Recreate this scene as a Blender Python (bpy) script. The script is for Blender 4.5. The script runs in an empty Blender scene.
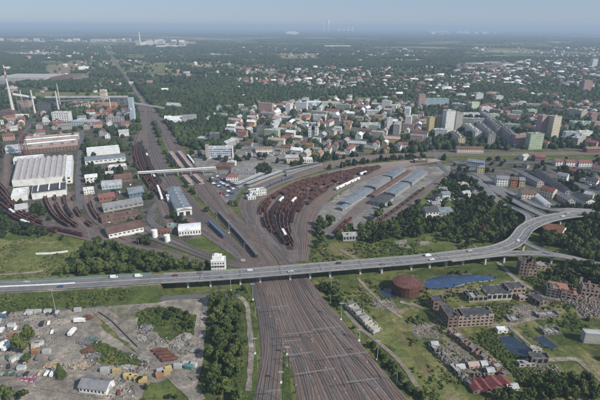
import bpy, bmesh, math, random
import numpy as np
from mathutils import Vector, Matrix
from mathutils.geometry import tessellate_polygon

random.seed(7)
RNG = np.random.default_rng(11)
S = bpy.context.scene
COL = S.collection
R = math.radians

# ------------------------------------------------------------------ camera
H = 200.0                       # camera height above the plain, metres
FPX = 462.0                     # focal length in photo pixels (600 wide)
PITCH = math.atan(174.5 / FPX)
ROLL = R(0.28)
F_ = Vector((0, math.cos(PITCH), -math.sin(PITCH)))
R0 = Vector((1, 0, 0)); U0 = Vector((0, math.sin(PITCH), math.cos(PITCH)))
R_ = R0 * math.cos(ROLL) + U0 * math.sin(ROLL)
U_ = U0 * math.cos(ROLL) - R0 * math.sin(ROLL)
cam_data = bpy.data.cameras.new('camera')
cam_data.sensor_width = 36; cam_data.lens = 36 * FPX / 600
cam_data.clip_start = 1.0; cam_data.clip_end = 120000
cam = bpy.data.objects.new('camera', cam_data); COL.objects.link(cam)
m3 = Matrix((R_, U_, -F_)).transposed()
cam.matrix_world = Matrix.Translation((0, 0, H)) @ m3.to_4x4()
S.camera = cam

def G(px, py, z=0.0):
    """where the line of sight of a photo pixel meets the level z"""
    d = F_ * FPX + R_ * (px - 300) + U_ * (200 - py)
    t = (z - H) / d.z
    return Vector((d.x * t, d.y * t, z))

def proj(x, y, z=0.0):
    x = np.asarray(x, float); y = np.asarray(y, float); z = np.asarray(z, float) - H
    f = x * F_.x + y * F_.y + z * F_.z
    r = x * R_.x + y * R_.y + z * R_.z
    u = x * U_.x + y * U_.y + z * U_.z
    f = np.maximum(f, 1e-3)
    return 300 + FPX * r / f, 200 - FPX * u / f

# ------------------------------------------------------------------ world, sun, exposure
SUN = Vector((0.72, -0.46, 0.66)).normalized()      # towards the sun
w = bpy.data.worlds.new('World'); S.world = w; w.use_nodes = True
nt = w.node_tree; bg = nt.nodes['Background']
sky = nt.nodes.new('ShaderNodeTexSky'); sky.sky_type = 'NISHITA'; sky.sun_disc = False
sky.sun_elevation = math.asin(SUN.z); sky.sun_rotation = math.atan2(SUN.x, SUN.y)
sky.altitude = 200; sky.air_density = 1.0; sky.dust_density = 0.25; sky.ozone_density = 2.5
tint = nt.nodes.new('ShaderNodeMix'); tint.data_type = 'RGBA'; tint.blend_type = 'MULTIPLY'
tint.inputs[0].default_value = 1.0; tint.inputs[7].default_value = (0.8, 0.88, 1.0, 1)
nt.links.new(sky.outputs[0], tint.inputs[6])
air = nt.nodes.new('ShaderNodeMix'); air.data_type = 'RGBA'; air.inputs[0].default_value = 0.72; air.inputs[7].default_value = (2.85, 3.70, 5.15, 1)   # summer haze high up
nt.links.new(tint.outputs[2], air.inputs[6]); nt.links.new(air.outputs[2], bg.inputs[0])
bg.inputs[1].default_value = 0.09
sl = bpy.data.lights.new('sun', 'SUN'); sl.energy = 4.3; sl.angle = R(0.6); sl.color = (1.0, 0.94, 0.84)
so = bpy.data.objects.new('sun', sl); COL.objects.link(so)
so.rotation_euler = SUN.to_track_quat('Z', 'Y').to_euler(); so.location = (300, -200, 400)
S.view_settings.view_transform = 'Standard'; S.view_settings.look = 'None'
S.view_settings.exposure = 0.33; S.view_settings.gamma = 1; S.view_settings.use_curve_mapping = False
S.cycles.use_denoising = True
S.cycles.max_bounces = 4; S.cycles.diffuse_bounces = 2; S.cycles.glossy_bounces = 2
S.cycles.volume_bounces = 0

# ------------------------------------------------------------------ materials
MATS = {}
def _n(nt, t, **kw):
    n = nt.nodes.new(t)
    for k, v in kw.items(): setattr(n, k, v)
    return n

def mix(nt, f, a, b, blend='MIX'):
    n = _n(nt, 'ShaderNodeMix', data_type='RGBA', blend_type=blend)
    for i, v in ((0, f), (6, a), (7, b)):
        if hasattr(v, 'is_linked'): nt.links.new(v, n.inputs[i])
        elif i == 0: n.inputs[0].default_value = v
        else: n.inputs[i].default_value = (*v, 1) if len(v) == 3 else v
    return n.outputs[2]

def ramp(nt, v, lo, hi):
    n = _n(nt, 'ShaderNodeMapRange'); n.interpolation_type = 'SMOOTHSTEP'
    nt.links.new(v, n.inputs[0]); n.inputs[1].default_value = lo; n.inputs[2].default_value = hi
    return n.outputs[0]

def noise(nt, vec, scale, detail=3.0, rough=0.6, dist=0.0):
    n = _n(nt, 'ShaderNodeTexNoise')
    nt.links.new(vec, n.inputs['Vector']); n.inputs['Scale'].default_value = scale
    n.inputs['Detail'].default_value = detail; n.inputs['Roughness'].default_value = rough
    n.inputs['Distortion'].default_value = dist
    return n.outputs[0]

def base(name, rough=0.85, spec=0.25, metal=0.0):
    m = bpy.data.materials.new(name); m.use_nodes = True
    nt = m.node_tree; p = nt.nodes['Principled BSDF']
    p.inputs['Roughness'].default_value = rough; p.inputs['Specular IOR Level'].default_value = spec
    p.inputs['Metallic'].default_value = metal
    geo = _n(nt, 'ShaderNodeNewGeometry')
    return m, nt, p, geo.outputs['Position']

def mat(name, col, var=0.25, scale=0.6, rough=0.85, spec=0.25, stain=None, sscale=0.08, samt=0.6, metal=0.0):
    """plain surface with fine variation and optional stains"""
    if name in MATS: return MATS[name]
    m, nt, p, pos = base(name, rough, spec, metal)
    a = tuple(c * (1 - var) for c in col); b = tuple(min(1, c * (1 + var)) for c in col)
    o = mix(nt, ramp(nt, noise(nt, pos, scale, 5), 0.3, 0.7), a, b)
    if stain:
        f = ramp(nt, noise(nt, pos, sscale, 4, 0.65, 0.5), 0.45, 0.68)
        mm = _n(nt, 'ShaderNodeMath', operation='MULTIPLY'); nt.links.new(f, mm.inputs[0]); mm.inputs[1].default_value = samt
        o = mix(nt, mm.outputs[0], o, stain)
    nt.links.new(o, p.inputs['Base Color']); MATS[name] = m
    return m

def mat_patch(name, cols, scales, rough=0.95):
    """ground made of several colours mixed at several scales"""
    if name in MATS: return MATS[name]
    m, nt, p, pos = base(name, rough, 0.1)
    o = None
    for i, (c, s) in enumerate(zip(cols, scales)):
        if o is None: o = mix(nt, ramp(nt, noise(nt, pos, s, 6, 0.7), 0.35, 0.65), c, tuple(x * 0.6 for x in c))
        else:
            lo = 0.47 if i % 2 else 0.52
            o = mix(nt, ramp(nt, noise(nt, pos, s, 6, 0.72, 0.4), lo, lo + 0.12), o, c)
    g = mix(nt, ramp(nt, noise(nt, pos, 1.1, 5, 0.75), 0.3, 0.7), (0.58, 0.6, 0.62), (1.38, 1.34, 1.28))
    o = mix(nt, 1.0, o, g, 'MULTIPLY')
    g = mix(nt, ramp(nt, noise(nt, pos, 0.16, 5, 0.7, 0.8), 0.38, 0.62), (0.74, 0.77, 0.78), (1.2, 1.13, 1.05))
    o = mix(nt, 1.0, o, g, 'MULTIPLY')
    nt.links.new(o, p.inputs['Base Color']); MATS[name] = m
    return m

def mat_foliage(name, c1, c2, use_attr):
    if name in MATS: return MATS[name]
    m, nt, p, pos = base(name, 0.8, 0.15)
    if use_attr:
        a = _n(nt, 'ShaderNodeAttribute'); a.attribute_name = 'tint'; f = a.outputs['Fac']
    else:
        f = _n(nt, 'ShaderNodeObjectInfo').outputs['Random']
    o = mix(nt, f, c1, c2)
    g = mix(nt, ramp(nt, noise(nt, pos, 0.5, 3), 0.3, 0.7), (0.7,) * 3, (1.3,) * 3)
    o = mix(nt, 1.0, o, g, 'MULTIPLY')
    nt.links.new(o, p.inputs['Base Color']); MATS[name] = m
    return m

def mat_attr(name):
    """colour of each house, car or crate carried by the mesh"""
    if name in MATS: return MATS[name]
    m, nt, p, pos = base(name, 0.85, 0.2)
    a = _n(nt, 'ShaderNodeAttribute'); a.attribute_name = 'paint'
    g = mix(nt, ramp(nt, noise(nt, pos, 0.7, 3), 0.3, 0.7), (0.8,) * 3, (1.15,) * 3)
    nt.links.new(mix(nt, 1.0, a.outputs['Color'], g, 'MULTIPLY'), p.inputs['Base Color']); MATS[name] = m
    return m

def mat_track(name, rust, bal):
    if name in MATS: return MATS[name]
    m, nt, p, pos = base(name, 0.9, 0.2)
    uv = _n(nt, 'ShaderNodeUVMap'); sep = _n(nt, 'ShaderNodeSeparateXYZ'); nt.links.new(uv.outputs[0], sep.inputs[0])
    def M(op, a, b=None):
        n = _n(nt, 'ShaderNodeMath', operation=op)
        for i, v in enumerate((a, b)):
            if v is None: continue
            if hasattr(v, 'is_linked'): nt.links.new(v, n.inputs[i])
            else: n.inputs[i].default_value = v
        return n.outputs[0]
    fr = M('FRACT', M('DIVIDE', sep.outputs[1], 0.62)); sl = M('LESS_THAN', fr, 0.42)
    inside = M('LESS_THAN', M('ABSOLUTE', sep.outputs[0]), 1.3)
    f = M('MULTIPLY', M('MULTIPLY', sl, inside), 0.8)
    b = mix(nt, ramp(nt, noise(nt, pos, 0.06, 5), 0.4, 0.65), bal, rust)
    rn = _n(nt, 'ShaderNodeObjectInfo').outputs['Random']
    b = mix(nt, ramp(nt, rn, 0.15, 0.45), (0.085, 0.078, 0.078), b); b = mix(nt, ramp(nt, rn, 0.72, 0.95), b, (0.150, 0.100, 0.084))
    b = mix(nt, ramp(nt, noise(nt, pos, 1.5, 3), 0.3, 0.7), mix(nt, 1.0, b, (0.75,) * 3, 'MULTIPLY'), mix(nt, 1.0, b, (1.25,) * 3, 'MULTIPLY'))
    # oily darker band between the rails, brake dust outside
    c = ramp(nt, M('ABSOLUTE', sep.outputs[0]), 0.3, 1.4)
    b = mix(nt, c, mix(nt, 1.0, b, (0.7, 0.66, 0.64), 'MULTIPLY'), b)
    o = mix(nt, f, b, (0.10, 0.085, 0.075))
    nt.links.new(o, p.inputs['Base Color']); MATS[name] = m
    return m

def mat_water(name, col):
    m, nt, p, pos = base(name, 0.12, 0.5)
    p.inputs['Base Color'].default_value = (*col, 1)
    b = _n(nt, 'ShaderNodeBump'); b.inputs['Strength'].default_value = 0.25; b.inputs['Distance'].default_value = 0.3
    nt.links.new(noise(nt, pos, 0.9, 4), b.inputs['Height']); nt.links.new(b.outputs[0], p.inputs['Normal'])
    o = mix(nt, ramp(nt, noise(nt, pos, 0.12, 4, 0.7), 0.52, 0.7), col, tuple(c * 1.5 + 0.01 for c in col))
    nt.links.new(o, p.inputs['Base Color'])
    return m

def mat_ground():
    m, nt, p, pos = base('plain_ground', 0.97, 0.05)
    sep = _n(nt, 'ShaderNodeSeparateXYZ'); nt.links.new(pos, sep.inputs[0])
    near = mix(nt, ramp(nt, noise(nt, pos, 0.035, 6, 0.7, 0.3), 0.42, 0.62), (0.066, 0.092, 0.026), (0.130, 0.142, 0.052))
    near = mix(nt, ramp(nt, noise(nt, pos, 0.012, 5, 0.7, 0.6), 0.56, 0.68), near, (0.13, 0.115, 0.07))
    near = mix(nt, ramp(nt, noise(nt, pos, 0.22, 4, 0.7), 0.5, 0.66), near, (0.035, 0.055, 0.018))
    # far: a patchwork of crops, meadows and wooded land
    vor = _n(nt, 'ShaderNodeTexVoronoi'); vor.inputs['Scale'].default_value = 0.0026
    wp = _n(nt, 'ShaderNodeVectorMath', operation='ADD'); nt.links.new(pos, wp.inputs[0])
    nz = _n(nt, 'ShaderNodeTexNoise'); nz.inputs['Scale'].default_value = 0.0015; nt.links.new(pos, nz.inputs['Vector'])
    sc = _n(nt, 'ShaderNodeVectorMath', operation='SCALE'); nt.links.new(nz.outputs['Color'], sc.inputs[0]); sc.inputs['Scale'].default_value = 500
    nt.links.new(sc.outputs[0], wp.inputs[1]); nt.links.new(wp.outputs[0], vor.inputs['Vector'])
    s2 = _n(nt, 'ShaderNodeSeparateColor'); nt.links.new(vor.outputs['Color'], s2.inputs[0])
    far = mix(nt, ramp(nt, s2.outputs[0], 0.0, 1.0), (0.075, 0.115, 0.042), (0.16, 0.18, 0.085))
    far = mix(nt, ramp(nt, s2.outputs[1], 0.80, 0.86), far, (0.30, 0.26, 0.17))
    far = mix(nt, ramp(nt, noise(nt, pos, 0.0011, 5, 0.6), 0.42, 0.5), (0.026, 0.045, 0.02), far)
    far = mix(nt, ramp(nt, noise(nt, pos, 0.02, 5, 0.7), 0.4, 0.6), mix(nt, 1.0, far, (0.7,) * 3, 'MULTIPLY'), far)
    o = mix(nt, ramp(nt, sep.outputs[1], 900, 1900), near, far)
    nt.links.new(o, p.inputs['Base Color'])
    return m

# ------------------------------------------------------------------ object helpers
def tag(o, label=None, cat=None, group=None, kind=None):
    if label: o['label'] = label
    if cat: o['category'] = cat
    if group: o['group'] = group
    if kind: o['kind'] = kind
    return o

def empty(name, loc=(0, 0, 0), rz=0.0, label=None, cat=None, group=None):
    o = bpy.data.objects.new(name, None); COL.objects.link(o)
    o.location = loc; o.rotation_euler = (0, 0, rz); o.empty_display_size = 1
    return tag(o, label, cat, group)

class MB:
    """collects faces for ONE mesh"""
    def __init__(self): self.v = []; self.f = []; self.m = []; self.uv = None
    def add(self, vs, fs, m=0):
        b = len(self.v); self.v += [tuple(v) for v in vs]
        for f in fs: self.f.append(tuple(i + b for i in f)); self.m.append(m)
    def box(self, c, s, rz=0.0, m=0, taper=1.0):
        x, y, z = s[0] / 2, s[1] / 2, s[2] / 2; ca, sa = math.cos(rz), math.sin(rz); vs = []
        for dz in (-1, 1):
            t = taper if dz > 0 else 1
            for dx, dy in ((-1, -1), (1, -1), (1, 1), (-1, 1)):
                a, b = dx * x * t, dy * y * t
                vs.append((c[0] + a * ca - b * sa, c[1] + a * sa + b * ca, c[2] + dz * z))
        self.add(vs, [(3, 2, 1, 0), (4, 5, 6, 7), (0, 1, 5, 4), (1, 2, 6, 5), (2, 3, 7, 6), (3, 0, 4, 7)], m)
        return self
    def quad(self, a, b, c, d, m=0): self.add([a, b, c, d], [(0, 1, 2, 3)], m)
    def bar(self, a, b, r0, r1=None, n=6, m=0):
        a = Vector(a); b = Vector(b); r1 = r0 if r1 is None else r1
        d = (b - a).normalized(); u = d.orthogonal().normalized(); v = d.cross(u); vs = []
        for p, r in ((a, r0), (b, r1)):
            for i in range(n):
                t = 2 * math.pi * i / n; q = p + u * (r * math.cos(t)) + v * (r * math.sin(t)); vs.append(q)
        fs = [(i, (i + 1) % n, n + (i + 1) % n, n + i) for i in range(n)] + [tuple(range(n))[::-1], tuple(range(n, 2 * n))]
        self.add(vs, fs, m); return self
    def lathe(self, prof, n=20, c=(0, 0), m=0):
        vs = []
        for r, z in prof:
            for i in range(n):
                t = 2 * math.pi * i / n; vs.append((c[0] + r * math.cos(t), c[1] + r * math.sin(t), z))
        fs = []
        for k in range(len(prof) - 1):
            for i in range(n):
                j = (i + 1) % n; fs.append((k * n + i, k * n + j, (k + 1) * n + j, (k + 1) * n + i))
        fs.append(tuple(range((len(prof) - 1) * n, len(prof) * n)))
        self.add(vs, fs, m); return self
    def mesh(self, name, mats):
        me = bpy.data.meshes.new(name); me.from_pydata(self.v, [], self.f)
        for q in (mats if isinstance(mats, (list, tuple)) else [mats]): me.materials.append(q)
        me.polygons.foreach_set('material_index', self.m); me.update()
        return me
    def build(self, name, mats, parent=None, loc=(0, 0, 0), rz=0.0):
        o = bpy.data.objects.new(name, self.mesh(name, mats)); COL.objects.link(o)
        o.location = loc; o.rotation_euler = (0, 0, rz)
        if parent: o.parent = parent
        return o

def link(name, me, parent=None, loc=(0, 0, 0), rz=0.0, scale=None):
    o = bpy.data.objects.new(name, me); COL.objects.link(o); o.location = loc; o.rotation_euler = (0, 0, rz)
    if parent: o.parent = parent
    if scale: o.scale = scale
    return o

def copy_tree(o, parent=None):
    c = o.copy(); COL.objects.link(c)
    if parent: c.parent = parent
    for ch in list(o.children): copy_tree(ch, c)
    return c

def np_mesh(name, V, Fc, mats, attrs=None, nper=None):
    """V (n,3); Fc (m,k) equal sized faces"""
    me = bpy.data.meshes.new(name); m, k = Fc.shape
    me.vertices.add(len(V)); me.vertices.foreach_set('co', V.astype(np.float32).ravel())
    me.loops.add(m * k); me.loops.foreach_set('vertex_index', Fc.astype(np.int32).ravel())
    me.polygons.add(m); me.polygons.foreach_set('loop_start', np.arange(0, m * k, k, dtype=np.int32))
    me.polygons.foreach_set('loop_total', np.full(m, k, dtype=np.int32))
    for q in (mats if isinstance(mats, (list, tuple)) else [mats]): me.materials.append(q)
    for an, (typ, data) in (attrs or {}).items():
        a = me.attributes.new(an, typ, 'POINT')
        a.data.foreach_set('color' if typ == 'FLOAT_COLOR' else 'value', data.astype(np.float32).ravel())
    me.update(calc_edges=True)
    return me

# value noise in numpy for deciding where things grow
_tab = RNG.random((256, 256))
def vnoise(x, y, s):
    x = np.asarray(x, float) / s; y = np.asarray(y, float) / s
    xi = np.floor(x).astype(int); yi = np.floor(y).astype(int); fx = x - xi; fy = y - yi
    fx = fx * fx * (3 - 2 * fx); fy = fy * fy * (3 - 2 * fy)
    g = lambda a, b: _tab[a & 255, b & 255]
    return (g(xi, yi) * (1 - fx) + g(xi + 1, yi) * fx) * (1 - fy) + (g(xi, yi + 1) * (1 - fx) + g(xi + 1, yi + 1) * fx) * fy
def fnoise(x, y, s): return 0.55 * vnoise(x, y, s) + 0.3 * vnoise(x + 77, y + 31, s / 2.3) + 0.15 * vnoise(x + 5, y + 91, s / 5)

def inpoly(px, py, poly):
    px = np.asarray(px, float); py = np.asarray(py, float); r = np.zeros(px.shape, bool); n = len(poly)
    for i in range(n):
        x1, y1 = poly[i]; x2, y2 = poly[(i + 1) % n]
        if y1 == y2: continue
        c = ((y1 > py) != (y2 > py)) & (px < (x2 - x1) * (py - y1) / (y2 - y1) + x1)
        r ^= c
    return r

# ------------------------------------------------------------------ what is already taken on the ground
OX, OY, OC = -2600.0, 120.0, 3.0
OCC = np.zeros((int(5200 / OC), int(4200 / OC)), bool)
def _oi(x, y): return ((np.asarray(x) - OX) / OC).astype(int), ((np.asarray(y) - OY) / OC).astype(int)
def taken(x, y):
    i, j = _oi(x, y); ok = (i >= 0) & (j >= 0) & (i < OCC.shape[0]) & (j < OCC.shape[1])
    r = np.zeros(np.shape(x), bool); r[ok] = OCC[i[ok], j[ok]]; return r
def taken1(x, y, rad=0):
    o = np.array([(x + a, y + b) for a in (-rad, 0, rad) for b in (-rad, 0, rad)]) if rad else np.array([(x, y)])
    return bool(taken(o[:, 0], o[:, 1]).any())
def take_disc(x, y, r):
    i0, j0 = int((x - r - OX) / OC), int((y - r - OY) / OC); i1, j1 = int((x + r - OX) / OC) + 1, int((y + r - OY) / OC) + 1
    i0, j0 = max(i0, 0), max(j0, 0)
    if i1 <= i0 or j1 <= j0 or i0 >= OCC.shape[0] or j0 >= OCC.shape[1]: return
    I, J = np.mgrid[i0:min(i1, OCC.shape[0]), j0:min(j1, OCC.shape[1])]
    if I.size == 0: return
    m = ((I + .5) * OC + OX - x) ** 2 + ((J + .5) * OC + OY - y) ** 2 < (r + OC * .4) ** 2
    OCC[I[m], J[m]] = True
def take_line(pts, w):
    for a, b in zip(pts[:-1], pts[1:]):
        n = max(1, int((b - a).length / 3))
        for k in range(n + 1): p = a.lerp(b, k / n); take_disc(p.x, p.y, w / 2)
def take_rect(cx, cy, w, d, rz, pad=1.5):
    ca, sa = math.cos(rz), math.sin(rz); w2, d2 = w / 2 + pad, d / 2 + pad
    xs = np.arange(-w2, w2 + 1.5, 2.0); ys = np.arange(-d2, d2 + 1.5, 2.0); X, Y = np.meshgrid(xs, ys)
    i, j = _oi(cx + X * ca - Y * sa, cy + X * sa + Y * ca)
    ok = (i >= 0) & (j >= 0) & (i < OCC.shape[0]) & (j < OCC.shape[1]); OCC[i[ok], j[ok]] = True
def rect_taken(cx, cy, w, d, rz):
    ca, sa = math.cos(rz), math.sin(rz); X, Y = np.meshgrid(np.linspace(-w / 2, w / 2, 5), np.linspace(-d / 2, d / 2, 5))
    return bool(taken(cx + X * ca - Y * sa, cy + X * sa + Y * ca).any())

# ------------------------------------------------------------------ sheets, ribbons
def smooth(pts, step=8.0):
    """Catmull-Rom through world points, then even steps"""
    P = [pts[0] * 2 - pts[1]] + list(pts) + [pts[-1] * 2 - pts[-2]]; out = []
    for i in range(1, len(P) - 2):
        a, b, c, d = P[i - 1], P[i], P[i + 1], P[i + 2]; n = max(2, int((c - b).length / step))
        for k in range(n):
            t = k / n
            out.append(0.5 * ((2 * b) + (c - a) * t + (2 * a - 5 * b + 4 * c - d) * t * t + (3 * b - a - 3 * c + d) * t ** 3))
    out.append(P[-2]); return out

def side(pts):
    out = []
    for i, p in enumerate(pts):
        d = pts[min(i + 1, len(pts) - 1)] - pts[max(i - 1, 0)]; d.z = 0; d.normalize(); out.append(Vector((d.y, -d.x, 0)))
    return out

def wide(px):
    """carry outlines that meet the picture edge on past it"""
    return [(670 if x >= 600 else -70 if x <= 0 else x, 445 if y >= 400 else y) for x, y in px]
def sheet(name, px, z, m, jit=1.5, step=5.0, world=False):
    if not world: px = wide(px)
    P = [Vector(p) for p in px] if world else [G(*p) for p in px]; Q = []
    for a, b in zip(P, P[1:] + P[:1]):
        n = max(1, int((b - a).length / step))
        for k in range(n):
            q = a.lerp(b, k / n)
            if jit: q = q + Vector(((vnoise(q.x + 3, q.y, 9) - .5) * 2 * jit * 2, (vnoise(q.x, q.y + 9, 9) - .5) * 2 * jit * 2, 0))
            q.z = z; Q.append(q)
    me = bpy.data.meshes.new(name); tri = tessellate_polygon([Q])
    fs = []
    for t in tri:
        a, b, c = (Q[i] for i in t)
        fs.append(t if (b - a).cross(c - a).z > 0 else t[::-1])
    me.from_pydata([tuple(q) for q in Q], [], fs); me.materials.append(m); me.update()
    o = bpy.data.objects.new(name, me); COL.objects.link(o); tag(o, kind='structure'); return o

def sweep(name, path, prof, m, parent=None, closed=True, mi=None):
    """prof: (offset to the side, height) pairs swept along path"""
    sd = side(path); mb = MB(); n = len(prof)
    for p, s in zip(path, sd):
        for o, h in prof: mb.v.append((p.x + s.x * o, p.y + s.y * o, p.z + h))
    rng = range(n) if closed else range(n - 1)
    for i in range(len(path) - 1):
        for k in rng:
            a, b = i * n + k, i * n + (k + 1) % n
            mb.f.append((a, a + n, b + n, b)); mb.m.append(mi[k] if mi else 0)
    if closed:
        mb.f.append(tuple(range(n))); mb.m.append(0); e = (len(path) - 1) * n
        mb.f.append(tuple(range(e, e + n))[::-1]); mb.m.append(0)
    me = mb.mesh(name, m)
    bm = bmesh.new(); bm.from_mesh(me); bmesh.ops.recalc_face_normals(bm, faces=bm.faces); bm.to_mesh(me); bm.free()
    return link(name, me, parent)

def ribbon(name, path, wdt, z, m, kind='structure', uv=False):
    sd = side(path); mb = MB(); uvs = []; L = 0
    for i, (p, s) in enumerate(zip(path, sd)):
        if i: L += (p - path[i - 1]).length
        for o in (-wdt / 2, wdt / 2): mb.v.append((p.x + s.x * o, p.y + s.y * o, p.z + z)); uvs.append((o, L))
    for i in range(len(path) - 1): mb.f.append((2 * i, 2 * i + 1, 2 * i + 3, 2 * i + 2)); mb.m.append(0)
    me = mb.mesh(name, m)
    if uv:
        l = me.uv_layers.new(name='UVMap'); vi = [lp.vertex_index for lp in me.loops]
        l.data.foreach_set('uv', np.array([uvs[i] for i in vi], np.float32).ravel())
    o = link(name, me)
    if kind: tag(o, kind=kind)
    return o

ORD = ['', 'first', 'second', 'third', 'fourth', 'fifth', 'sixth', 'seventh', 'eighth', 'ninth', 'tenth']
def ordw(n):
    if n <= 10: return ORD[n]
    return f"{n}{'th' if 10 <= n % 100 <= 20 else {1: 'st', 2: 'nd', 3: 'rd'}.get(n % 10, 'th')}"
LANDMARKS = {   # name -> photo pixel of its foot
    'the white signal box': (219, 272), 'the rusty round tank': (409, 292), 'the twin towered church': (313, 137),
    'the striped chimney': (13, 113), 'the blue glazed station': (220, 158), 'the pink cream towers': (548, 138),
    'the road junction': (527, 228), 'the sawtooth factory': (45, 200), 'the pinkish brick ruin': (470, 323),
    'the long office slab': (432, 107), 'the blue lake': (460, 283), 'the white barracks': (94, 393), 'the freight halls': (380, 190),
    'the engine shed': (185, 216), 'the white tanks': (162, 238)}
LMW = {k: G(*v) for k, v in LANDMARKS.items()}
PENDING = []
def later(o, text, cat, group, noun):
    """queue a thing for a label that ranks it by how far out it stands from the landmark beside it"""
    tag(o, cat=cat, group=group); PENDING.append((o, text, noun))
def write_labels():
    from collections import defaultdict
    g = defaultdict(list)
    for o, text, noun in PENDING:
        p = o.location; k = min(LMW, key=lambda k: (LMW[k].xy - p.xy).length)
        g[(text, k, noun)].append(((LMW[k].xy - p.xy).length, o))
    for (text, k, noun), lst in g.items():
        lst.sort(key=lambda t: t[0])
        for i, (_, o) in enumerate(lst):
            o['label'] = f"{text}, {ordw(i + 1)} out from {k}" if len(lst) > 1 else f"{text}, nearer {k} than elsewhere"

# ================================================================== THE SETTING
M_CONC = mat('concrete', (0.30, 0.29, 0.27), 0.15, 0.5, stain=(0.17, 0.16, 0.15), sscale=0.15)
M_CONCD = mat('dark_concrete', (0.15, 0.145, 0.14), 0.2, 0.5, stain=(0.08, 0.08, 0.08), sscale=0.15)
M_ASPH = mat('asphalt', (0.115, 0.115, 0.12), 0.15, 0.8, stain=(0.07, 0.07, 0.075), sscale=0.06)
M_ROAD = mat('deck_asphalt', (0.165, 0.163, 0.163), 0.14, 0.8, stain=(0.095, 0.095, 0.098), sscale=0.07)
M_DIRT = mat('dirt_track', (0.20, 0.175, 0.135), 0.2, 0.5, stain=(0.11, 0.11, 0.06), sscale=0.12)
M_WHITE = mat('white_paint', (0.72, 0.73, 0.72), 0.08, 0.4, stain=(0.5, 0.5, 0.48), sscale=0.2)
M_GREYM = mat('grey_metal', (0.33, 0.34, 0.35), 0.1, 1.0, 0.5, 0.5)
M_DARK = mat('dark_paint', (0.04, 0.042, 0.05), 0.2, 0.8, 0.5)
M_GLASS = mat('dark_glass', (0.035, 0.045, 0.06), 0.3, 0.4, 0.15, 0.5)
M_BARK = mat('bark', (0.09, 0.07, 0.05), 0.3, 2.0)

g = G(300, 300); SZ = 60000
gm = MB(); 
# one sheet: fine near the camera, reaching the horizon
gm.add([(-SZ, -2000, 0), (SZ, -2000, 0), (SZ, 80000, 0), (-SZ, 80000, 0)], [(0, 1, 2, 3)])
ground = gm.build('ground', mat_ground()); tag(ground, kind='structure')

Mmead = mat_patch('meadow', [(0.165, 0.178, 0.070), (0.115, 0.138, 0.050), (0.22, 0.20, 0.11)], [0.03, 0.05, 0.022])
Mlot = mat_patch('gravel_lot', [(0.265, 0.243, 0.218), (0.195, 0.18, 0.163), (0.33, 0.30, 0.265)], [0.03, 0.06, 0.04])
Mpale = mat_patch('pale_gravel', [(0.29, 0.27, 0.24), (0.20, 0.185, 0.165), (0.13, 0.135, 0.08)], [0.05, 0.07, 0.05])
Mwaste = mat_patch('waste_land', [(0.094, 0.118, 0.040), (0.158, 0.156, 0.064), (0.215, 0.185, 0.115)], [0.05, 0.045, 0.03])
Mgreen = mat_patch('lush_grass', [(0.080, 0.108, 0.036), (0.054, 0.076, 0.026), (0.130, 0.135, 0.056)], [0.06, 0.08, 0.04])
Mbrown = mat_patch('brown_field', [(0.17, 0.155, 0.075), (0.12, 0.125, 0.05), (0.20, 0.165, 0.10)], [0.04, 0.06, 0.04])
Mtown = mat_patch('town_ground', [(0.125, 0.122, 0.118), (0.062, 0.08, 0.036), (0.16, 0.152, 0.14)], [0.03, 0.035, 0.05])
Mind = mat_patch('works_ground', [(0.115, 0.105, 0.096), (0.058, 0.075, 0.035), (0.14, 0.13, 0.12)], [0.03, 0.04, 0.05])
Mapron = mat_patch('apron', [(0.24, 0.235, 0.23), (0.19, 0.185, 0.18), (0.27, 0.255, 0.24)], [0.03, 0.05, 0.05])
Mtan = mat_patch('tan_soil', [(0.27, 0.215, 0.155), (0.20, 0.165, 0.11), (0.13, 0.13, 0.06)], [0.01, 0.02, 0.012])
Mrubble = mat_patch('rubble_ground', [(0.24, 0.22, 0.20), (0.15, 0.13, 0.11), (0.09, 0.095, 0.05)], [0.1, 0.15, 0.08])

Z = [0.02]
def zn(d=0.004): Z[0] += d; return Z[0]
# industrial and town ground
sheet('industrial_yard', [(0, 112), (60, 104), (148, 104), (150, 128), (140, 150), (136, 172), (150, 190), (175, 212), (200, 238), (168, 248), (130, 247), (95, 243), (50, 232), (0, 212)], zn(), Mind)
sheet('town_ground', [(205, 125), (240, 112), (300, 104), (420, 106), (600, 101), (600, 148), (435, 151), (330, 160), (262, 172), (215, 190)], zn(), Mtown)
sheet('town_ground', [(447, 160), (600, 158), (600, 206), (560, 206), (520, 200), (490, 196), (462, 186), (445, 176)], zn(), Mtown)
sheet('station_yard', [(192, 150), (240, 148), (262, 138), (300, 140), (308, 152), (300, 168), (262, 175), (240, 186), (226, 203), (212, 194), (196, 176)], zn(), Mapron)
sheet('car_park', [(205, 176), (224, 174), (240, 187), (232, 201), (222, 196)], zn(), M_ASPH)
sheet('freight_apron', [(315, 222), (320, 208), (345, 190), (368, 177), (395, 168), (440, 164), (452, 166), (446, 178), (420, 196), (392, 216), (360, 228), (335, 236), (316, 233)], zn(), Mapron)
sheet('meadow', [(0, 239), (40, 240), (75, 246), (118, 253), (150, 262), (120, 274), (60, 279), (0, 281)], zn(), Mmead, 2)
sheet('dry_meadow', [(316, 246), (338, 243), (362, 244), (366, 254), (345, 261), (318, 264)], zn(), Mbrown, 2)
sheet('dirt_patch', [(395, 242), (408, 240), (412, 246), (400, 249)], zn(), Mpale, 2)
sheet('dirt_patch', [(420, 241), (428, 240), (427, 245), (419, 245)], zn(), Mpale, 2)
sheet('gravel_yard', [(-12, 313), (60, 309), (110, 305), (190, 299), (207, 300), (205, 340), (199, 372), (150, 384), (100, 402), (-20, 402)], zn(), Mlot, 2)
sheet('pale_gravel', [(96, 310), (135, 307), (162, 304), (158, 314), (140, 322), (128, 322), (118, 314)], zn(), Mpale, 2)
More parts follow.
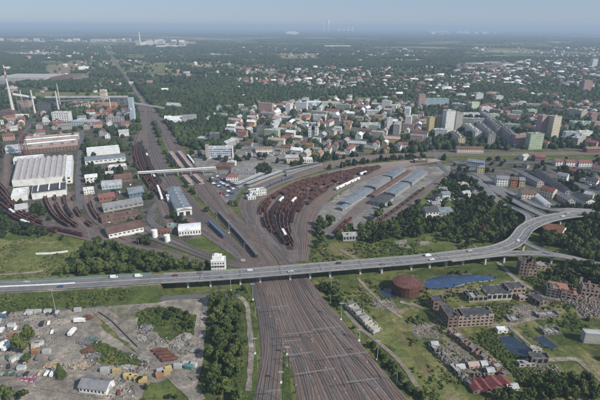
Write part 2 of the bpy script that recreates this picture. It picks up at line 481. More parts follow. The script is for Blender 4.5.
sheet('pale_gravel', [(158, 336), (182, 334), (200, 345), (198, 362), (178, 358), (166, 350)], zn(), Mpale, 2)
sheet('weedy_strip', [(86, 350), (94, 341), (104, 343), (122, 352), (146, 362), (140, 370), (118, 366), (98, 360)], zn(), Mwaste, 1.5)
sheet('weedy_strip', [(94, 312), (101, 315), (120, 330), (133, 343), (140, 356), (130, 352), (112, 333), (97, 320)], zn(), Mwaste, 1.2)
sheet('overgrown_mound', [(137, 314), (150, 308), (176, 308), (196, 316), (198, 334), (186, 333), (172, 340), (160, 332), (142, 327)], zn(), Mgreen, 2)
sheet('lush_grass', [(203, 292), (250, 288), (254, 300), (258, 330), (256, 345), (252, 372), (250, 404), (196, 404), (203, 350)], zn(), Mgreen, 2)
sheet('lush_grass', [(308, 282), (350, 280), (430, 275), (600, 268), (640, 300), (640, 420), (415, 420), (400, 392), (365, 345), (332, 302)], zn(), Mwaste, 2)
sheet('grass_patch', [(340, 296), (385, 300), (395, 325), (430, 360), (458, 396), (430, 398), (392, 350), (355, 318)], zn(), Mmead, 2)
sheet('grass_patch', [(466, 334), (496, 331), (520, 356), (545, 376), (556, 392), (524, 386), (496, 358)], zn(), Mgreen, 2)
sheet('grass_patch', [(535, 320), (600, 318), (600, 350), (560, 345)], zn(), Mgreen, 2)
sheet('grass_patch', [(400, 272), (450, 268), (520, 262), (520, 275), (495, 276), (450, 274), (420, 279)], zn(), Mgreen, 2)
sheet('dry_grass', [(396, 330), (408, 336), (420, 350), (436, 372), (428, 378), (414, 362), (402, 345)], zn(), Mbrown, 1.5)
sheet('bare_patch', [(412, 322), (440, 322), (442, 338), (416, 336)], zn(), Mrubble, 2)
sheet('bare_patch', [(368, 298), (395, 300), (402, 309), (376, 310)], zn(), Mrubble, 2)
sheet('bare_patch', [(440, 290), (455, 287), (470, 290), (452, 297), (441, 295)], zn(), Mtan, 1.5)
sheet('bare_patch', [(527, 371), (550, 366), (562, 372), (550, 380), (532, 377)], zn(), Mtan, 1.5)
sheet('bare_patch', [(505, 308), (535, 303), (545, 316), (518, 320)], zn(), Mrubble, 1.5)
sheet('rubble_ground', [(563, 300), (580, 290), (606, 290), (606, 318), (585, 320)], zn(), Mrubble, 2)
sheet('bare_patch', [(434, 342), (450, 340), (486, 370), (472, 379), (446, 361)], zn(), Mrubble, 1)
# open fields seen far away
sheet('tan_field', [(150, 74), (165, 73), (195, 74), (193, 77), (170, 78), (152, 77)], zn(), Mtan, 6, 20)
sheet('tan_field', [(45, 66), (70, 62), (88, 62), (85, 71), (62, 77), (45, 74)], zn(), Mtan, 8, 20)
sheet('paved_plain', [(0, 80), (42, 80), (90, 74), (88, 77), (60, 82), (20, 84), (0, 84)], zn(), Mapron, 6, 20)
sheet('green_field', [(36, 92), (140, 92), (140, 96), (36, 97)], zn(), Mmead, 6, 20)
sheet('green_field', [(150, 66), (164, 65), (172, 71), (160, 72), (148, 72)], zn(), Mmead, 6, 20)
sheet('tan_field', [(300, 54), (312, 53), (320, 57), (300, 60)], zn(), Mtan, 8, 30)
sheet('tan_field', [(278, 56), (298, 55), (300, 59), (285, 60)], zn(), Mtan, 8, 30)
sheet('tan_field', [(245, 71), (275, 71), (275, 74), (248, 74)], zn(), Mtan, 8, 30)
sheet('tan_field', [(243, 60), (258, 60), (256, 62), (244, 62)], zn(), Mtan, 8, 30)
sheet('tan_field', [(125, 57), (145, 56), (146, 58), (126, 59)], zn(), Mtan, 8, 30)
sheet('pale_field', [(8, 31), (40, 31), (42, 33), (35, 35), (10, 33)], zn(), Mtan, 30, 100)
sheet('pale_field', [(330, 44), (355, 43), (358, 45), (335, 46)], zn(), Mtan, 20, 80)
sheet('green_field', [(380, 60), (420, 59), (424, 62), (385, 62)], zn(), Mmead, 8, 30)
FIELDS = [o for o in S.objects if o.get('kind') == 'structure' and any(k in o.name for k in ('field', 'plain'))]

# ponds and the lake
Mlake = mat_water('lake_water', (0.030, 0.060, 0.118)); Mpond = mat_water('pond_water', (0.018, 0.034, 0.055))
Mbank = mat('muddy_bank', (0.10, 0.09, 0.055), 0.3, 0.5)
WATER = []
def pond(name, px, m, grow=1.6):
    c = sum((Vector(p) for p in px), Vector((0, 0))) / len(px)
    P = [G(*p) for p in px]; cw = sum(P, Vector()) / len(P)
    sheet('muddy_bank', [p + (p - cw).normalized() * grow for p in P], zn(), Mbank, 0.8, world=True)
    sheet(name, px, zn(), m, 0.5); WATER.append(list(px))
pond('lake', [(427, 279), (440, 277), (452, 275.5), (470, 275), (490, 275.5), (496, 278), (490, 281), (470, 283), (458, 287), (440, 289), (428, 289), (424, 285)], Mlake)
pond('pond', [(379, 290), (388, 289), (397, 289.5), (400, 293), (396, 298), (385, 298), (380, 294)], Mpond)
pond('pond', [(497, 337.5), (512, 335.5), (524, 345), (531, 351), (530, 357), (518, 357), (506, 349)], Mpond, 1.0)
pond('pond', [(533, 337.5), (544, 336), (552, 342), (559, 347), (551, 349), (543, 345)], Mpond, 1.0)

# ------------------------------------------------------------------ railway
MTR = mat_track('railway_ballast', (0.165, 0.103, 0.085), (0.180, 0.140, 0.128))
MTRD = mat_track('dark_ballast', (0.085, 0.072, 0.068), (0.105, 0.098, 0.098))
MBED = mat('ballast_bed', (0.145, 0.128, 0.118), 0.25, 0.4, stain=(0.085, 0.075, 0.07), sscale=0.05)
MBEDR = mat('rusty_bed', (0.165, 0.128, 0.114), 0.25, 0.4, stain=(0.095, 0.075, 0.07), sscale=0.05)
MRAIL = mat('rail_steel', (0.40, 0.34, 0.30), 0.1, 1.0, 0.45, 0.6, metal=0.3)
ALLTR = {}
TZ = [0.0]
def gp(s, z=0.0): return [G(*p, z) for p in s]
def track(path, k, dark=False):
    TZ[0] += 0.0025; z = 0.45 + TZ[0]
    t = ribbon('railway_track', path, 3.0, z, MTRD if dark else MTR, uv=True)
    sd = side(path); mb = MB(); me = t.data; off = len(me.vertices)
    bm = bmesh.new(); bm.from_mesh(me)
    for o in (-0.75, 0.75):
        prev = None
        for p, s in zip(path, sd):
            q = [bm.verts.new((p.x + s.x * (o + a), p.y + s.y * (o + a), z + h)) for a, h in ((-.08, .02), (-.065, .17), (.065, .17), (.08, .02))]
            if prev:
                for i in range(3):
                    f = bm.faces.new((prev[i], prev[i + 1], q[i + 1], q[i])); f.material_index = 1
            prev = q
    bm.to_mesh(me); bm.free(); me.materials.append(MRAIL)
    take_line(path, 4.5)
def family(key, L, Rr, n, bedmat=None, pad=2.2, z0=None):
    if L[0][1] >= 404: L, Rr = [tuple((q[0][0] - (q[1][0] - q[0][0]), 446)) and (q[0][0] + (q[0][0] - q[1][0]) * 1.1, 452) for q in (L,)] + L, [(Rr[0][0] + (Rr[0][0] - Rr[1][0]) * 1.1, 452)] + Rr
    A = smooth_seg(gp(L), 6); B = smooth_seg(gp(Rr), 6)
    tr = []
    for k in range(n):
        t = k / max(1, n - 1); tr.append([p.lerp(q, t) for p, q in zip(A, B)])
    ALLTR[key] = tr
    z = zn(0.004)
    mb = MB()
    for p, q in zip(A, B):
        d = (q - p); d = d.normalized() if d.length > .1 else Vector((1, 0, 0))
        for v in (p - d * pad, q + d * pad): mb.v.append((v.x, v.y, z))
    for i in range(len(A) - 1): mb.f.append((2 * i, 2 * i + 1, 2 * i + 3, 2 * i + 2)); mb.m.append(0)
    o = mb.build('track_bed', bedmat or MBED); tag(o, kind='structure')
    me = o.data
    for p, q in zip(A, B):
        for t in np.linspace(0, 1, max(2, int((q - p).length / 3))): c = p.lerp(q, t); take_disc(c.x, c.y, 3.5)
    for k, path in enumerate(tr): track(path, k, key in ('F0', 'F12', 'F11') or (key in ('F1', 'F2') and k in (1, 4)))
def smooth_seg(pts, per):
    P = [pts[0] * 2 - pts[1]] + list(pts) + [pts[-1] * 2 - pts[-2]]; out = []
    for i in range(1, len(P) - 2):
        a, b, c, d = P[i - 1], P[i], P[i + 1], P[i + 2]
        for k in range(per):
            t = k / per
            out.append(0.5 * ((2 * b) + (c - a) * t + (2 * a - 5 * b + 4 * c - d) * t * t + (3 * b - a - 3 * c + d) * t ** 3))
    out.append(P[-2]); return out

family('F12', [(143, 106), (130, 85), (117.5, 67), (105, 49)], [(148, 106), (133, 85), (119, 67), (106.3, 49)], 2, mat('corridor_gravel', (0.15, 0.135, 0.115), 0.2, 0.05), 3)
family('F6', [(246, 264), (216, 243), (190, 225), (168, 207), (152, 190), (141, 172), (135, 155), (137, 143), (141, 128), (140, 105)],
       [(252, 264), (225, 243), (200, 225), (180, 205), (167, 189), (156, 172), (149, 155), (147, 142), (147, 126), (145, 105)], 7, MBEDR)
family('F0', [(257, 404), (264, 360), (262, 330), (257, 300), (252, 283), (241, 264), (222, 243), (201, 223), (182, 204), (168, 188), (158, 172), (151, 155), (149, 140), (148, 122), (145, 105)],
       [(275, 404), (279, 362), (281, 335), (274, 305), (266, 283), (252, 262), (234, 242), (213, 221), (193, 200), (177, 180), (164, 158), (156, 140), (151, 120), (148, 105), (147, 104)][:15], 5, MBED)
family('F1', [(302, 404), (294, 365), (285, 342), (275, 312), (268, 285), (256, 262), (240, 242), (220, 220), (200, 197), (183, 175), (169, 152), (160, 132), (152, 115), (148, 105)],
       [(350, 404), (325, 360), (306, 330), (293, 305), (284, 283), (274, 262), (262, 245), (245, 225), (228, 207), (211, 185), (194, 165), (180, 146), (166, 126), (154, 108)], 7, MBEDR)
family('F2', [(357, 404), (332, 360), (312, 330), (298, 305), (289, 283), (280, 262), (262, 240), (247, 222), (240, 205), (246, 193), (260, 184), (285, 174), (320, 164), (370, 156), (430, 153), (520, 153), (620, 151)],
       [(408, 404), (370, 360), (347, 330), (324, 303), (307, 280), (293, 262), (272, 240), (257, 222), (252, 207), (258, 196), (275, 186), (300, 177), (330, 168), (375, 160), (430, 156.5), (520, 156), (620, 154)], 6, MBEDR)
family('F3', [(291, 262), (276, 245), (262, 230), (257, 216), (261, 205), (277, 192), (311, 178), (356, 167), (400, 161.5), (437, 159)],
       [(305, 262), (308, 245), (310, 234), (313, 224), (317, 213), (325, 202), (341, 190.5), (372, 176.5), (406, 167), (441, 161)], 15, MBEDR)
family('F14', [(270, 246), (255, 224), (252, 208), (261, 197.5), (279, 188), (308, 177.5), (358, 166), (430, 159)], [(274, 246), (259, 226), (255, 212), (258, 203), (274, 192), (308, 180), (355, 168), (430, 160)], 2, MBEDR, 3.5)
family('F13', [(150, 186), (156, 200), (162, 215), (169, 229)], [(157, 186), (162, 200), (168, 215), (174, 227)], 2)
family('F4', [(328, 236), (345, 217), (365, 200), (395, 183), (428, 168)], [(333, 238), (350, 221), (372, 203), (402, 186), (435, 170)], 2)
family('F5', [(375, 226), (402, 207), (420, 193), (434, 182), (447, 172)], [(381, 227), (407, 209), (425, 195), (438, 184), (450, 174)], 2)
family('F7', [(-20, 200), (0, 210), (18, 221), (42, 230), (75, 237), (105, 244), (130, 248), (165, 256), (205, 266)],
       [(-14, 170), (4, 190), (16, 206), (34, 217), (62, 227), (92, 236), (130, 245), (168, 252), (208, 263)], 5, MBEDR)
family('F8', [(45, 192), (48, 206), (58, 220), (82, 233), (122, 244)], [(73, 192), (77, 212), (92, 228), (108, 236), (130, 243)], 4, MBEDR)
family('F9', [(83, 186), (84, 202), (92, 218), (108, 231), (132, 242)], [(97, 200), (99, 214), (108, 226), (120, 235), (136, 242)], 3, MBEDR)
family('F10', [(3, 150), (3, 172), (-4, 190)], [(9, 150), (9, 176), (4, 196)], 2, MBEDR)
family('F11', [(120, 226), (148, 238), (178, 249), (212, 261), (245, 269)], [(150, 226), (172, 238), (196, 249), (222, 259), (250, 267)], 3)
random.seed(9)
for key, n_, lo, hi, m_ in (('F1', 7, 10, 330, 14), ('F2', 6, 10, 260, 10), ('F0', 5, 10, 300, 7), ('F3', 15, 5, 70, 9), ('F6', 7, 20, 150, 5)):
    for _i in range(m_):     # crossovers between neighbouring tracks
        t0 = random.randrange(n_ - 1); t1 = t0 + 1
        if random.random() < .5: t0, t1 = t1, t0
        d0 = random.uniform(lo, hi); A_, B_ = ALLTR[key][t0], ALLTR[key][t1]
        def at(P, s):
            for a, b in zip(P, P[1:]):
                l = (b - a).length
                if s <= l: return a.lerp(b, s / l)
                s -= l
            return P[-1]
        track([at(A_, d0 + 55 * u).lerp(at(B_, d0 + 55 * u), u * u * (3 - 2 * u)) for u in [k / 10 for k in range(11)]], 0)
sheet('grass_wedge', [(283, 345), (288, 362), (297, 404), (280, 404), (284, 365)], Z[0] + 0.02, Mgreen, 0.3)

# ------------------------------------------------------------------ roads
RZ = [0.86]
def road(name, px, w, m=None, z=0.0, marks=True, take=True):
    RZ[0] += 0.004; p = smooth(gp(px, z)); soft = m is not None and m is not M_ROAD
    if soft: p = smooth(p[::2] if len(p) > 5 else p, 2.5)
    o = ribbon(name, p, w, RZ[0] - (0.5 if z == 0 else 0), m or M_ASPH)
    if soft:
        for i, (q, s_) in enumerate(zip(p, side(p))):
            for j, sg in enumerate((-1, 1)):
                k = .62 + .8 * float(fnoise(q.x * 1.0 + 50 * j, q.y, 7)); v = o.data.vertices[2 * i + j]; v.co.x = q.x + s_.x * sg * w / 2 * k; v.co.y = q.y + s_.y * sg * w / 2 * k
    if take: take_line(p, w + 3)
    return p
LR = [(-20, 307), (30, 309), (62, 308.5), (100, 305), (140, 301), (180, 297.5), (212, 296), (240, 297), (252, 306), (254, 325), (255, 345), (256, 372), (250, 402)]
road('service_road', LR[:8], 6)
road('gravel_road', [(240, 297), (247, 306), (249, 325), (251, 345), (250, 372), (247, 402)], 3.4, Mlot)
road('gravel_road', [(207, 297), (203, 320), (201, 345), (197, 375), (188, 402)], 4, Mlot)
road('gravel_road', [(97, 309), (116, 325), (138, 345), (158, 364), (185, 385), (200, 402)], 9, Mlot)
road('gravel_road', [(-10, 381), (40, 384), (70, 388), (120, 396), (150, 402)], 8, Mlot)
road('gravel_road', [(197, 375), (170, 366), (140, 372), (112, 374)], 8, Mlot)
road('footpath', [(357, 278), (366, 288), (376, 298), (390, 310), (402, 318)], 2.5, Mpale)
road('dirt_track', [(497, 262), (508, 272), (516, 280), (530, 288), (545, 297), (560, 300)], 4, Mpale)
road('dirt_track', [(400, 302), (418, 307), (436, 317), (456, 333), (488, 357), (516, 381)], 3.2, Mpale)
road('dirt_track', [(490, 326), (510, 324), (535, 318), (560, 312)], 4, Mpale)
road('dirt_track', [(508, 326), (520, 337), (535, 350), (548, 360), (575, 360), (590, 372), (606, 386)], 3.5, Mpale)
road('dirt_track', [(345, 312), (362, 330), (390, 352), (410, 375), (425, 400)], 3, M_DIRT)
road('dirt_track', [(340, 250), (352, 257), (360, 262)], 3, M_DIRT)
road('dirt_track', [(0, 275), (20, 274), (55, 270)], 3, Mpale)
road('dirt_track', [(462, 240), (474, 246), (480, 252)], 3, Mpale)
# town streets
ST = [[(452, 176), (466, 177), (478, 182), (489, 192), (497, 200)],
      [(430, 166), (470, 163), (520, 163), (600, 160)], [(478, 170), (505, 172), (530, 178)], [(512, 168), (545, 185), (580, 204)],
      [(535, 164), (565, 178), (600, 197)], [(490, 176), (520, 186), (540, 198), (556, 206)], [(558, 163), (600, 178)],
      [(240, 150), (262, 148), (300, 146), (345, 142), (430, 140), (520, 150)], [(430, 140), (434, 150), (440, 165), (452, 176)],
      [(262, 148), (258, 130), (280, 118), (330, 112)], [(300, 146), (330, 130), (360, 118), (420, 112)], [(345, 142), (360, 128), (400, 118)],
      [(430, 128), (470, 140), (505, 148)], [(440, 118), (500, 124), (600, 124)], [(540, 112), (580, 130), (600, 142)], [(465, 112), (480, 125), (515, 148)],
      [(150, 100), (200, 112), (262, 118)], [(0, 135), (60, 132), (130, 132)], [(20, 155), (22, 135), (40, 118)], [(80, 210), (78, 180), (80, 150), (82, 132)], [(0, 122), (140, 124)],
      [(160, 200), (150, 215), (156, 226), (190, 236)], [(232, 201), (240, 190), (262, 180), (300, 170)]]
for s in ST: road('street', s, 7)

# the earth ramp carrying the motorway on the left, then the viaduct
DZ = 9.4
MAINPX = [(-30, 289), (0, 287), (50, 284.8), (100, 281.8), (150, 279), (200, 276.6), (250, 273.2), (300, 269.2), (350, 265), (400, 261), (430, 258.2), (455, 255.4), (480, 252.3), (497, 249.2), (509, 245), (516, 240.7), (520.8, 235), (524.5, 229.6), (531.5, 225), (543.5, 220), (561, 216), (578, 214)]
full = smooth([G(x, y, DZ) for x, y in MAINPX] + [G(590, 214.4, 6.5), G(603, 215.5, 3.2), G(630, 217, 1.0)])
def x_px(p): return float(proj(p.x, p.y, p.z)[0])
_k = max(i for i, p in enumerate(full) if x_px(p) < 172); ramp_path = full[:_k + 1]; via = full[_k:]
emb = sweep('embankment', [Vector((p.x, p.y, 0)) for p in ramp_path], [(-21, 0.0), (-8.6, DZ - 0.9), (8.6, DZ - 0.9), (21, 0.0)], Mgreen, closed=True); tag(emb, kind='structure')
ribbon('motorway', ramp_path, 14.6, 0.0, M_ROAD); take_line(ramp_path, 30)
sweepm = ribbon('motorway_verge', [p - Vector((0, 0, .9)) for p in ramp_path], 17.0, 0.03, Mpale)
for o_ in (-7.0, -0.2, 0.2, 7.0):
    sd = side(ramp_path); ribbon('lane_marking', [p + s * o_ for p, s in zip(ramp_path, sd)], 0.16, 0.01, M_WHITE)
mo = MB(); sd = side(ramp_path)
for a in ramp_path[::3]: pass
wallp = [p + s * -7.6 for p, s in zip(ramp_path, side(ramp_path))]
nb = sweep('noise_barrier', [p - Vector((0, 0, .9)) for p in wallp if x_px(p) < 160], [(-.12, 0), (-.12, 2.6), (.12, 2.6), (.12, 0)], mat('barrier_green', (0.12, 0.20, 0.16), 0.15, 0.8))
tag(nb, 'low green noise barrier along the far side of the motorway embankment', 'barrier')
md = sweep('crash_barrier', [p for p in ramp_path if x_px(p) < 78], [(-.3, 0.02), (-.2, .85), (.2, .85), (.3, 0.02)], M_WHITE)
tag(md, 'pale concrete median barrier in the middle of the motorway ramp', 'barrier')

def deck_bridge(name, path, w, label, piers, girder=1.7, mk=True, pw=3.0, cat='viaduct'):
    root = empty(name, (0, 0, 0), 0, label, cat)
    h = w / 2
    sweep('deck', path, [(-h, -.02), (-h, -.45), (-h + 1.6, -.6), (-h + 1.9, -girder), (h - 1.9, -girder), (h - 1.6, -.6), (h, -.45), (h, -.02)], [mat('girder_steel', (0.045, 0.055, 0.075), 0.15, 0.5), M_ROAD, M_CONC], root, True, [2, 0, 0, 0, 0, 0, 2, 1])
    for s in (-1, 1):
        b = s * h; i = s * (h - .45)
        sweep('parapet', path, [(b + s * .12, -.2), (b + s * .12, .6), (i, .6), (i, .03)], M_CONC, root)
        sdp = side(path)
        rail = [p + q * (s * (h - .2)) + Vector((0, 0, .95)) for p, q in zip(path, sdp)]
        sweep('handrail', rail, [(-.05, -.05), (-.05, .05), (.05, .05), (.05, -.05)], M_GREYM, root)
    if mk:
        sdp = side(path)
        for o in (-h + 1.1, h - 1.1): link('lane_marking', ribbon('tmp', [p + q * o for p, q in zip(path, sdp)], .15, .02, M_WHITE, None).data, root)
        dm = MB(); L = 0; offs = (-h * .45, -.15, .15, h * .45) if w > 10 else (0,)
        for i in range(len(path) - 1):
            a, b = path[i], path[i + 1]; q = sdp[i]
            for o in offs:
                e = .35 if abs(o) > 1 or o == 0 else 1.0
                c, d = a + q * (o - .07), a + q * (o + .07); t = (b - a) * e
                dm.quad(c + Vector((0, 0, .02)), d + Vector((0, 0, .02)), d + t + Vector((0, 0, .02)), c + t + Vector((0, 0, .02)))
        dm.build('lane_marking', M_WHITE, root)
    for p, q in list(zip(path, side(path)))[3::4]:
        j = MB(); j.box((p.x, p.y, p.z + .005), (w - 1.0, .35, .03), math.atan2(q.y, q.x)); j.build('expansion_joint', M_DARK, root)
    for (px, py, wd) in piers:
        # find the deck point above
        g_ = G(px, py); k = min(range(len(path)), key=lambda i: (path[i].xy - g_.xy).length); p = path[k]; q = side(path)[k]
        top = p.z - girder - .7; an = math.atan2(q.y, q.x)
        mb = MB(); mb.box((p.x, p.y, top / 2), (wd if wd > 3 else wd * 1.0, 1.5, top), an)
        pr = mb.build('pier', mat('pale_pier', (0.46, 0.45, 0.43), 0.1, 0.5, stain=(0.3, 0.29, 0.27), sscale=0.3), root)
        cb = MB(); cb.box((p.x, p.y, top + .35), (w * .62, 1.9, .7), an); cb.build('pier_cap', M_CONC, root)
        take_disc(p.x, p.y, 3)
    for o in [o for o in S.objects if o.name.startswith('tmp')]: bpy.data.objects.remove(o)
    return root
PI = [(190, 285, 3), (215, 284.5, 3), (240, 284, 3), (265, 281, 3), (290, 279, 3), (307, 277, 3), (331, 275, 3), (357, 273, 3), (385, 271, 5.5), (406, 268, 3), (426, 266, 3), (446, 264, 3), (465, 262, 3), (485, 260, 3), (502, 256, 3), (519, 246, 3), (532, 234, 3), (564, 224, 3)]
viad = deck_bridge('motorway_viaduct', via, 14.6, 'long grey concrete motorway viaduct on pale piers crossing over all the railway tracks', PI)
sw = smooth([G(x, y, DZ - .35) for x, y in [(450, 259.6), (470, 257.2), (486, 255.4), (505, 253.6), (525, 253.2), (545, 254)]] + [G(560, 255.8, DZ - 1.2), G(576, 259, DZ - 3.5), G(592, 263, 3.0), G(612, 268, .8)])
deck_bridge('slip_road_bridge', sw, 7.4, 'narrow curving slip road bridge running in front of the viaduct down into the trees', [(485, 262, 2), (502, 260, 2), (520, 259, 2), (545, 260, 2), (563, 263, 2)], 1.2)
sw2 = smooth([G(x, y, DZ - .2) for x, y in [(522.5, 240.5), (526.5, 243.4), (532, 246.2), (541, 250), (550, 253.2)]])
deck_bridge('slip_road_bridge', sw2, 6.5, 'short link bridge of the interchange joining the motorway bend to the lower slip road', [(528, 250, 2)], 1.1)
sw3 = smooth([G(527.5, 224.6, DZ - .3), G(530, 222.2, DZ - .8), G(529.5, 216.5, DZ - 2), G(523, 212, DZ - 4), G(513, 208, 3), G(502, 204, 1.6)])
deck_bridge('slip_road_bridge', sw3, 9.0, 'hooked ramp bridge curling from the motorway junction back up to the town street', [(530, 226, 2)], 1.1)
sw4 = smooth([G(544.5, 215.6, DZ - .4), G(540, 213.4, DZ - 1.2), G(531, 209.4, DZ - 3.5), G(519, 203, 3), G(508, 197.5, 1.5)])
deck_bridge('slip_road_bridge', sw4, 12.0, 'straight ramp bridge rising from the town carriageway to the elevated road by the woods', [(539, 219, 2)], 1.1)
sw5 = smooth([G(596, 211.4, 4), G(575, 210.4, DZ - .4), G(560, 210.4, DZ - .6), G(546, 208.6, DZ - 2), G(533, 203.6, 5), G(521, 197.6, 3), G(511, 192.5, 1.4)])
deck_bridge('slip_road_bridge', sw5, 10.5, 'outer carriageway bridge along the woods side, parallel to the far end of the motorway', [(560, 214, 2), (577, 213, 2)], 1.1)
for p_ in (via, sw, sw2, sw3, sw4, sw5): take_line([Vector((p.x, p.y, 0)) for p in p_], 17 if p_ is via else 10)
road('carriageway', [(502, 204.5), (494, 198), (487, 189), (480, 182), (470, 176)], 11, M_ROAD)
road('carriageway', [(508, 198), (499, 192), (492, 184), (484, 178), (474, 172), (462, 167)], 13, M_ROAD)
road('carriageway', [(512, 193), (504, 190), (494, 184), (486, 179), (478, 173)], 10, M_ROAD)

# ================================================================== TRAINS
def gondola_mesh(paint, load, full):
    mb = MB(); Lh, W, z0, z1 = 6.7, 1.45, 1.15, 3.35
    mb.box((0, 0, 1.0), (13.4, 2.5, .3), m=2)
    for s in (-1, 1):
        mb.box((0, s * (W - .05), (z0 + z1) / 2), (13.4, .1, z1 - z0)); mb.box((s * (Lh - .05), 0, (z0 + z1) / 2), (.1, 2 * W - .2, z1 - z0))
        for k in range(9): mb.box((-6.3 + k * 1.575, s * (W + .05), (z0 + z1) / 2), (.14, .1, z1 - z0 - .1))
        mb.box((0, s * (W + .02), z1 + .05), (13.5, .16, .1)); mb.box((s * (Lh + .25), .6, 1.05), (.5, .3, .3)); mb.box((s * (Lh + .25), -.6, 1.05), (.5, .3, .3))
    return mb.mesh('open_wagon', [paint, load, M_DARK])
def load_mesh(load, full):
    mb = MB(); n = 9; h = 1.7 if full else .45
    vs = []; 
    for i in range(n):
        for j in range(4):
            e = 0 if i in (0, n - 1) or j in (0, 3) else 1
            vs.append((-6.55 + 13.1 * i / (n - 1), -1.32 + 2.64 * j / 3, 1.25 + h + e * (random.random() * .5 + (.25 if full else 0))))
    fs = [(i * 4 + j, (i + 1) * 4 + j, (i + 1) * 4 + j + 1, i * 4 + j + 1) for i in range(n - 1) for j in range(3)]
    mb.add(vs, fs); return mb.mesh('cargo', load)
def bogie_mesh():
    mb = MB(); mb.box((0, 0, .62), (2.3, 1.9, .35))
    for s in (-1, 1):
        mb.box((0, s * .95, .6), (2.6, .12, .3))
        for x in (-.9, .9): mb.bar((x, s * .68, .46), (x, s * .82, .46), .46, n=10)
    return mb.mesh('bogie', M_DARK)
BOG = bogie_mesh()
WC = {'dark red': mat('wagon_red', (0.098, 0.040, 0.037), 0.3, 0.5, stain=(0.06, 0.035, 0.03), sscale=0.2),
      'rust brown': mat('wagon_brown', (0.095, 0.050, 0.040), 0.3, 0.5, stain=(0.05, 0.04, 0.035), sscale=0.2),
      'crimson': mat('wagon_crimson', (0.125, 0.038, 0.042), 0.3, 0.5, stain=(0.09, 0.04, 0.04), sscale=0.2),
      'sooty black': mat('wagon_black', (0.045, 0.042, 0.045), 0.3, 0.5)}
COAL = mat('coal', (0.025, 0.024, 0.026), 0.4, 2.0); BARE = mat('wagon_floor', (0.13, 0.085, 0.075), 0.3, 1.0)
GOND = {(c, f): (gondola_mesh(m, COAL, f), load_mesh(COAL if f else BARE, f)) for c, m in WC.items() for f in (0, 1)}
def van_mesh(paint, roofm):
    mb = MB(); mb.box((0, 0, 1.0), (14, 2.5, .3), m=2); mb.box((0, 0, 2.35), (14, 2.8, 2.4))
    prof = [(1.4, 3.55), (1.1, 3.85), (.5, 4.0), (-.5, 4.0), (-1.1, 3.85), (-1.4, 3.55)]; v = [(x, y, z) for x in (-7, 7) for y, z in prof]
    mb.add(v, [(i, i + 1, i + 7, i + 6) for i in range(5)] + [tuple(range(6)), tuple(range(6, 12))[::-1]], 1)
    for s in (-1, 1):
        mb.box((0, s * 1.43, 2.3), (3.2, .06, 2.0), m=2)
        for k in range(8): mb.box((-6.6 + k * 1.88, s * 1.44, 2.35), (.1, .08, 2.3))
    return mb.mesh('covered_wagon', [paint, roofm, M_DARK])
VANW = van_mesh(M_WHITE, M_WHITE)
WAG = [0]; EXTRA = []
PADW = {'F3': 'in the curved yard', 'F6': 'in the straight sidings', 'F7': 'on the works curve', 'F8': 'on the factory sidings', 'F9': 'on the factory sidings', 'F4': 'between the freight halls', 'F5': 'beside the freight apron', 'F10': 'by the works edge', 'F1': 'on the main line', 'F2': 'on the passenger curve', 'F0': 'on the main line'}
def along(path, s):
    for a, b in zip(path, path[1:]):
        l = (b - a).length
        if s <= l: return a.lerp(b, s / l), math.atan2(b.y - a.y, b.x - a.x)
        s -= l
    return None, 0
def plen(path): return sum((b - a).length for a, b in zip(path, path[1:]))
def wagon(pos, ang, colr, full, key, row, parts):
    if WAG[0] >= 292: EXTRA.append((pos, ang, colr, full)); return None
    WAG[0] += 1; me, ld = GOND[(colr, full)]; o = link('open_wagon', me, None, (pos.x, pos.y, .68), ang)
    if parts:
        link('cargo', ld, o)
        for x in (-4.6, 4.6): link('bogie', BOG, o, (x, 0, 0))
    else: link('cargo', ld, o)
    later(o, f"{colr} {'coal filled' if full else 'empty'} wagon {PADW[key]}", 'freight wagon', 'open freight wagons standing on the sidings', 'wagon'); return o
def rake(key, t, s0, s1, cols, pf=.5, gapp=.06, white=0.0):
    path = ALLTR[key][t]; s = s0; c = random.choice(cols); f = int(random.random() < pf); row = t
    while s < s1:
        p, a = along(path, s)
        if p is None: break
        if random.random() < gapp: s += random.choice((6, 15, 30)); c = random.choice(cols); f = int(random.random() < pf); continue
        px, py = proj(p.x, p.y, 0)
        if -8 < px < 608:
            if random.random() < white:
                o = link('covered_wagon', VANW, None, (p.x, p.y, .68), a)
                for x in (-4.6, 4.6): link('bogie', BOG, o, (x, 0, 0))
                later(o, f"white covered wagon {PADW[key]}", 'freight wagon', 'white covered wagons on the sidings', 'van')
            else: wagon(p, a, c, f, key, row, py > 190)
        s += 14.4
        if random.random() < .08: c = random.choice(cols)
def s_at_y(key, t, ypix, start=0):
    path = ALLTR[key][t]; s = 0; out = None
    for a, b in zip(path, path[1:]):
        s += (b - a).length; y = proj(b.x, b.y, 0)[1]
        if out is None and y < ypix: out = s
    return out or s
# the curved yard (tracks run from the throat by the viaduct out to the far right)
RD = ['dark red', 'dark red', 'rust brown', 'crimson', 'dark red', 'rust brown']; DK = ['rust brown', 'sooty black', 'dark red']
random.seed(5)
yard = {1: (214, 182, DK), 2: (227, 176, RD), 3: (239, 174, DK), 4: (243, 171, RD), 5: (245, 170, DK), 6: (250, 169, RD), 7: (244, 169, DK), 8: (234, 169, RD), 9: (222, 170, RD), 10: (212, 172, DK), 11: (204, 174, RD)}
for t, (y0, y1, cols) in yard.items():
    s0 = s_at_y('F3', t, y0); s1 = s_at_y('F3', t, y1); rake('F3', t, s0, s1, cols, .25, .11, .02)
s0 = s_at_y('F3', 13, 191); 
for k in range(4):
    p, a = along(ALLTR['F3'][13], s0 + k * 14.6); o = link('covered_wagon', VANW, None, (p.x, p.y, .68), a)
    later(o, 'white covered wagon of the short white rake', 'freight wagon', 'white covered wagons on the sidings', 'van')
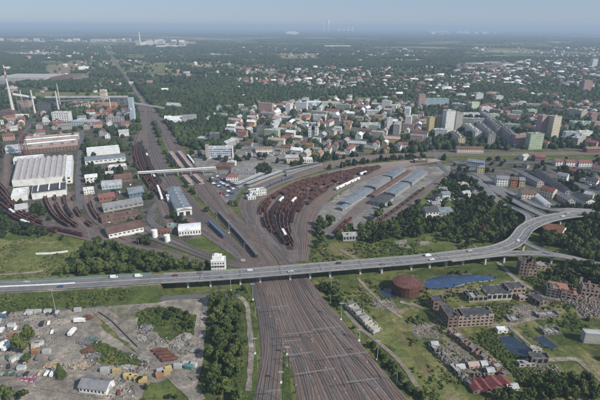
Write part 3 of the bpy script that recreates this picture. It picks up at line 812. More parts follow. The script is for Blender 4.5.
for t, (a_, b_) in {0: (190, 146), 1: (197, 144), 2: (192, 146), 3: (198, 144), 4: (186, 150), 5: (190, 150)}.items(): rake('F6', t, s_at_y('F6', t, a_), s_at_y('F6', t, b_), RD if t < 3 else DK, .3, .06, .02)
for t, (a_, b_) in {0: (5, 170), 1: (10, 230), 2: (10, 210), 3: (30, 220), 4: (60, 190)}.items(): rake('F7', t, a_, b_, RD, .4, .05, .03)
for t in range(0, 4): rake('F8', t, 30, 135, RD, .3, .2)
rake('F9', 1, 50, 110, RD, .3, .2); rake('F10', 0, 10, 100, DK, .3, .3)
rake('F4', 1, 15, 150, RD, .1, .12); rake('F5', 0, 5, 170, RD, .1, .05)
if EXTRA:
    V_, F_q, MI = [], [], []; mats_ = [WC[k] for k in WC] + [COAL, BARE, M_DARK]; ck = list(WC)
    for pos, ang, colr, full in EXTRA:
        for me, sel in ((GOND[(colr, full)][0], (ck.index(colr), 4, 6)), (GOND[(colr, full)][1], (4 if full else 5,) * 3)):
            b0 = len(V_); ca, sa = math.cos(ang), math.sin(ang)
            V_ += [(v.co.x * ca - v.co.y * sa + pos.x, v.co.x * sa + v.co.y * ca + pos.y, v.co.z + .68) for v in me.vertices]
            for f in me.polygons: F_q.append(tuple(i + b0 for i in f.vertices)); MI.append(sel[f.material_index])
    mb = MB(); mb.v, mb.f, mb.m = V_, F_q, MI; tag(mb.build('far_wagons', mats_), 'the many remaining freight wagons of the crowded sidings', None, None, 'stuff')
# passenger trains
MBLUE = mat('coach_blue', (0.06, 0.10, 0.18), 0.15, 0.6, 0.4, 0.5); MSIL = mat('coach_grey', (0.30, 0.31, 0.32), 0.15, 0.6, 0.5, 0.5); MROOFT = mat('coach_roof', (0.13, 0.13, 0.135), 0.2, 0.8)
def coach_tree(body, roofm, loco=False):
    L = 17.0 if loco else 24.2; mb = MB(); mb.box((0, 0, 2.35), (L, 2.8, 2.4)); mb.box((0, 0, 1.0), (L - 1, 2.4, .4), m=1)
    root = mb.build('coach' if not loco else 'locomotive', [body, M_DARK])
    v = []; prof = [(1.4, 3.55), (1.1, 3.9), (.5, 4.08), (-.5, 4.08), (-1.1, 3.9), (-1.4, 3.55)]
    for x in (-L / 2, L / 2): v += [(x, y, z) for y, z in prof]
    r = MB(); r.add(v, [(i, i + 1, i + 7, i + 6) for i in range(5)] + [tuple(range(6)), tuple(range(6, 12))[::-1]])
    for x in np.arange(-L / 2 + 3, L / 2 - 2, 4.5): r.box((x, 0, 4.12), (1.4, .8, .12))
    r.build('roof', roofm, root)
    for s in (-1, 1):
        g_ = MB(); g_.box((0, s * 1.415, 2.75), (L - 3.0 if not loco else L - 9, .03, .75)); g_.build('window_band', M_GLASS, root)
        link('bogie', BOG, root, (s * (L / 2 - 3.4), 0, 0))
    if loco:
        for s in (-1, 1):
            w_ = MB(); w_.box((s * (L / 2 + .015), 0, 2.8), (.03, 2.1, .8)); w_.build('windscreen', M_GLASS, root)
        p = MB(); p.bar((3, 0, 4.1), (4.2, 0, 4.9), .05); p.bar((4.2, 0, 4.9), (3, 0, 5.6), .05); p.bar((3, -.8, 5.6), (3, .8, 5.6), .06); p.build('pantograph', M_GREYM, root)
    return root
def train(key, t, ypx, n, body, roofm, cw, where, loco=None):
    s = s_at_y(key, t, ypx); proto = coach_tree(body, roofm); lp = coach_tree(loco, roofm, True) if loco else None
    used = False
    for k in range(n):
        if k == 0 and lp: o = lp; L = 17
        else: o = proto if not used else copy_tree(proto); used = True; L = 24.2
        p, a = along(ALLTR[key][t], s + L / 2); s += L + 1
        o.location = (p.x, p.y, .68); o.rotation_euler.z = a
        if k == 0 and lp: tag(o, f"{cw} locomotive leading the train {where}", 'locomotive')
        else: tag(o, f"{cw} coach, {ordw(k if lp else k + 1)} of its train {where}", 'railway coach', 'coaches of the passenger trains')
train('F1', 1, 262, 5, mat('coach_dark', (0.035, 0.045, 0.07), .2, .6, .4, .5), MROOFT, 'dark blue', 'on the main line above the viaduct', M_DARK)
train('F0', 2, 240, 2, MBLUE, mat('roof_blue', (0.08, 0.14, 0.24), .2, .6), 'bright blue', 'near the round turntable pit', MBLUE)
train('F1', 6, 167, 2, MSIL, M_WHITE, 'silver grey', 'at the station platforms')
train('F13', 1, 224, 2, M_WHITE, M_WHITE, 'white', 'beside the engine shed')
train('F2', 4, 200, 4, MBLUE, MROOFT, 'blue and grey', 'on the curve beside the yard')
train('F2', 2, 178, 3, MSIL, MROOFT, 'light grey', 'under the curved platform roofs')

# ================================================================== MASTS AND GANTRIES
def portal(pa, pb, zb, label):
    """catenary portal: beam between two photo pixels at height zb"""
    a = G(*pa, zb); b = G(*pb, zb); root = empty('catenary_gantry', ((a.x + b.x) / 2, (a.y + b.y) / 2, 0), 0, label, 'catenary gantry', 'catenary gantries over the tracks')
    c = Vector(root.location); A = a - c; B = b - c; d = (B - A); n = max(3, int(d.length / 1.2))
    mb = MB()
    for h in (0, .32):
        for q in (-.16, .16):
            o = Vector((-d.y, d.x, 0)).normalized() * q; mb.bar(A + o + Vector((0, 0, h)), B + o + Vector((0, 0, h)), .06, n=4)
    for i in range(n):
        p = A + d * (i / n); q = A + d * ((i + 1) / n); mb.bar(p, q + Vector((0, 0, .32)), .03, n=3)
    mb.build('beam', M_GREYM2, root)
    for p in (A, B):
        l = MB()
        for q in (-.3, .3): l.bar((p.x + q * .7, p.y, 0), (p.x + q * .7, p.y, zb + .9), .08, .06, 4)
        for k in range(8): l.bar((p.x - .21, p.y, k * zb / 8), (p.x + .21, p.y, (k + 1) * zb / 8), .05, n=3)
        l.build('leg', M_GREYM2, root); f = MB(); f.box((p.x, p.y, .35), (1.1, 1.1, .7)); f.build('footing', M_CONC, root)
    hb = MB(); k = max(2, int(d.length / 5)); 
    for i in range(1, k):
        p = A + d * (i / k); ins = MB(); ins.bar(p, p + Vector((0, 0, -1.5)), .07, n=4); ins.bar(p + Vector((-.8, 0, -1.5)), p + Vector((.8, 0, -1.4)), .05, n=4); ins.build('insulator', M_GREYM, root)
M_GREYM2 = mat('mast_grey', (0.24, 0.245, 0.24), 0.1, 1.0, 0.6, 0.4)
GN = [((312, 330), (341, 326.5), 'over the reddish tracks next below the viaduct'), ((326, 357.5), (368, 352), 'over the widest part of the reddish tracks'), ((346, 382.5), (378, 378.5), 'lowest on the outer side of the reddish tracks'),
      ((296, 374.5), (335, 368.5), 'over the inner reddish tracks by the grass wedge'), ((283, 334.5), (313, 332), 'over the fork where the grass wedge begins'), ((284, 341.5), (301, 340), 'just behind the wedge tip'),
      ((287, 355.5), (314, 352), 'beside the cabinet on the grass wedge'), ((270, 307.5), (288, 306), 'closest below the viaduct on the dark tracks'), ((267, 391.5), (281, 390), 'across the dark tracks by the picture edge')]
for a, b, l in GN: portal(a, b, 8.3, 'grey lattice catenary portal ' + l)
mm = MB(); mm.bar((0, 0, 0), (0, 0, 9.2), .2, .13, 6); MASTM = mm.mesh('catenary_mast', M_GREYM2)
am = MB(); am.bar((0, 0, 7.6), (2.9, 0, 8.2), .07, n=4); am.bar((0, 0, 8.8), (2.9, 0, 8.2), .05, n=4); am.bar((2.9, 0, 8.2), (2.9, 0, 6.6), .05, n=4); ARMM = am.mesh('arm', M_GREYM2)
def mast(p, a):
    o = link('catenary_mast', MASTM, None, (p.x, p.y, .3), a); link('arm', ARMM, o)
    later(o, 'grey steel mast with single arm', 'mast', 'catenary masts along the tracks', 'mast')
for key, t, off, s0, st in [('F1', 0, -3.2, 60, 42), ('F1', 6, 3.2, 190, 42), ('F2', 5, 3.2, 50, 45), ('F2', 0, -3.0, 250, 45), ('F3', 14, 3.4, 30, 50), ('F3', 7, 2.4, 60, 60), ('F0', 0, -3.4, 60, 55), ('F6', 0, -3.4, 60, 60), ('F7', 0, -3.2, 30, 60), ('F3', 0, -3, 90, 60)]:
    path = ALLTR[key][t]; s = s0; Lp = plen(path)
    while s < Lp - 20:
        p, a = along(path, s)
        q = p + Vector((math.sin(a), -math.cos(a), 0)) * off; px, py = proj(q.x, q.y, 0)
        dv = min((q.xy - v.xy).length for v in via[::2])
        if 0 < px < 600 and dv > 14 and py > 112: mast(q, a + (math.pi / 2 if off > 0 else -math.pi / 2))
        s += st
def light_tower(px, py, h, label):
    p = G(px, py); root = empty('floodlight_mast', p, 0, label, 'floodlight mast', 'tall floodlight masts')
    b = MB(); b.bar((0, 0, 0), (0, 0, h), .22, .11, 8); b.build('pole', M_GREYM, root)
    f = MB(); f.box((0, 0, .45), (1.3, 1.3, .9)); f.build('base', M_WHITE, root)
    t = MB(); t.bar((-1.6, 0, h), (1.6, 0, h), .1, n=4); t.box((0, 0, h + .1), (2.4, 1.2, .12)); t.build('crossarm', M_GREYM, root)
    for x in (-1.4, -.5, .5, 1.4): l = MB(); l.box((x, -.35, h + .35), (.55, .4, .45)); l.build('lamp', M_GREYM, root)
for a in [(377, 360.5, 15, 'white footed lighting mast in the bushes beside the reddish tracks'), (341, 320, 14, 'white footed lighting mast just below the viaduct on the track edge'), (359, 341, 9, 'short lighting mast among bushes between two taller ones'),
          (255, 354, 12, 'lighting mast with white foot beside the dark grove'), (287, 355, 6, 'low lighting mast on the grass wedge'), (281, 383, 8, 'lighting mast lowest on the grass wedge'), (56, 312, 19, 'tall thin lighting mast over the scrap yard road'), (97, 314, 0, ''),
          (342, 181, 28, 'very tall lighting mast rising from the curved freight yard'), (355, 163, 26, 'tall lighting mast before the hedge behind the yard'), (331, 165, 22, 'tall lighting mast at the town side of the yard'), (409, 186, 18, 'lighting mast between the grey freight halls'),
          (308, 204, 20, 'lighting mast at the near edge of the red wagon rows'), (338, 196, 18, 'lighting mast between the yard and the apron'), (231, 291, 17, 'thin lighting mast beside the underpass meadow'), (253, 300, 14, 'lighting mast where the gravel road meets the dark tracks'),
          (229, 233, 14, 'lighting mast on the main line above the blue engine'), (513, 155, 18, 'lighting mast on the railway line by the tower blocks'), (562, 154, 18, 'lighting mast on the railway line by the red roofed sheds'), (353, 268, 12, 'lamp mast standing up against the viaduct parapet'), (331, 290, 11, 'lighting mast in front of the viaduct above the bushes')]:
    if a[2]: light_tower(*a)

# ================================================================== VEHICLES
def car_tree(paint, van=False):
    L, W, Hh = (5.6, 2.0, 2.3) if van else (4.4, 1.8, 1.45); mb = MB()
    zb = .35; zm = 1.0 if not van else 1.25
    mb.box((0, 0, (zb + zm) / 2), (L, W, zm - zb)); 
    def fr(x0, x1, x2, x3, z0, z1, w0, w1, m):
        v = [(x0, -w0, z0), (x3, -w0, z0), (x3, w0, z0), (x0, w0, z0), (x1, -w1, z1), (x2, -w1, z1), (x2, w1, z1), (x1, w1, z1)]
        mb.add(v, [(4, 5, 6, 7), (0, 1, 5, 4), (1, 2, 6, 5), (2, 3, 7, 6), (3, 0, 4, 7)], m)
    if van: fr(-L / 2, -L / 2 + .1, L / 2 - 1.5, L / 2 - .5, zm, Hh, W / 2, W / 2 - .1, 0)
    else: fr(-L / 2 + .3, -L / 2 + .9, L / 2 - 1.9, L / 2 - 1.1, zm, Hh, W / 2 - .04, W / 2 - .22, 0)
    root = mb.build('parked_van' if van else 'parked_car', paint)
    g_ = MB()
    if van: g_.quad((L / 2 - .52, -W / 2 + .15, zm + .1), (L / 2 - .52, W / 2 - .15, zm + .1), (L / 2 - 1.42, W / 2 - .2, Hh - .1), (L / 2 - 1.42, -W / 2 + .2, Hh - .1))
    else:
        g_.quad((L / 2 - 1.12, -W / 2 + .15, zm + .04), (L / 2 - 1.12, W / 2 - .15, zm + .04), (L / 2 - 1.84, W / 2 - .28, Hh - .06), (L / 2 - 1.84, -W / 2 + .28, Hh - .06))
    g_.build('windscreen', M_GLASS, root)
    for s in (-1, 1):
        sg = MB(); x0, x1 = (-.1, 1.4) if van else (-1.5, .75)
        sg.quad((x0, s * (W / 2 - .02), zm + .05), (x1, s * (W / 2 - .02), zm + .05), (x1 - .45, s * (W / 2 - .16), Hh - .15), (x0 + .35, s * (W / 2 - .16), Hh - .15)); sg.build('side_window', M_GLASS, root)
        for x in (-L / 2 + .85, L / 2 - .85):
            wh = MB(); wh.bar((x, s * (W / 2 - .18), .33), (x, s * (W / 2 + .02), .33), .33, n=10); wh.build('wheel', M_DARK, root)
    return root
CP = {'white': (0.70, 0.71, 0.72), 'silver': (0.42, 0.43, 0.44), 'grey': (0.16, 0.165, 0.17), 'black': (0.03, 0.03, 0.035), 'red': (0.20, 0.035, 0.03), 'blue': (0.045, 0.075, 0.16), 'dark green': (0.05, 0.10, 0.07), 'beige': (0.45, 0.38, 0.27)}
PROTO = {}
def car(x, y, z, rz, colr, van, where, parts=True):
    k = (colr, van)
    if k not in PROTO: PROTO[k] = car_tree(mat('car_' + colr.replace(' ', '_'), CP[colr], 0.06, 1.0, 0.3, 0.5), van); o = PROTO[k]
    else:
        o = copy_tree(PROTO[k]) if parts else PROTO[k].copy()
        if not parts: COL.objects.link(o)
    o.location = (x, y, z); o.rotation_euler.z = rz
    later(o, f"{colr} {'van' if van else 'car'} {where}", 'van' if van else 'car', 'cars and vans ' + where, 'car'); return o
def on_deck(path, px, off, colr, van):
    k = min(range(1, len(path) - 1), key=lambda i: abs(x_px(path[i]) - px)); p = path[k]; q = side(path)[k]; d = path[k + 1] - path[k - 1]; a = math.atan2(d.y, d.x)
    c = p + q * off; car(c.x, c.y, c.z + .03, a if off < 0 else a + math.pi, colr, van, 'driving on the motorway')
random.seed(3)
allmain = ramp_path + via
for px, off, c_, v_ in [(107, -5, 'white', True), (137, -4.6, 'white', True), (170, -3, 'red', False), (201, -5, 'grey', False), (434, -4, 'white', True), (432, 3.5, 'white', False), (516, 2, 'white', False), (290, 3.6, 'silver', False), (345, -4, 'black', False), (20, -5, 'silver', False),
                        (60, 4.6, 'blue', False), (250, -4, 'white', False), (382, 4, 'grey', False), (470, -4, 'silver', False), (560, 2, 'white', False), (569, -3, 'silver', False)]: on_deck(allmain, px, off, c_, v_)
for px, py, an, c_ in [(515, 207.5, -1.0, 'grey'), (493, 197, -1.2, 'white'), (505, 203.5, -1.0, 'black'), (479, 180, -.9, 'silver'), (540, 208, -.1, 'blue'), (549, 209, -.1, 'white'), (500, 196, 2.1, 'red')]:
    p = G(px, py, .45); car(p.x, p.y, .45, an, c_, False, 'driving on the town carriageways', False)
# parked: station car park, allotments, scrap yard
def lot(px, n, where, ang, sp=(3.0, 6.5), cols=('white', 'silver', 'grey', 'black', 'red', 'blue', 'white'), parts=False, dens=.75, pv=.1):
    P = [G(*q) for q in px]; x0, x1 = min(p.x for p in P), max(p.x for p in P); y0, y1 = min(p.y for p in P), max(p.y for p in P); c0 = Vector(((x0 + x1) / 2, (y0 + y1) / 2)); L = (Vector((x1, y1)) - Vector((x0, y0))).length / 2
    k = 0; ca, sa = math.cos(ang), math.sin(ang)
    for v in np.arange(-L, L, sp[1] * 1.5):
        for u in np.arange(-L, L, sp[0]):
            x = c0.x + u * ca - v * sa; y = c0.y + u * sa + v * ca; qx, qy = proj(x, y, 0)
            if k < n and inpoly(np.array([qx]), np.array([qy]), px)[0] and random.random() < dens:
                car(x, y, .42, ang + math.pi / 2 + random.uniform(-.08, .08), random.choice(cols), random.random() < pv, where, parts); k += 1
lot([(207, 178), (222, 176), (236, 186), (231, 198), (222, 194)], 60, 'parked in the station car park', -.9)
lot([(575, 175), (606, 170), (606, 190), (590, 186)], 40, 'parked behind the red sheds', .5)
lot([(425, 192), (460, 190), (462, 203), (430, 206)], 30, 'parked among the garages by the freight halls', .2, dens=.5)
lot([(240, 150), (288, 150), (292, 156), (245, 158)], 30, 'parked on the station forecourt', .1, dens=.4)

# ================================================================== BUILDINGS
WALLC = {'white': (0.66, 0.66, 0.63), 'cream': (0.58, 0.52, 0.40), 'yellow': (0.50, 0.42, 0.22), 'grey': (0.30, 0.30, 0.30), 'pink': (0.42, 0.29, 0.25), 'pale green': (0.40, 0.47, 0.34), 'dark grey': (0.13, 0.13, 0.14),
         'brick': (0.23, 0.125, 0.095), 'blue': (0.12, 0.17, 0.24), 'pale blue': (0.36, 0.44, 0.50), 'orange': (0.42, 0.19, 0.10), 'brown': (0.17, 0.12, 0.095), 'concrete': (0.36, 0.345, 0.32)}
ROOFC = {'grey': (0.20, 0.20, 0.21), 'dark': (0.075, 0.075, 0.08), 'red': (0.21, 0.095, 0.080), 'brown': (0.14, 0.085, 0.07), 'pale': (0.36, 0.37, 0.375), 'white': (0.66, 0.67, 0.67), 'blue grey': (0.17, 0.20, 0.225), 'orange': (0.24, 0.155, 0.12), 'rust': (0.17, 0.075, 0.05), 'green': (0.12, 0.24, 0.19)}
def WM(c): return mat('wall_' + c.replace(' ', '_'), WALLC[c], 0.08, 0.5, stain=tuple(x * .62 for x in WALLC[c]), sscale=0.12, samt=.55)
def RM(c): return mat('roof_' + c.replace(' ', '_'), ROOFC[c], 0.14, 0.35, stain=tuple(x * .55 for x in ROOFC[c]), sscale=0.1, samt=.7)

def facade(mb, w, d, h, fl, bay=3.2, win=(.42, .45), z0=0.0, gm=1, sides=(1, 1, 1, 1), m=0):
    """four walls with a grid of window panes let into them"""
    P = [(-w / 2, -d / 2), (w / 2, -d / 2), (w / 2, d / 2), (-w / 2, d / 2)]
    for k in range(4):
        a = Vector((*P[k], z0)); b = Vector((*P[(k + 1) % 4], z0)); L = (b - a).length
        nx = max(1, int(L / bay)) if sides[k] and fl else 0
        if not nx: mb.quad(a, b, b + Vector((0, 0, h)), a + Vector((0, 0, h)), m); continue
        ux = (b - a) / nx; uz = Vector((0, 0, h / fl)); nn = Vector(((b - a).y, -(b - a).x, 0)).normalized() * -.14
        x0, x1 = .5 - win[0] / 2, .5 + win[0] / 2; y0, y1 = .3, .3 + win[1]
        if fl == 1 and bay >= 4 and win == (.42, .45): x0, x1, y0, y1 = .22, .78, .5, .74
        for i in range(nx):
            for j in range(fl):
                o = a + ux * i + uz * j; q = lambda u, v: o + ux * u + uz * v
                mb.quad(q(0, 0), q(1, 0), q(1, y0), q(0, y0), m); mb.quad(q(0, y1), q(1, y1), q(1, 1), q(0, 1), m)
                mb.quad(q(0, y0), q(x0, y0), q(x0, y1), q(0, y1), m); mb.quad(q(x1, y0), q(1, y0), q(1, y1), q(x1, y1), m)
                A, B, C, D = q(x0, y0), q(x1, y0), q(x1, y1), q(x0, y1)
                mb.quad(A + nn, B + nn, C + nn, D + nn, gm)
                mb.quad(A, B, B + nn, A + nn, m); mb.quad(D + nn, C + nn, C, D, m); mb.quad(A + nn, D + nn, D, A, m); mb.quad(B, C, C + nn, B + nn, m)

def gable_roof(mb, w, d, z, rise, over=.5, m=0, wm=None):
    """ridge along the longer side x"""
    x, y = w / 2 + over, d / 2 + over; e = z - over * rise / (d / 2); t = .22
    v = [(-x, -y, e), (x, -y, e), (x, 0, z + rise), (-x, 0, z + rise), (-x, y, e), (x, y, e)]; v2 = [(a, b, c + t) for a, b, c in v]
    mb.add(v + v2, [(3, 2, 1, 0), (2, 3, 4, 5), (6, 7, 8, 9), (9, 8, 11, 10), (0, 1, 7, 6), (5, 4, 10, 11), (1, 2, 8, 7), (2, 5, 11, 8), (0, 6, 9, 3), (3, 9, 10, 4)], m)
def gable_ends(mb, w, d, z, rise, m=0):
    for s in (-1, 1): mb.add([(s * w / 2, -d / 2, z), (s * w / 2, d / 2, z), (s * w / 2, 0, z + rise - .03)], [(0, 1, 2) if s > 0 else (2, 1, 0)], m)
def flat_roof(mb, w, d, z, m=0, m2=1, clutter=True):
    mb.box((0, 0, z + .12), (w + .3, d + .3, .24), m=m)
    for s in (-1, 1):
        mb.box((0, s * (d / 2), z + .5), (w + .34, .3, .52), m=m2); mb.box((s * (w / 2), 0, z + .5), (.3, d - .35, .52), m=m2)
    if clutter:
        for k in range(max(1, int(w / 14))): mb.box((-w / 2 + (k + .5) * w / max(1, int(w / 14)), random.uniform(-.15, .15) * d, z + 1.2), (min(4, w * .3), min(3, d * .35), 2.0), m=m2)
def hip_roof(mb, w, d, z, rise, m=0, over=.5):
    x, y = w / 2 + over, d / 2 + over; r = max(0.5, w / 2 - d / 2)
    mb.add([(-x, -y, z), (x, -y, z), (x, y, z), (-x, y, z), (-r, 0, z + rise), (r, 0, z + rise)], [(0, 1, 5, 4), (2, 3, 4, 5), (1, 2, 5), (3, 0, 4), (3, 2, 1, 0)], m)

def bld(name, label, cat, px, py, w, d, h, rot=0.0, wall='white', roof='grey', rt='flat', fl=3, bay=3.2, rise=None, group=None, front=True, win=(.42, .45), anchor=None, take=True, roofm=None, sides=(1, 1, 1, 1), clutter=True, z=0):
    """px, py: photo pixel of the foot of its near facade; rot in degrees, 0 faces the camera"""
    if anchor is None and px < 150 and 128 < py < 240: rot += 22; h *= .8
    rz = R(rot)
    if anchor is None:
        f = G(px, py); c = f + Vector((-math.sin(rz), math.cos(rz), 0)) * (d / 2)
    else: c = anchor
    root = empty(name, (c.x, c.y, z), rz, label, cat, group)
    mb = MB(); facade(mb, w, d, h, fl, bay, win, sides=sides); rise = rise or d * .28
    if rt == 'gable': gable_ends(mb, w, d, h, rise)
    mb.build('wall', [WM(wall), M_GLASS], root)
    rb = MB(); rm = roofm or RM(roof)
    if rt == 'flat': flat_roof(rb, w, d, h, 0, 1, clutter); rb.build('roof', [rm, WM(wall)], root)
    elif rt == 'gable':
        gable_roof(rb, w, d, h, rise); r = rb.build('roof', rm, root)
        if w < 30 and clutter: ch = MB(); ch.box((w * .22, d * .12, h + rise), (.9, .7, 2.2)); ch.build('chimney', WM('brick'), r)
    elif rt == 'hip': hip_roof(rb, w, d, h, rise); rb.build('roof', rm, root)
    elif rt == 'barrel':
        n = 10; v = []
        for x in (-w / 2 - .3, w / 2 + .3):
            for i in range(n + 1): t = math.pi * i / n; v.append((x, -math.cos(t) * (d / 2 + .3), h + math.sin(t) * rise))
        rb.add(v, [(i, i + n + 1, i + n + 2, i + 1) for i in range(n)] + [tuple(range(n + 1)), tuple(range(n + 1, 2 * n + 2))[::-1]]); rb.build('roof', rm, root)
    if take: take_rect(c.x, c.y, w, d, rz)
    return root
def longb(name, label, cat, p1, p2, d, h, **k):
    """axis between two photo pixels on the ground"""
    a, b = G(*p1), G(*p2); rz = math.degrees(math.atan2(b.y - a.y, b.x - a.x)); return bld(name, label, cat, 0, 0, (b - a).length, d, h, rz, anchor=(a + b) / 2, **k)
def part_box(root, name, c, s, m, rz=0): mb = MB(); mb.box(c, s, rz); return mb.build(name, m, root)

# ---- tower blocks and slabs
TB = 'apartment block'; TG = 'large blocks of flats in the town'
for a in [('tower_block', 'yellow tower block, wider of the yellowish pair left of the white towers', 431.5, 131, 13, 13, 27, 10, 'yellow', 9), ('tower_block', 'second yellow tower block, touching its twin on the white towers side', 438.5, 130.5, 13, 13, 27, 10, 'yellow', 9),
          ('tower_block', 'white tower block with the higher roof beside the yellow towers', 449, 132, 20, 15, 42, 14, 'white', 14), ('tower_block', 'white tower block of the white pair on the side away from the yellow towers', 458, 131, 15, 15, 36, 14, 'concrete', 12),
          ('tower_block', 'tall pink tower block standing tight beside the cream tower', 542.5, 138, 17, 14, 42, 14, 'pink', 14), ('tower_block', 'tall cream tower block standing tight beside the pink tower', 554, 139.5, 17, 14, 43, 14, 'cream', 14),
          ('apartment_block', 'pink block of flats between the dark slab and the pale green block', 520.5, 146.5, 24, 12, 20, 4, 'pink', 7), ('apartment_block', 'pale green block of flats below the pair of towers', 535, 149.5, 25, 13, 27, 8, 'pale green', 9),
          ('tower_block', 'dark lone tower block at the wooded suburb by the picture edge', 586.5, 92.5, 26, 18, 38, 0, 'pink', 10), ('tower_block', 'small white tower block behind the white tower pair among trees', 479, 102, 20, 15, 24, 0, 'white', 8),
          ('tower_block', 'low white tower block next to the small white one behind the town', 499, 102.5, 20, 15, 18, 0, 'white', 6), ('tower_block', 'narrow white tower in the middle of the old town roofs', 362.5 + 27, 129, 11, 11, 22, 0, 'white', 7),
          ('tower_block', 'white block of flats with a bright gable behind the yellow towers', 478, 126, 22, 12, 15, -20, 'white', 5), ('tower_block', 'cream tower block at the picture edge above the town', 583, 121, 14, 12, 22, 0, 'cream', 7), ('tower_block', 'pink tower block at the far end of the town', 593, 122, 14, 12, 20, -5, 'pink', 6),
          ('tower_block', 'lone white tower on the suburb skyline at the picture edge', 594, 68, 26, 22, 45, 0, 'white', 10)]:
    n, l, px, py, w_, d_, h_, rt_, c_, fl_ = a; bld(n, l, 'tower block' if n[0] == 't' else TB, px, py, w_, d_, h_, rt_, c_, 'grey', 'flat', fl_, 3.0, group=TG)
for l, p1, p2, d_, h_, c_, rc, fl_ in [
    ('longest dark slab of flats with a bright white end', (478, 131), (491, 144), 12, 19, 'concrete', 'dark', 6), ('dark slab of flats next to the pink block', (497, 130), (512, 145), 12, 19, 'grey', 'dark', 6), ('middle dark slab of flats with a pale end', (488, 126), (499, 137), 12, 17, 'concrete', 'dark', 6),
    ('low slab of flats with a cream end beside the white towers', (453, 138), (461, 146), 12, 14, 'cream', 'dark', 4), ('slab of flats with a white end behind the dark slabs', (467, 131), (478, 140), 12, 15, 'white', 'grey', 5), ('slab of flats farther back in line with the dark slabs', (482, 119), (492, 126), 12, 16, 'concrete', 'grey', 5),
    ('pale slab of flats on the tree line beyond the cream tower', (563, 139), (577, 139), 11, 14, 'pale blue', 'pale', 4), ('second pale slab of flats beyond the cream tower', (575, 139), (589, 138), 11, 14, 'white', 'pale', 4)]:
    longb('apartment_block', l, TB, p1, p2, d_, h_, wall=c_, roof=rc, fl=fl_, group=TG)
bld('office_slab', 'very long pale office slab on the edge of the woods behind the town', 'office building', 434, 107.5, 74, 14, 22, 0, 'pale blue', 'green', 'flat', 6, 3.0)
bld('office_tower', 'taller pink grey tower at the end of the long office slab', 'office building', 421.5, 107.5, 17, 15, 33, 0, 'pink', 'grey', 'flat', 8, 3.0)
bld('office_slab', 'low wide building with a green roof among far trees', 'office building', 541, 97.5, 65, 20, 8, 0, 'white', 'green', 'flat', 2, 5)
bld('warehouse', 'long yellow warehouse with bright walls behind the old town', 'warehouse', 331, 107, 48, 30, 10, 0, 'yellow', 'pale', 'flat', 1, 6)
bld('warehouse', 'pale blue warehouse beside the long yellow one', 'warehouse', 314, 106, 40, 30, 9, 0, 'pale blue', 'white', 'flat', 1, 6)
bld('warehouse', 'long white warehouse roof in the town centre', 'warehouse', 371, 128, 42, 20, 7, 0, 'white', 'pale', 'flat', 2, 5)
bld('warehouse', 'wide low pale warehouse below the wooded suburb', 'warehouse', 469, 118, 62, 26, 8, 0, 'white', 'pale', 'flat', 2, 5)
bld('school', 'long low cream school building before the railway line', 'school', 470, 153.5, 44, 12, 8, -3, 'cream', 'brown', 'gable', 2, 3, rise=3)
bld('warehouse', 'long warehouse with a pale green roof at the picture edge beyond the towers', 'warehouse', 588, 127, 60, 24, 8, -8, 'white', 'green', 'flat', 2, 5)
for i, (px, py, w_, c_, rc, l) in enumerate([(560, 166, 14, 'white', 'red', 'white shed with bright red roof'), (571, 166.5, 16, 'white', 'red', 'white double shed with red roof'), (585, 167, 20, 'white', 'red', 'widest white shed with the brightest red roof'), (540, 161.5, 16, 'brick', 'red', 'dark brick shed with a red roof'), (594, 153, 26, 'brick', 'orange', 'long brick shed with orange roof above the railway')]):
    bld('shed', l + ' along the railway line at the right', 'shed', px, py, w_, 13, 7, 0, c_, rc, 'gable', 2, 4, rise=2.5)

# ---- church
ch = empty('church', G(313, 137), R(-8), 'white church with two square towers above the red town roofs', 'church')
nb_ = MB(); facade(nb_, 15, 30, 13, 1, 4.5, (.3, .6)); nb_.build('nave', [WM('white'), M_GLASS], ch, (0, 18, 0)); rb = MB(); gable_roof(rb, 30, 15, 13, 7); o = rb.build('roof', RM('dark'), ch, (0, 18, 0), math.pi / 2)
for s in (-1, 1):
    t = MB(); facade(t, 5.2, 5.2, 22, 4, 2.6, (.3, .4)); tw = t.build('tower', [WM('white'), M_GLASS], ch, (s * 6.2, 1, 0)); q = MB(); q.add([(-2.9, -2.9, 22), (2.9, -2.9, 22), (2.9, 2.9, 22), (-2.9, 2.9, 22), (0, 0, 29)], [(0, 1, 4), (1, 2, 4), (2, 3, 4), (3, 0, 4)]); q.build('spire', RM('dark'), tw)
take_rect(G(313, 137).x, G(313, 137).y + 14, 22, 34, 0)

# ---- railway station
st = bld('station_building', 'long station building with a grid of blue panes and white frame', 'station', 220.5, 158.5, 38, 13, 17, 3, 'white', 'pale', 'flat', 0)
PB = mat('blue_panel', (0.06, 0.14, 0.30), 0.25, 0.5, 0.25, 0.5); PB2 = mat('pale_panel', (0.30, 0.38, 0.46), 0.2, 0.5, 0.3, 0.5)
for r in range(4):
    for c in range(12):
        q = MB(); q.box((-17.2 + c * 3.13, -6.56, 4.4 + r * 3.5), (2.5, .12, 2.3)); q.build('window', PB if (r * 5 + c * 3) % 7 else PB2, st)
for s in (-1, 1): part_box(st, 'end_frame', (s * 19.4, -1, 8.6), (.8, 13.5, 17.6), WM('white'))
part_box(st, 'entrance_canopy', (2, -9.5, 3.4), (26, 6, .5), RM('pale'))
bld('stair_tower', 'narrow tall stair tower at the end of the blue glazed station', 'tower', 207.5, 160, 4.5, 7, 23, 3, 'concrete', 'pale', 'flat', 0, clutter=False)
bld('station_annex', 'low brown annex hall before the blue glazed station', 'station', 223, 170, 24, 22, 5, -8, 'brown', 'brown', 'flat', 1, 4)
bld('station_annex', 'white canopied low wing beside the brown station annex', 'station', 231, 166, 12, 10, 5.5, -8, 'white', 'pale', 'flat', 1, 4)
bld('office_block', 'dark glazed cube building behind the station roof', 'office building', 214.5, 142, 17, 14, 15, 5, 'dark grey', 'grey', 'flat', 4, 2.5)
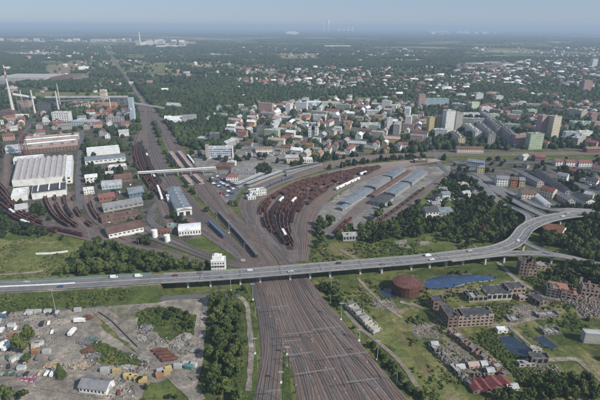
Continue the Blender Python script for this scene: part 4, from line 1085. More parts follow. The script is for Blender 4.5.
bld('depot', 'low pale depot with flat roofs behind the station platforms', 'depot', 203, 142, 26, 18, 6, -15, 'concrete', 'pale', 'flat', 1, 4)
bld('house', 'white villa with a red hipped roof beside the station car park', 'house', 232, 182, 16, 12, 7, 6, 'white', 'red', 'hip', 2, 3, rise=4)
bld('post_office', 'low wide dark flat hall between the station and the yard', 'hall', 243, 176, 34, 22, 5, 0, 'grey', 'grey', 'flat', 1, 4)
bld('railway_workshop', 'white two storey railway office in the fork of the curved platforms', 'office building', 258.5, 196, 21, 9, 7, 22, 'white', 'pale', 'flat', 2, 3)
bld('railway_workshop', 'small white block at the near end of the platform fork', 'office building', 252, 200, 10, 8, 4, 22, 'white', 'pale', 'flat', 1, 3)
bld('bus_hall', 'low hall with rusty orange roof behind the station forecourt', 'hall', 264, 152, 28, 14, 5, 8, 'white', 'orange', 'gable', 1, 4, rise=2)
bld('market_hall', 'white flat hall at the hedge behind the curved yard', 'hall', 307.5, 163, 16, 10, 6, 4, 'white', 'white', 'flat', 1, 3)
bld('market_hall', 'cream old hall with grey roofs by the hedge behind the yard', 'hall', 292, 162, 20, 12, 7, 4, 'cream', 'pale', 'gable', 2, 3)
# footbridge: covered white gallery over the tracks
fa, fb = G(137, 180, 0), G(216, 175.5, 0)
fbz = 7.5; A_, B_ = G(138, 173.5, fbz), G(216, 168.5, fbz); fr_ = empty('covered_footbridge', (0, 0, 0), 0, 'long white covered footbridge spanning the tracks on both sides of the platforms', 'footbridge')
cpath = [A_.lerp(B_, k / 12) for k in range(13)]
sweep('gallery', cpath, [(-1.8, 0), (-1.8, 2.2), (1.8, 2.2), (1.8, 0)], WM('white'), fr_); sweep('roof', [p + Vector((0, 0, 2.2)) for p in cpath], [(-2.1, .03), (-2.1, .2), (0, .6), (2.1, .2), (2.1, .03)], M_WHITE, fr_)
for sgn in (-1, 1): sweep('window_band', [p + Vector((0, 0, 1.0)) for p in cpath], [(sgn * 1.83, 0), (sgn * 1.83, .7), (sgn * 1.86, .7), (sgn * 1.86, 0)], M_GLASS, fr_)
for k in range(0, 13, 2):
    p = cpath[k]; part_box(fr_, 'pillar', (p.x, p.y, fbz / 2), (.8, 2.6, fbz), M_CONC)
def canopy(p1, p2, w_, label, roof='pale', col='pink'):
    a, b = G(*p1), G(*p2); pth = smooth([a, (a + b) / 2, b]); r = empty('platform', (0, 0, 0), 0, label, 'platform', 'station platforms')
    sweep('platform_slab', pth, [(-w_ / 2 - 1, .35), (-w_ / 2 - 1, 1.0), (w_ / 2 + 1, 1.0), (w_ / 2 + 1, .35)], M_CONC, r)
    sweep('canopy_roof', [p + Vector((0, 0, 4.4)) for p in pth], [(-w_ / 2, .4), (-w_ / 2, .6), (0, .25), (w_ / 2, .6), (w_ / 2, .4), (0, 0)], RM(roof), r)
    for p in pth[::2]: q = MB(); q.bar((p.x, p.y, 1), (p.x, p.y, 4.5), .16, n=6); q.build('post', M_GREYM, r)
    take_line(pth, w_ + 3)
WALLC['rosy'] = (0.40, 0.30, 0.26); ROOFC['rosy'] = (0.36, 0.27, 0.235)
canopy((171, 154), (182, 169.5), 6.0, 'rosy roofed straight platform, outer one beyond the covered footbridge', 'rosy'); canopy((179, 153.5), (191, 168.5), 6.0, 'rosy roofed straight platform, inner one beyond the covered footbridge', 'rosy')
canopy((184.5, 178), (191, 185.5), 6.0, 'rosy roofed platform end on the near side of the footbridge, outer track', 'rosy'); canopy((194.5, 177), (202, 184.5), 6.0, 'rosy roofed platform end on the near side of the footbridge, inner track', 'rosy')
canopy((236, 187.5), (263, 176), 8.5, 'long grey roofed platform on the curve, nearer the villa', 'pale'); canopy((247, 187), (282, 173.5), 7.5, 'long grey roofed platform on the curve, nearer the freight yard', 'pale'); canopy((285, 172), (318, 165), 5.0, 'thin far platform on the curve leading to the hedge', 'grey')

# ---- freight halls on the apron
FH = 'freight halls on the apron'
for l, p1, p2, d_, h_, rc in [('grey blue ridged freight hall, near half of the long hall by the wagons', (345, 206), (368, 191.5), 15, 6, 'blue grey'), ('grey ridged freight hall, middle piece of the long hall by the wagons', (371, 189.5), (386, 180), 15, 6, 'grey'), ('blue grey freight hall, far piece of the long hall by the wagons', (388, 178.8), (401, 170.5), 15, 6, 'blue grey'),
                             ('long low brown roofed loading bay in the middle of the apron', (372, 198), (410, 173), 9, 5, 'brown'), ('black roofed freight hall at the near end of the second row', (376, 206), (387, 198.5), 20, 6, 'dark'), ('blue grey freight hall, middle of the second row', (390, 196.5), (405, 186), 15, 6, 'blue grey'), ('pale blue freight hall, far piece of the second row', (407, 184.5), (423, 173.5), 15, 6, 'blue grey'),
                             ('small blue shed at the near tip of the apron', (340, 210.5), (347, 206.5), 8, 4, 'blue grey')]:
    longb('freight_hall', l, 'freight hall', p1, p2, d_ * .9, h_ * .72, wall='grey', roof=rc, rt='gable', fl=1, bay=6, rise=.7, group=FH, clutter=False)
bld('depot', 'low hall with a cluttered roof at the far end of the apron', 'depot', 421, 163.5, 20, 9, 5, 5, 'brown', 'pale', 'flat', 1, 4)
bld('garage_row', 'flat cream garage building among trees by the apron corner', 'garage', 464, 187.5, 12, 8, 4, 0, 'cream', 'pale', 'flat', 1, 4)
bld('house', 'pale blue long block beside the trees behind the apron', 'house', 475, 168, 24, 10, 9, -25, 'pale blue', 'blue grey', 'gable', 3, 3)
bld('house', 'yellow villa just below the pale blue block', 'house', 480.5, 173.5, 10, 9, 9, -10, 'yellow', 'grey', 'hip', 3, 3, rise=3)
bld('white_house', 'bright white barn with dark roof in the woods behind the viaduct', 'house', 432, 218.5, 15, 14, 8, 8, 'white', 'dark', 'gable', 2, 3.5, rise=4)
bld('house', 'slate blue roofed hall joining the bright white barn', 'house', 445, 217, 18, 14, 6, 14, 'grey', 'blue grey', 'gable', 1, 4, rise=3)
bld('pumping_station', 'ruined low concrete pavilion with open bays among bushes behind the viaduct', 'pavilion', 350.5, 241, 15, 9, 5, 6, 'concrete', 'pale', 'flat', 1, 3, win=(.7, .6))
bld('maroon_hall', 'hall with a maroon gable roof tucked inside the motorway bend', 'hall', 551, 236.5, 17, 20, 6, -42, 'white', 'rust', 'gable', 1, 5, rise=3)

# ---- south east quarter, long rows along the streets
for l, p1, p2, d_, h_, c_, rc, fl_ in [('white three storey row by the town carriageway bend', (495, 184.5), (508, 185), 12, 10, 'white', 'grey', 3), ('orange three storey house beside the white row', (509.5, 185.5), (516, 186), 11, 10, 'orange', 'brown', 3), ('cream three storey house at the row end beside the orange one', (517.5, 186.2), (523, 186.5), 11, 10, 'yellow', 'grey', 3),
    ('long grey roofed terrace slanting down from the orange house', (521, 177), (540, 187), 10, 7, 'concrete', 'grey', 2), ('very long thin terrace slanting through the quarter', (536, 174), (568, 196), 9, 6, 'grey', 'dark', 2), ('cream apartment house with maroon roof in the middle of the quarter', (541, 195), (554, 198.5), 12, 10, 'cream', 'rust', 3),
    ('ochre apartment house in front of the cream one', (519, 199.5), (533, 200), 12, 10, 'cream', 'brown', 3), ('long pale barrel roofed terrace above the carriageway', (534, 199), (547, 210), 10, 6, 'white', 'pale', 2), ('long grey terrace sloping towards the woods', (553, 195), (571, 205), 10, 6, 'concrete', 'grey', 2),
    ('dark roofed hall with white front above the woods edge', (575, 199), (590, 207), 13, 7, 'white', 'dark', 2), ('pale flat block at the middle of the quarter with white front', (557, 180), (567, 182), 12, 9, 'white', 'grey', 3)]:
    longb('terrace', l, 'terrace', p1, p2, d_, h_, wall=c_, roof=rc, rt='barrel' if 'barrel' in l else 'gable', fl=fl_, rise=1.8 if 'barrel' in l else d_ * .25, group='rows of houses in the south quarter')

# ---- left industrial area
fw = empty('sawtooth_factory', (0, 0, 0), 0, 'huge white sawtooth roofed factory with seven parallel roof bays', 'factory')
f0, f1 = G(13, 187), G(67, 182.5); fb0, fb1 = G(18, 165.5), G(69, 161); n = 9
RWHT = mat('factory_roof', (0.50, 0.49, 0.48), 0.12, 0.3, stain=(0.30, 0.28, 0.27), sscale=0.12); RRED = mat('skylight_rust', (0.34, 0.30, 0.29), 0.2, 0.5)
for k in range(n):
    a, b = f0.lerp(f1, k / n), f0.lerp(f1, (k + 1) / n); c, d = fb1.lerp(fb0, 1 - (k + 1) / n), fb1.lerp(fb0, 1 - k / n); hz = 8.5; ri = 2.8
    up = Vector((0, 0, hz)); r = MB(); a1, b1, c1, d1 = a + up, b + up, c + up, d + up; e1 = a1.lerp(b1, .72) + Vector((0, 0, ri)); e2 = d1.lerp(c1, .72) + Vector((0, 0, ri)); s1 = a1.lerp(b1, .3) + Vector((0, 0, ri * .75)); s2 = d1.lerp(c1, .3) + Vector((0, 0, ri * .75))
    r.quad(a1, s1, s2, d1, 0); r.quad(s1, e1, e2, s2, 0); r.quad(e1, b1, c1, e2, 1); r.add([a1, b1, e1, s1], [(0, 1, 2, 3)], 0); r.add([d1, c1, e2, s2], [(3, 2, 1, 0)], 0)
    r.build('roof_bay', [RWHT, RRED], fw)
wl = MB(); q = [f0, f1, fb1, fb0]
for a, b in zip(q, q[1:] + q[:1]): wl.quad(a, b, b + Vector((0, 0, 8.5)), a + Vector((0, 0, 8.5)))
wl.build('wall', WM('white'), fw); take_rect((f0.x + fb1.x) / 2, (f0.y + fb1.y) / 2, (f1 - f0).length, (fb0 - f0).length, R(24))
longb('factory_wing', 'white office wing along the inner side of the sawtooth factory', 'factory', (69.5, 183.5), (71, 162), 8, 10, wall='white', roof='white', rt='flat', fl=2, bay=5, clutter=False)
bld('factory_hall', 'white factory hall with dark green striped roof before the sawtooth factory', 'factory', 50, 197.5, 38, 34, 9, 3, 'white', 'dark', 'flat', 1, 6, clutter=False, sides=(0, 0, 0, 0))
for k in range(3): 
    ra = R(25); lx = -12 + 12 * k; c = G(50, 197.5) + Vector((lx * math.cos(ra) - 17 * math.sin(ra), lx * math.sin(ra) + 17 * math.cos(ra), 9.6)); s_ = MB(); s_.box(tuple(c), (1.6, 30, .8), ra); tag(s_.build('roof_skylight', M_WHITE), f"white ridge skylight strip, {ordw(k + 1)} across the dark green roof of the front factory hall", 'skylight')
bld('factory_hall', 'white corner hall with plain walls at the track side of the sawtooth factory', 'factory', 20, 201, 17, 32, 8, 3, 'white', 'white', 'flat', 1, 6, sides=(0, 0, 0, 0))
bld('factory_hall', 'small pale hall at the near corner of the white works', 'factory', 22, 213, 12, 14, 6, 3, 'concrete', 'pale', 'gable', 1, 6)
bld('factory_hall', 'white two level hall behind the sawtooth roofs', 'factory', 29, 163.5, 40, 20, 9, 2, 'white', 'white', 'flat', 1, 5)
bld('factory_hall', 'pale blue hall with a rounded roof at the picture edge', 'factory', 15, 153, 26, 30, 8, 2, 'pale blue', 'pale', 'barrel', 1, 6, rise=4)
bld('factory_hall', 'broad striped brown and white factory with many low ridges', 'factory', 52, 152, 82, 44, 9, 2, 'brown', 'rosy', 'flat', 2, 5)
for k in range(4): longb('roof_ridge', f"long pale roof ridge, {ordw(k + 1)} back on the broad striped factory", 'roof ridge', (24 + k * 1, 151.0 - k * 2.4), (77 + k, 145.6 - k * 2.2), 4, 11.2, wall='grey', roof='white' if k % 2 == 0 else 'rosy', rt='gable', fl=0, rise=1.2, take=False, clutter=False)
bld('factory_hall', 'large hall with a broad white roof right of the service yard', 'factory', 104, 155, 50, 30, 9, 2, 'white', 'white', 'flat', 0, 6, clutter=False)
bld('factory_hall', 'large hall with blue grey ribbed roof joined below the white roof', 'factory', 106, 163, 58, 26, 8, 2, 'white', 'blue grey', 'gable', 1, 6, rise=2)
bld('factory_hall', 'dark open sided hall below the blue grey ribbed roof', 'factory', 103.5, 170.5, 16, 16, 7, 2, 'brown', 'dark', 'flat', 1, 3)
bld('factory_hall', 'cluttered white annex beside the dark open sided hall', 'factory', 118, 170.5, 26, 14, 7, 2, 'concrete', 'white', 'flat', 2, 4)
bld('house', 'tall white house with pale roof between the two factories', 'house', 92, 182.5, 15, 11, 9, 2, 'white', 'white', 'gable', 2, 4, rise=3)
bld('house', 'small white block with blue top below the tall white house', 'house', 89.5, 194.5, 12, 9, 8, 3, 'white', 'white', 'flat', 2, 3)
bld('shed', 'bright red walled shed in the middle of the works', 'shed', 107.5, 201.5, 18, 14, 7, 3, 'brick', 'red', 'gable', 1, 4, rise=3, roofm=RM('red'))
bld('hall', 'round topped pale hall with blue front by the red shed', 'hall', 112, 189, 24, 18, 6, -4, 'pale blue', 'pale', 'barrel', 1, 4, rise=4)
bld('hall', 'brown roofed hall behind the round topped pale hall', 'hall', 124, 182, 22, 16, 6, 4, 'brown', 'brown', 'gable', 1, 4)
bld('hall', 'slate roofed hall with a blue gate by the main line', 'hall', 137, 197, 18, 18, 7, 8, 'blue', 'blue grey', 'gable', 1, 4)
bld('hall', 'long grey shed slanting along the depot tracks', 'hall', 124, 209, 44, 14, 6, 10, 'grey', 'grey', 'gable', 1, 5)
bld('hall', 'dark brown shed row with cluttered roof in the depot', 'hall', 122, 221, 40, 14, 6, 6, 'brown', 'brown', 'flat', 1, 5)
bld('hall', 'wide brown roofed depot hall with a white front', 'hall', 127, 235.5, 34, 22, 7, 10, 'white', 'brown', 'gable', 1, 4, rise=3)
bld('hall', 'white barrel vaulted hall with small windows by the tracks', 'hall', 190, 235.5, 22, 16, 6, 12, 'white', 'white', 'barrel', 1, 2.5, rise=2.4)
bld('hall', 'low teal roofed shed by the white barrel vaulted hall', 'shed', 172, 230.5, 9, 8, 4, 10, 'grey', 'green', 'flat', 1, 3)
bld('hall', 'brown round topped huts before the white barrel vaulted hall', 'shed', 164, 235, 12, 7, 4, 10, 'brown', 'rust', 'barrel', 1, 3, rise=1.5)
es = longb('engine_shed', 'long engine shed with a dark roof and white portal front with two doors', 'engine shed', (185, 216), (173.5, 193), 16, 7, wall='white', roof='blue grey', rt='gable', fl=0, rise=2)
Le = (G(185, 216) - G(173.5, 193)).length
for s in (-1, 1): part_box(es, 'door', (-Le / 2 - .08, s * 3.6, 2.6), (.16, 4.6, 5.2), M_DARK)
part_box(es, 'portal_front', (-Le / 2 + .6, 0, 8.0), (1.2, 16.6, 3.4), WM('white'))
for k in range(6): part_box(es, 'skylight', (-Le / 2 + 8 + k * (Le - 12) / 6, 0, 9.3), (3.5, 2.4, .35), RM('pale'))
bld('annex', 'white low annex along the far end of the engine shed', 'shed', 170, 203, 5, 16, 5, 22, 'white', 'white', 'flat', 0)
def tank(px, py, r, h, name, label, cat, m, rm=None, n=28, dome=.6):
    o = empty(name, G(px, py), 0, label, cat); b = MB(); b.lathe([(r, 0), (r, h)], n); b.build('tank_shell', m, o)
    t = MB(); t.lathe([(r + .12, h + .01), (r + .12, h + .25), (r * .5, h + dome * .8), (.3, h + dome)], n); t.build('tank_roof', rm or m, o)
    l = MB(); l.bar((r + .2, -.3, 0), (r + .2, -.3, h + 1), .05, n=4); l.bar((r + .2, .3, 0), (r + .2, .3, h + 1), .05, n=4); l.build('ladder', M_GREYM, o); p = G(px, py); take_disc(p.x, p.y, r + 1); return o
tank(155, 237, 2.9, 7.4, 'storage_tank', 'upright white storage tank, higher up of the pair beside the grove', 'tank', M_WHITE); tank(167.5, 241.5, 2.9, 6.8, 'storage_tank', 'upright white storage tank, lower of the pair beside the grove', 'tank', M_WHITE)
RUSTY = mat('rusted_steel', (0.115, 0.052, 0.042), 0.3, 0.4, stain=(0.07, 0.04, 0.035), sscale=0.25)
rt_ = tank(405.5, 291.5, 10.8, 9.0, 'gas_holder', 'huge round rusty brown tank standing in water in front of the viaduct', 'tank', RUSTY, RUSTY, 48, 2.2)
for k in range(24):
    t = 2 * math.pi * k / 24; q = MB(); q.box((10.9 * math.cos(t), 10.9 * math.sin(t), 4.4), (.25, .4, 8.6), t); q.build('rib', RUSTY, rt_)
for z in (0.6, 4.6, 8.7):
    q = MB(); q.lathe([(10.8, z), (11.1, z), (11.1, z + .3), (10.8, z + .3)], 48); q.build('hoop', RUSTY, rt_)
sh_ = MB(); a, b = G(416, 293), G(427, 291.5); sh_.add([tuple(a), tuple(b), tuple(b + Vector((-3, 6, 2))), (a.x, a.y + 2, 9.5), (b.x - 2, b.y + 8, 1), (a.x + 1, a.y + 12, 9.5)], [(0, 1, 2, 3), (3, 2, 4, 5), (1, 4, 2), (0, 3, 5)]); tag(sh_.build('lean_to', RUSTY), 'dark sloping lean to roof against the side of the rusty tank', 'lean-to')
sb = bld('signal_box', 'white three storey signal box with stepped top standing just behind the viaduct', 'signal box', 218.5, 272.5, 12, 9, 10.5, 4, 'white', 'white', 'flat', 0, clutter=False)
part_box(sb, 'upper_storey', (-1, 1, 12.4), (8, 6, 3), WM('white')); part_box(sb, 'penthouse', (-1.6, 1, 14.6), (3.4, 3, 1.4), WM('white'))
for r in range(3):
    for c in range(5): part_box(sb, 'window', (-4.6 + c * 2.3, -4.53, 2.2 + r * 3.2), (1.3, .08, 1.2), M_GLASS)
part_box(sb, 'balcony', (0, -5.2, 7.0), (12, 1.4, .25), WM('concrete'))
tt = MB(); tt.lathe([(2.4, .5), (2.4, 1.1), (1.8, 1.1), (1.8, .9)], 32); o = tt.build('turntable_pit', M_CONC, None, tuple(G(243, 261) + Vector((0, 0, .05)))); tag(o, 'small round concrete basin among the main line tracks above the viaduct', 'basin')

# ---- power station and headframe
RW = mat('chimney_red', (0.25, 0.12, 0.10), 0.15, 0.4); CW = mat('chimney_pale', (0.52, 0.50, 0.47), 0.1, 0.3, stain=(0.35, 0.33, 0.31), sscale=0.08)
def chimney(px, py, h, r0, r1, label, bands=0):
    o = empty('chimney', G(px, py), 0, label, 'chimney', 'chimneys of the power station'); b = MB(); b.lathe([(r0, 0), (r0 * .55 + r1 * .45, h * .45), (r1, h * .999 if not bands else h * .66)], 18); b.build('shaft', CW, o)
    if bands:
        hb = h * .34 / bands
        for k in range(bands): z = h * .66 + k * hb; q = MB(); q.lathe([(r1, z), (r1 * .97, z + hb)], 18); q.build('band', RW if k % 2 else CW, o)
    q = MB(); q.lathe([(r1 * 1.12, h - 1.2), (r1 * 1.12, h + .4), (r1 * .8, h + .4)], 18); q.build('rim', RW if bands else CW, o); p = G(px, py); take_disc(p.x, p.y, r0 + 4)
chimney(13.5, 113, 112, 4.0, 1.6, 'tallest chimney, tapered and pale with red bands at its top', 5); chimney(35, 113, 54, 2.6, 1.5, 'slim pale chimney at the lower end of the sloping conveyor'); chimney(59, 112, 50, 2.6, 1.4, 'slim pale chimney of the close pair, the nearer one'); chimney(61, 109, 62, 1.6, .7, 'thin pointed chimney rising tallest of the close pair')
chimney(22, 113 - 12, 30, 1.4, 1, 'thin stub chimney beside the tallest chimney'); chimney(111, 111, 34, 1.6, 1.1, 'slim yellowish stack over the furnace halls')
chimney(140.2, 45, 130, 11, 7, 'far lone white chimney on the plain beyond the white works')
def conveyor(p1, z1, p2, z2, w_, label, m=None):
    a, b = G(*p1, z1), G(*p2, z2); root = empty('conveyor_bridge', (0, 0, 0), 0, label, 'conveyor', 'conveyor bridges of the power station'); pt = [a.lerp(b, k / 8) for k in range(9)]
    sweep('gallery', pt, [(-w_ / 2, -w_ / 2), (-w_ / 2, w_ / 2), (w_ / 2, w_ / 2), (w_ / 2, -w_ / 2)], m or M_WHITE, root)
    for p in pt[1::2]: q = MB(); q.bar((p.x - 1.5, p.y, 0), (p.x - .6, p.y, p.z - w_ / 2), .35, n=4); q.bar((p.x + 1.5, p.y, 0), (p.x + .6, p.y, p.z - w_ / 2), .35, n=4); q.build('trestle', M_GREYM2, root)
conveyor((13, 94), 44, (35, 97.5), 36, 4, 'sloping white conveyor gallery from the tallest chimney to the slim one'); conveyor((45, 97), 34, (128, 96.5), 30, 4, 'very long level conveyor gallery across the furnace halls', RM('pale')); conveyor((134, 103), 22, (164, 108), 12, 3.5, 'thin conveyor running down from the pale tower over the tracks', RM('pale'))
conveyor((118, 115), 12, (131, 109), 30, 3, 'short steep conveyor climbing to the pale tower'); conveyor((58, 101), 26, (104, 99), 28, 3, 'lower grey conveyor gallery in front of the long level one', RM('grey'))
bld('transfer_tower', 'narrow pale cyan tower ending the long conveyor', 'tower', 132.5, 121, 10, 10, 50, 0, 'pale blue', 'pale', 'flat', 0, clutter=False)
bld('boiler_house', 'dark boiler house between the two slim chimneys', 'boiler house', 47, 111, 44, 22, 19, 0, 'dark grey', 'dark', 'flat', 3, 5); bld('boiler_house', 'beige furnace hall under the long conveyor', 'boiler house', 80, 109, 50, 30, 14, 0, 'cream', 'brown', 'flat', 2, 6)
bld('furnace_hall', 'yellow and rust furnace hall before the conveyor', 'boiler house', 104, 110, 56, 28, 10, 0, 'orange', 'orange', 'gable', 2, 5); bld('transfer_tower', 'beige block tower standing on the long conveyor', 'tower', 104, 103, 15, 14, 34, 0, 'cream', 'pale', 'flat', 3)
bld('boiler_house', 'dark block right of the beige block tower', 'boiler house', 118, 105, 34, 24, 18, 0, 'dark grey', 'dark', 'flat', 2, 5); bld('cooling_block', 'pair of pale cooling blocks with white front', 'industrial block', 61, 121.5, 36, 18, 19, 2, 'white', 'pale', 'flat', 4, 5)
bld('industrial_block', 'low white block right of the pale cooling blocks', 'industrial block', 84, 126, 52, 22, 9, 0, 'pale blue', 'pale', 'flat', 2, 5); bld('industrial_block', 'white shed roof at the foot of the tallest chimney', 'industrial block', 20, 118, 26, 14, 6, 0, 'white', 'white', 'flat', 1, 5)
bld('industrial_block', 'grey works building below the pale cyan tower', 'industrial block', 114, 122, 34, 18, 9, 0, 'concrete', 'grey', 'flat', 2, 5); bld('industrial_block', 'beige house block left of the dark boiler house', 'industrial block', 23, 107, 28, 20, 14, 0, 'pink', 'brown', 'flat', 3, 5); bld('industrial_block', 'long grey roof at the edge below the chimneys', 'industrial block', 6, 116, 30, 20, 10, 0, 'brown', 'brown', 'flat', 2, 5)
bld('coal_shed', 'large white flat roofed shed beside the main line in the woods', 'shed', 179, 124, 38, 56, 8, 14, 'white', 'white', 'gable', 0, rise=3); bld('coal_shed', 'small bright shed next to the large white roofed shed', 'shed', 168, 123, 13, 24, 7, 14, 'white', 'white', 'gable', 0); bld('coal_shed', 'grey roofed shed in the woods where the thin conveyor ends', 'shed', 172, 109, 34, 20, 9, -12, 'grey', 'pale', 'gable', 0); bld('coal_shed', 'dull roofed shed on the far side of the large white shed', 'shed', 190, 124, 30, 40, 6, 14, 'grey', 'grey', 'gable', 0)
hf = empty('headframe', G(26, 157), 0, 'tall red brown lattice mining headframe behind the white factory', 'headframe'); HH = 46; RB = mat('headframe_red', (0.17, 0.075, 0.06), 0.2, 0.5)
for sx in (-1, 1):
    for sy in (-1, 1): q = MB(); q.bar((sx * 4, sy * 4, 0), (sx * 2, sy * 2, HH), .45, .35, 4); q.build('leg', RB, hf)
for k in range(7):
    z = k * HH / 7; t = 4 - 2 * k / 7; q = MB()
    for s in (-1, 1): q.bar((-t, s * t, z), (t, s * t, z + HH / 7), .22, n=3); q.bar((s * t, -t, z), (s * t, t, z + HH / 7), .22, n=3); q.bar((-t, s * t, z), (t, s * t, z), .22, n=3); q.bar((t, s * t, z), (-t, s * t, z + HH / 7), .22, n=3)
    q.build('brace', RB, hf)
for s in (-1, 1): q = MB(); q.bar((s * 2, -16, 0), (s * 1.2, -1, HH - 4), .4, n=4); q.build('strut', RB, hf)
for s in (-1, 1): q = MB(); q.bar((s * 1.0 - .2, 0, HH + 1.5), (s * 1.0 + .2, 0, HH + 1.5), 2.4, n=16); q.build('winding_wheel', M_GREYM2, hf)

# ---- the giant flat roofs and far works on the horizon
bld('distribution_hall', 'giant pale flat roofed hall on the plain at the picture edge', 'warehouse', 20, 81, 190, 150, 12, 0, 'concrete', 'pale', 'flat', 0, clutter=False); bld('distribution_hall', 'brown grey giant hall beside the pale giant hall', 'warehouse', 56, 80, 90, 120, 10, 0, 'brown', 'brown', 'flat', 0, clutter=False)
bld('distribution_hall', 'bright white house hall by the woods behind the coal sheds', 'hall', 164.5, 92.5, 20, 14, 9, 0, 'white', 'white', 'gable', 0); bld('distribution_hall', 'bright white curved roof beside the tan soil field', 'hall', 84, 69.5, 45, 40, 8, 20, 'white', 'white', 'barrel', 0, rise=5)
for i, (px, py, w_, c_) in enumerate([(101, 88, 50, 'pink'), (120, 87, 40, 'pink'), (92, 88.5, 30, 'white'), (131, 84, 30, 'white'), (222, 56, 160, 'pale blue'), (217, 55.6, 90, 'white'), (338, 47, 330, 'white'), (166, 46.8, 240, 'white'), (178, 47, 160, 'white'), (163, 44.5, 200, 'cream'), (154, 42, 160, 'white'), (345, 61, 110, 'cream'), (330, 74, 50, 'pale blue'), (317, 73, 70, 'cream')]):
    o = bld('distant_works', 'x', 'works', px, py, w_ * .8, w_ * .3, 7 if py > 50 else 11, 0, c_, 'white' if c_ == 'white' else 'pale', 'flat', 0, clutter=False); later(o, f"{c_} works far out on the plain", 'works', 'far works on the plain', 'works')
for i, (px, b_, t_, r_) in enumerate([(323.3, 31.3, 24.5, 10), (328.3, 31.3, 21.5, 10)]):
    h_ = (b_ - t_) / FPX * G(px, b_).length; o = empty('power_chimney', G(px, b_), 0, ('shorter' if i == 0 else 'taller') + ' of the two thin white chimneys breaking the far horizon', 'chimney'); q = MB(); q.lathe([(34, 0), (24, h_)], 14); q.build('shaft', M_WHITE, o)
for i, px in enumerate([338.5, 343.5, 347.8, 352]):
    h_ = 3.2 / FPX * G(px, 31.2).length * (1.0 if i < 2 else 1.35); q = MB(); q.lathe([(56, 0), (38, h_ * .6), (34, h_ * .8), (38, h_)], 20); o = q.build('cooling_tower', M_WHITE, None, tuple(G(px, 31.2))); tag(o, f"hazy white cooling tower on the far horizon, {ordw(i + 1)} counted out from the thin chimneys", 'cooling tower', 'cooling towers on the far horizon')

# ================================================================== THE ABANDONED WORKS (right, below the viaduct)
BR = mat('ruin_brick', (0.20, 0.145, 0.12), 0.2, 0.5, stain=(0.14, 0.10, 0.085), sscale=0.25); BRP = mat('ruin_brick_pale', (0.32, 0.245, 0.205), 0.2, 0.5, stain=(0.24, 0.17, 0.14), sscale=0.3); TAR = mat('tar_roof', (0.055, 0.058, 0.065), 0.3, 0.4, stain=(0.10, 0.10, 0.09), sscale=0.2); HOLE = mat('dark_opening', (0.02, 0.02, 0.02), 0.3, 1.0)
def ruin(name, label, px, py, w, d, h, rot, fl, bay, wallm, roofm, frac=1.0, hole=0.0, seed=1, win=(.6, .55), anchor=None, cat='ruin', jag=1.0):
    """roofless or half roofed shell: pierced facades, ragged wall tops, floor slabs showing"""
    h *= .82; d *= .76; hole += .12
    rnd = random.Random(seed); rz = R(rot); f = anchor if anchor is not None else G(px, py) + Vector((-math.sin(rz), math.cos(rz), 0)) * (d / 2)
    root = empty(name, f, rz, label, cat); mb = MB(); facade(mb, w, d, h, fl, bay, win, gm=1); mb.build('wall', [wallm, HOLE], root)
    n = max(2, int(w * frac / 4)); x = -w / 2
    for k in range(n):
        if rnd.random() < hole: x += w * frac / n; continue
        q = MB(); q.box((x + w * frac / n / 2, 0, h + .1 + .05 * (k % 2)), (w * frac / n + .1, d - .1, .3)); q.build('roof', roofm, root); x += w * frac / n
    q = MB()
    for s in (-1, 1):
        for k in range(int(w / 2)):
            hh = rnd.random() ** 2 * 2.2 * jag + .15; q.box((-w / 2 + 1 + k * 2.0, s * (d / 2 - .2), h + hh / 2), (2.0, .38, hh))
    for s in (-1, 1):
        for k in range(max(1, int(d / 2.2))): hh = rnd.random() ** 2 * 2.0 * jag + .15; q.box((s * (w / 2 - .2), -d / 2 + 1.3 + k * 2.1, h + hh / 2), (.38, 2.0, hh))
    q.build('parapet', wallm, root)
    if frac < 1 or hole > 0:
        q = MB(); q.box((0, 0, h * .5), (w - .6, d - .6, .3)); q.build('floor_slab', M_CONC, root)
        for k in range(int(w / 6)): q = MB(); q.box((-w / 2 + 3 + k * 6, 0, h * .45), (.4, d - .9, h * .9)); q.build('cross_wall', wallm, root)
    take_rect(f.x, f.y, w, d, rz); return root
ruin('brick_ruin', 'three storey pinkish brick ruin with rows of empty windows below the lake', 475, 326.5, 26, 15, 9.6, 6, 3, 3.0, BRP, TAR, 1.0, .1, 1)
ruin('brick_ruin', 'dark flat roofed brick wing filling the left end of the three storey ruin', 452, 328, 7, 22, 10.2, 6, 3, 3.2, BR, TAR, 1.0, 0, 2)
ruin('brick_ruin', 'small dark topped brick block beside the path below the round tank', 438.5, 309.5, 9, 12, 7.5, 6, 2, 3.2, BR, TAR, 1.0, 0, 3)
ruin('brick_ruin', 'open fronted concrete hall overgrown with weeds right of the lake shore', 478, 302, 15, 14, 5, 5, 1, 3.6, mat('ruin_conc', (0.26, 0.25, 0.22), .2, .5, stain=(.12, .13, .08), sscale=.3), Mwaste, 1.0, .15, 4, (.75, .7))
ruin('brick_ruin', 'long dark tar roofed hall with open white bays next to the weedy hall', 499, 300.5, 20, 18, 6.5, 5, 1, 4.0, mat('ruin_white', (0.42, 0.40, 0.37), .2, .5, stain=(.25, .22, .2), sscale=.3), TAR, 1.0, 0, 5, (.75, .65), jag=.3)
ruin('brick_ruin', 'two storey brick ruin with dark roof joined right of the tar roofed hall', 516, 297, 14, 14, 8.5, 5, 2, 3.4, BRP, TAR, 1.0, .1, 6, (.65, .55))
ruin('brick_ruin', 'low pale brick shell in front of the two storey ruin', 526, 301, 11, 6, 3.6, 5, 1, 3, BRP, M_CONC, 1.0, .2, 7)
ruin('brick_ruin', 'small dark roofed brick shed standing alone among foundations', 543, 306, 8, 15, 5, 24, 1, 3, BR, TAR, 1.0, 0, 8)
ruin('brick_ruin', 'tall dark reddish tower ruin half hidden by trees at the viaduct foot', 526, 276, 12, 12, 14.5, -8, 4, 2.8, BR, TAR, .6, .3, 9, (.55, .6), jag=2.2)
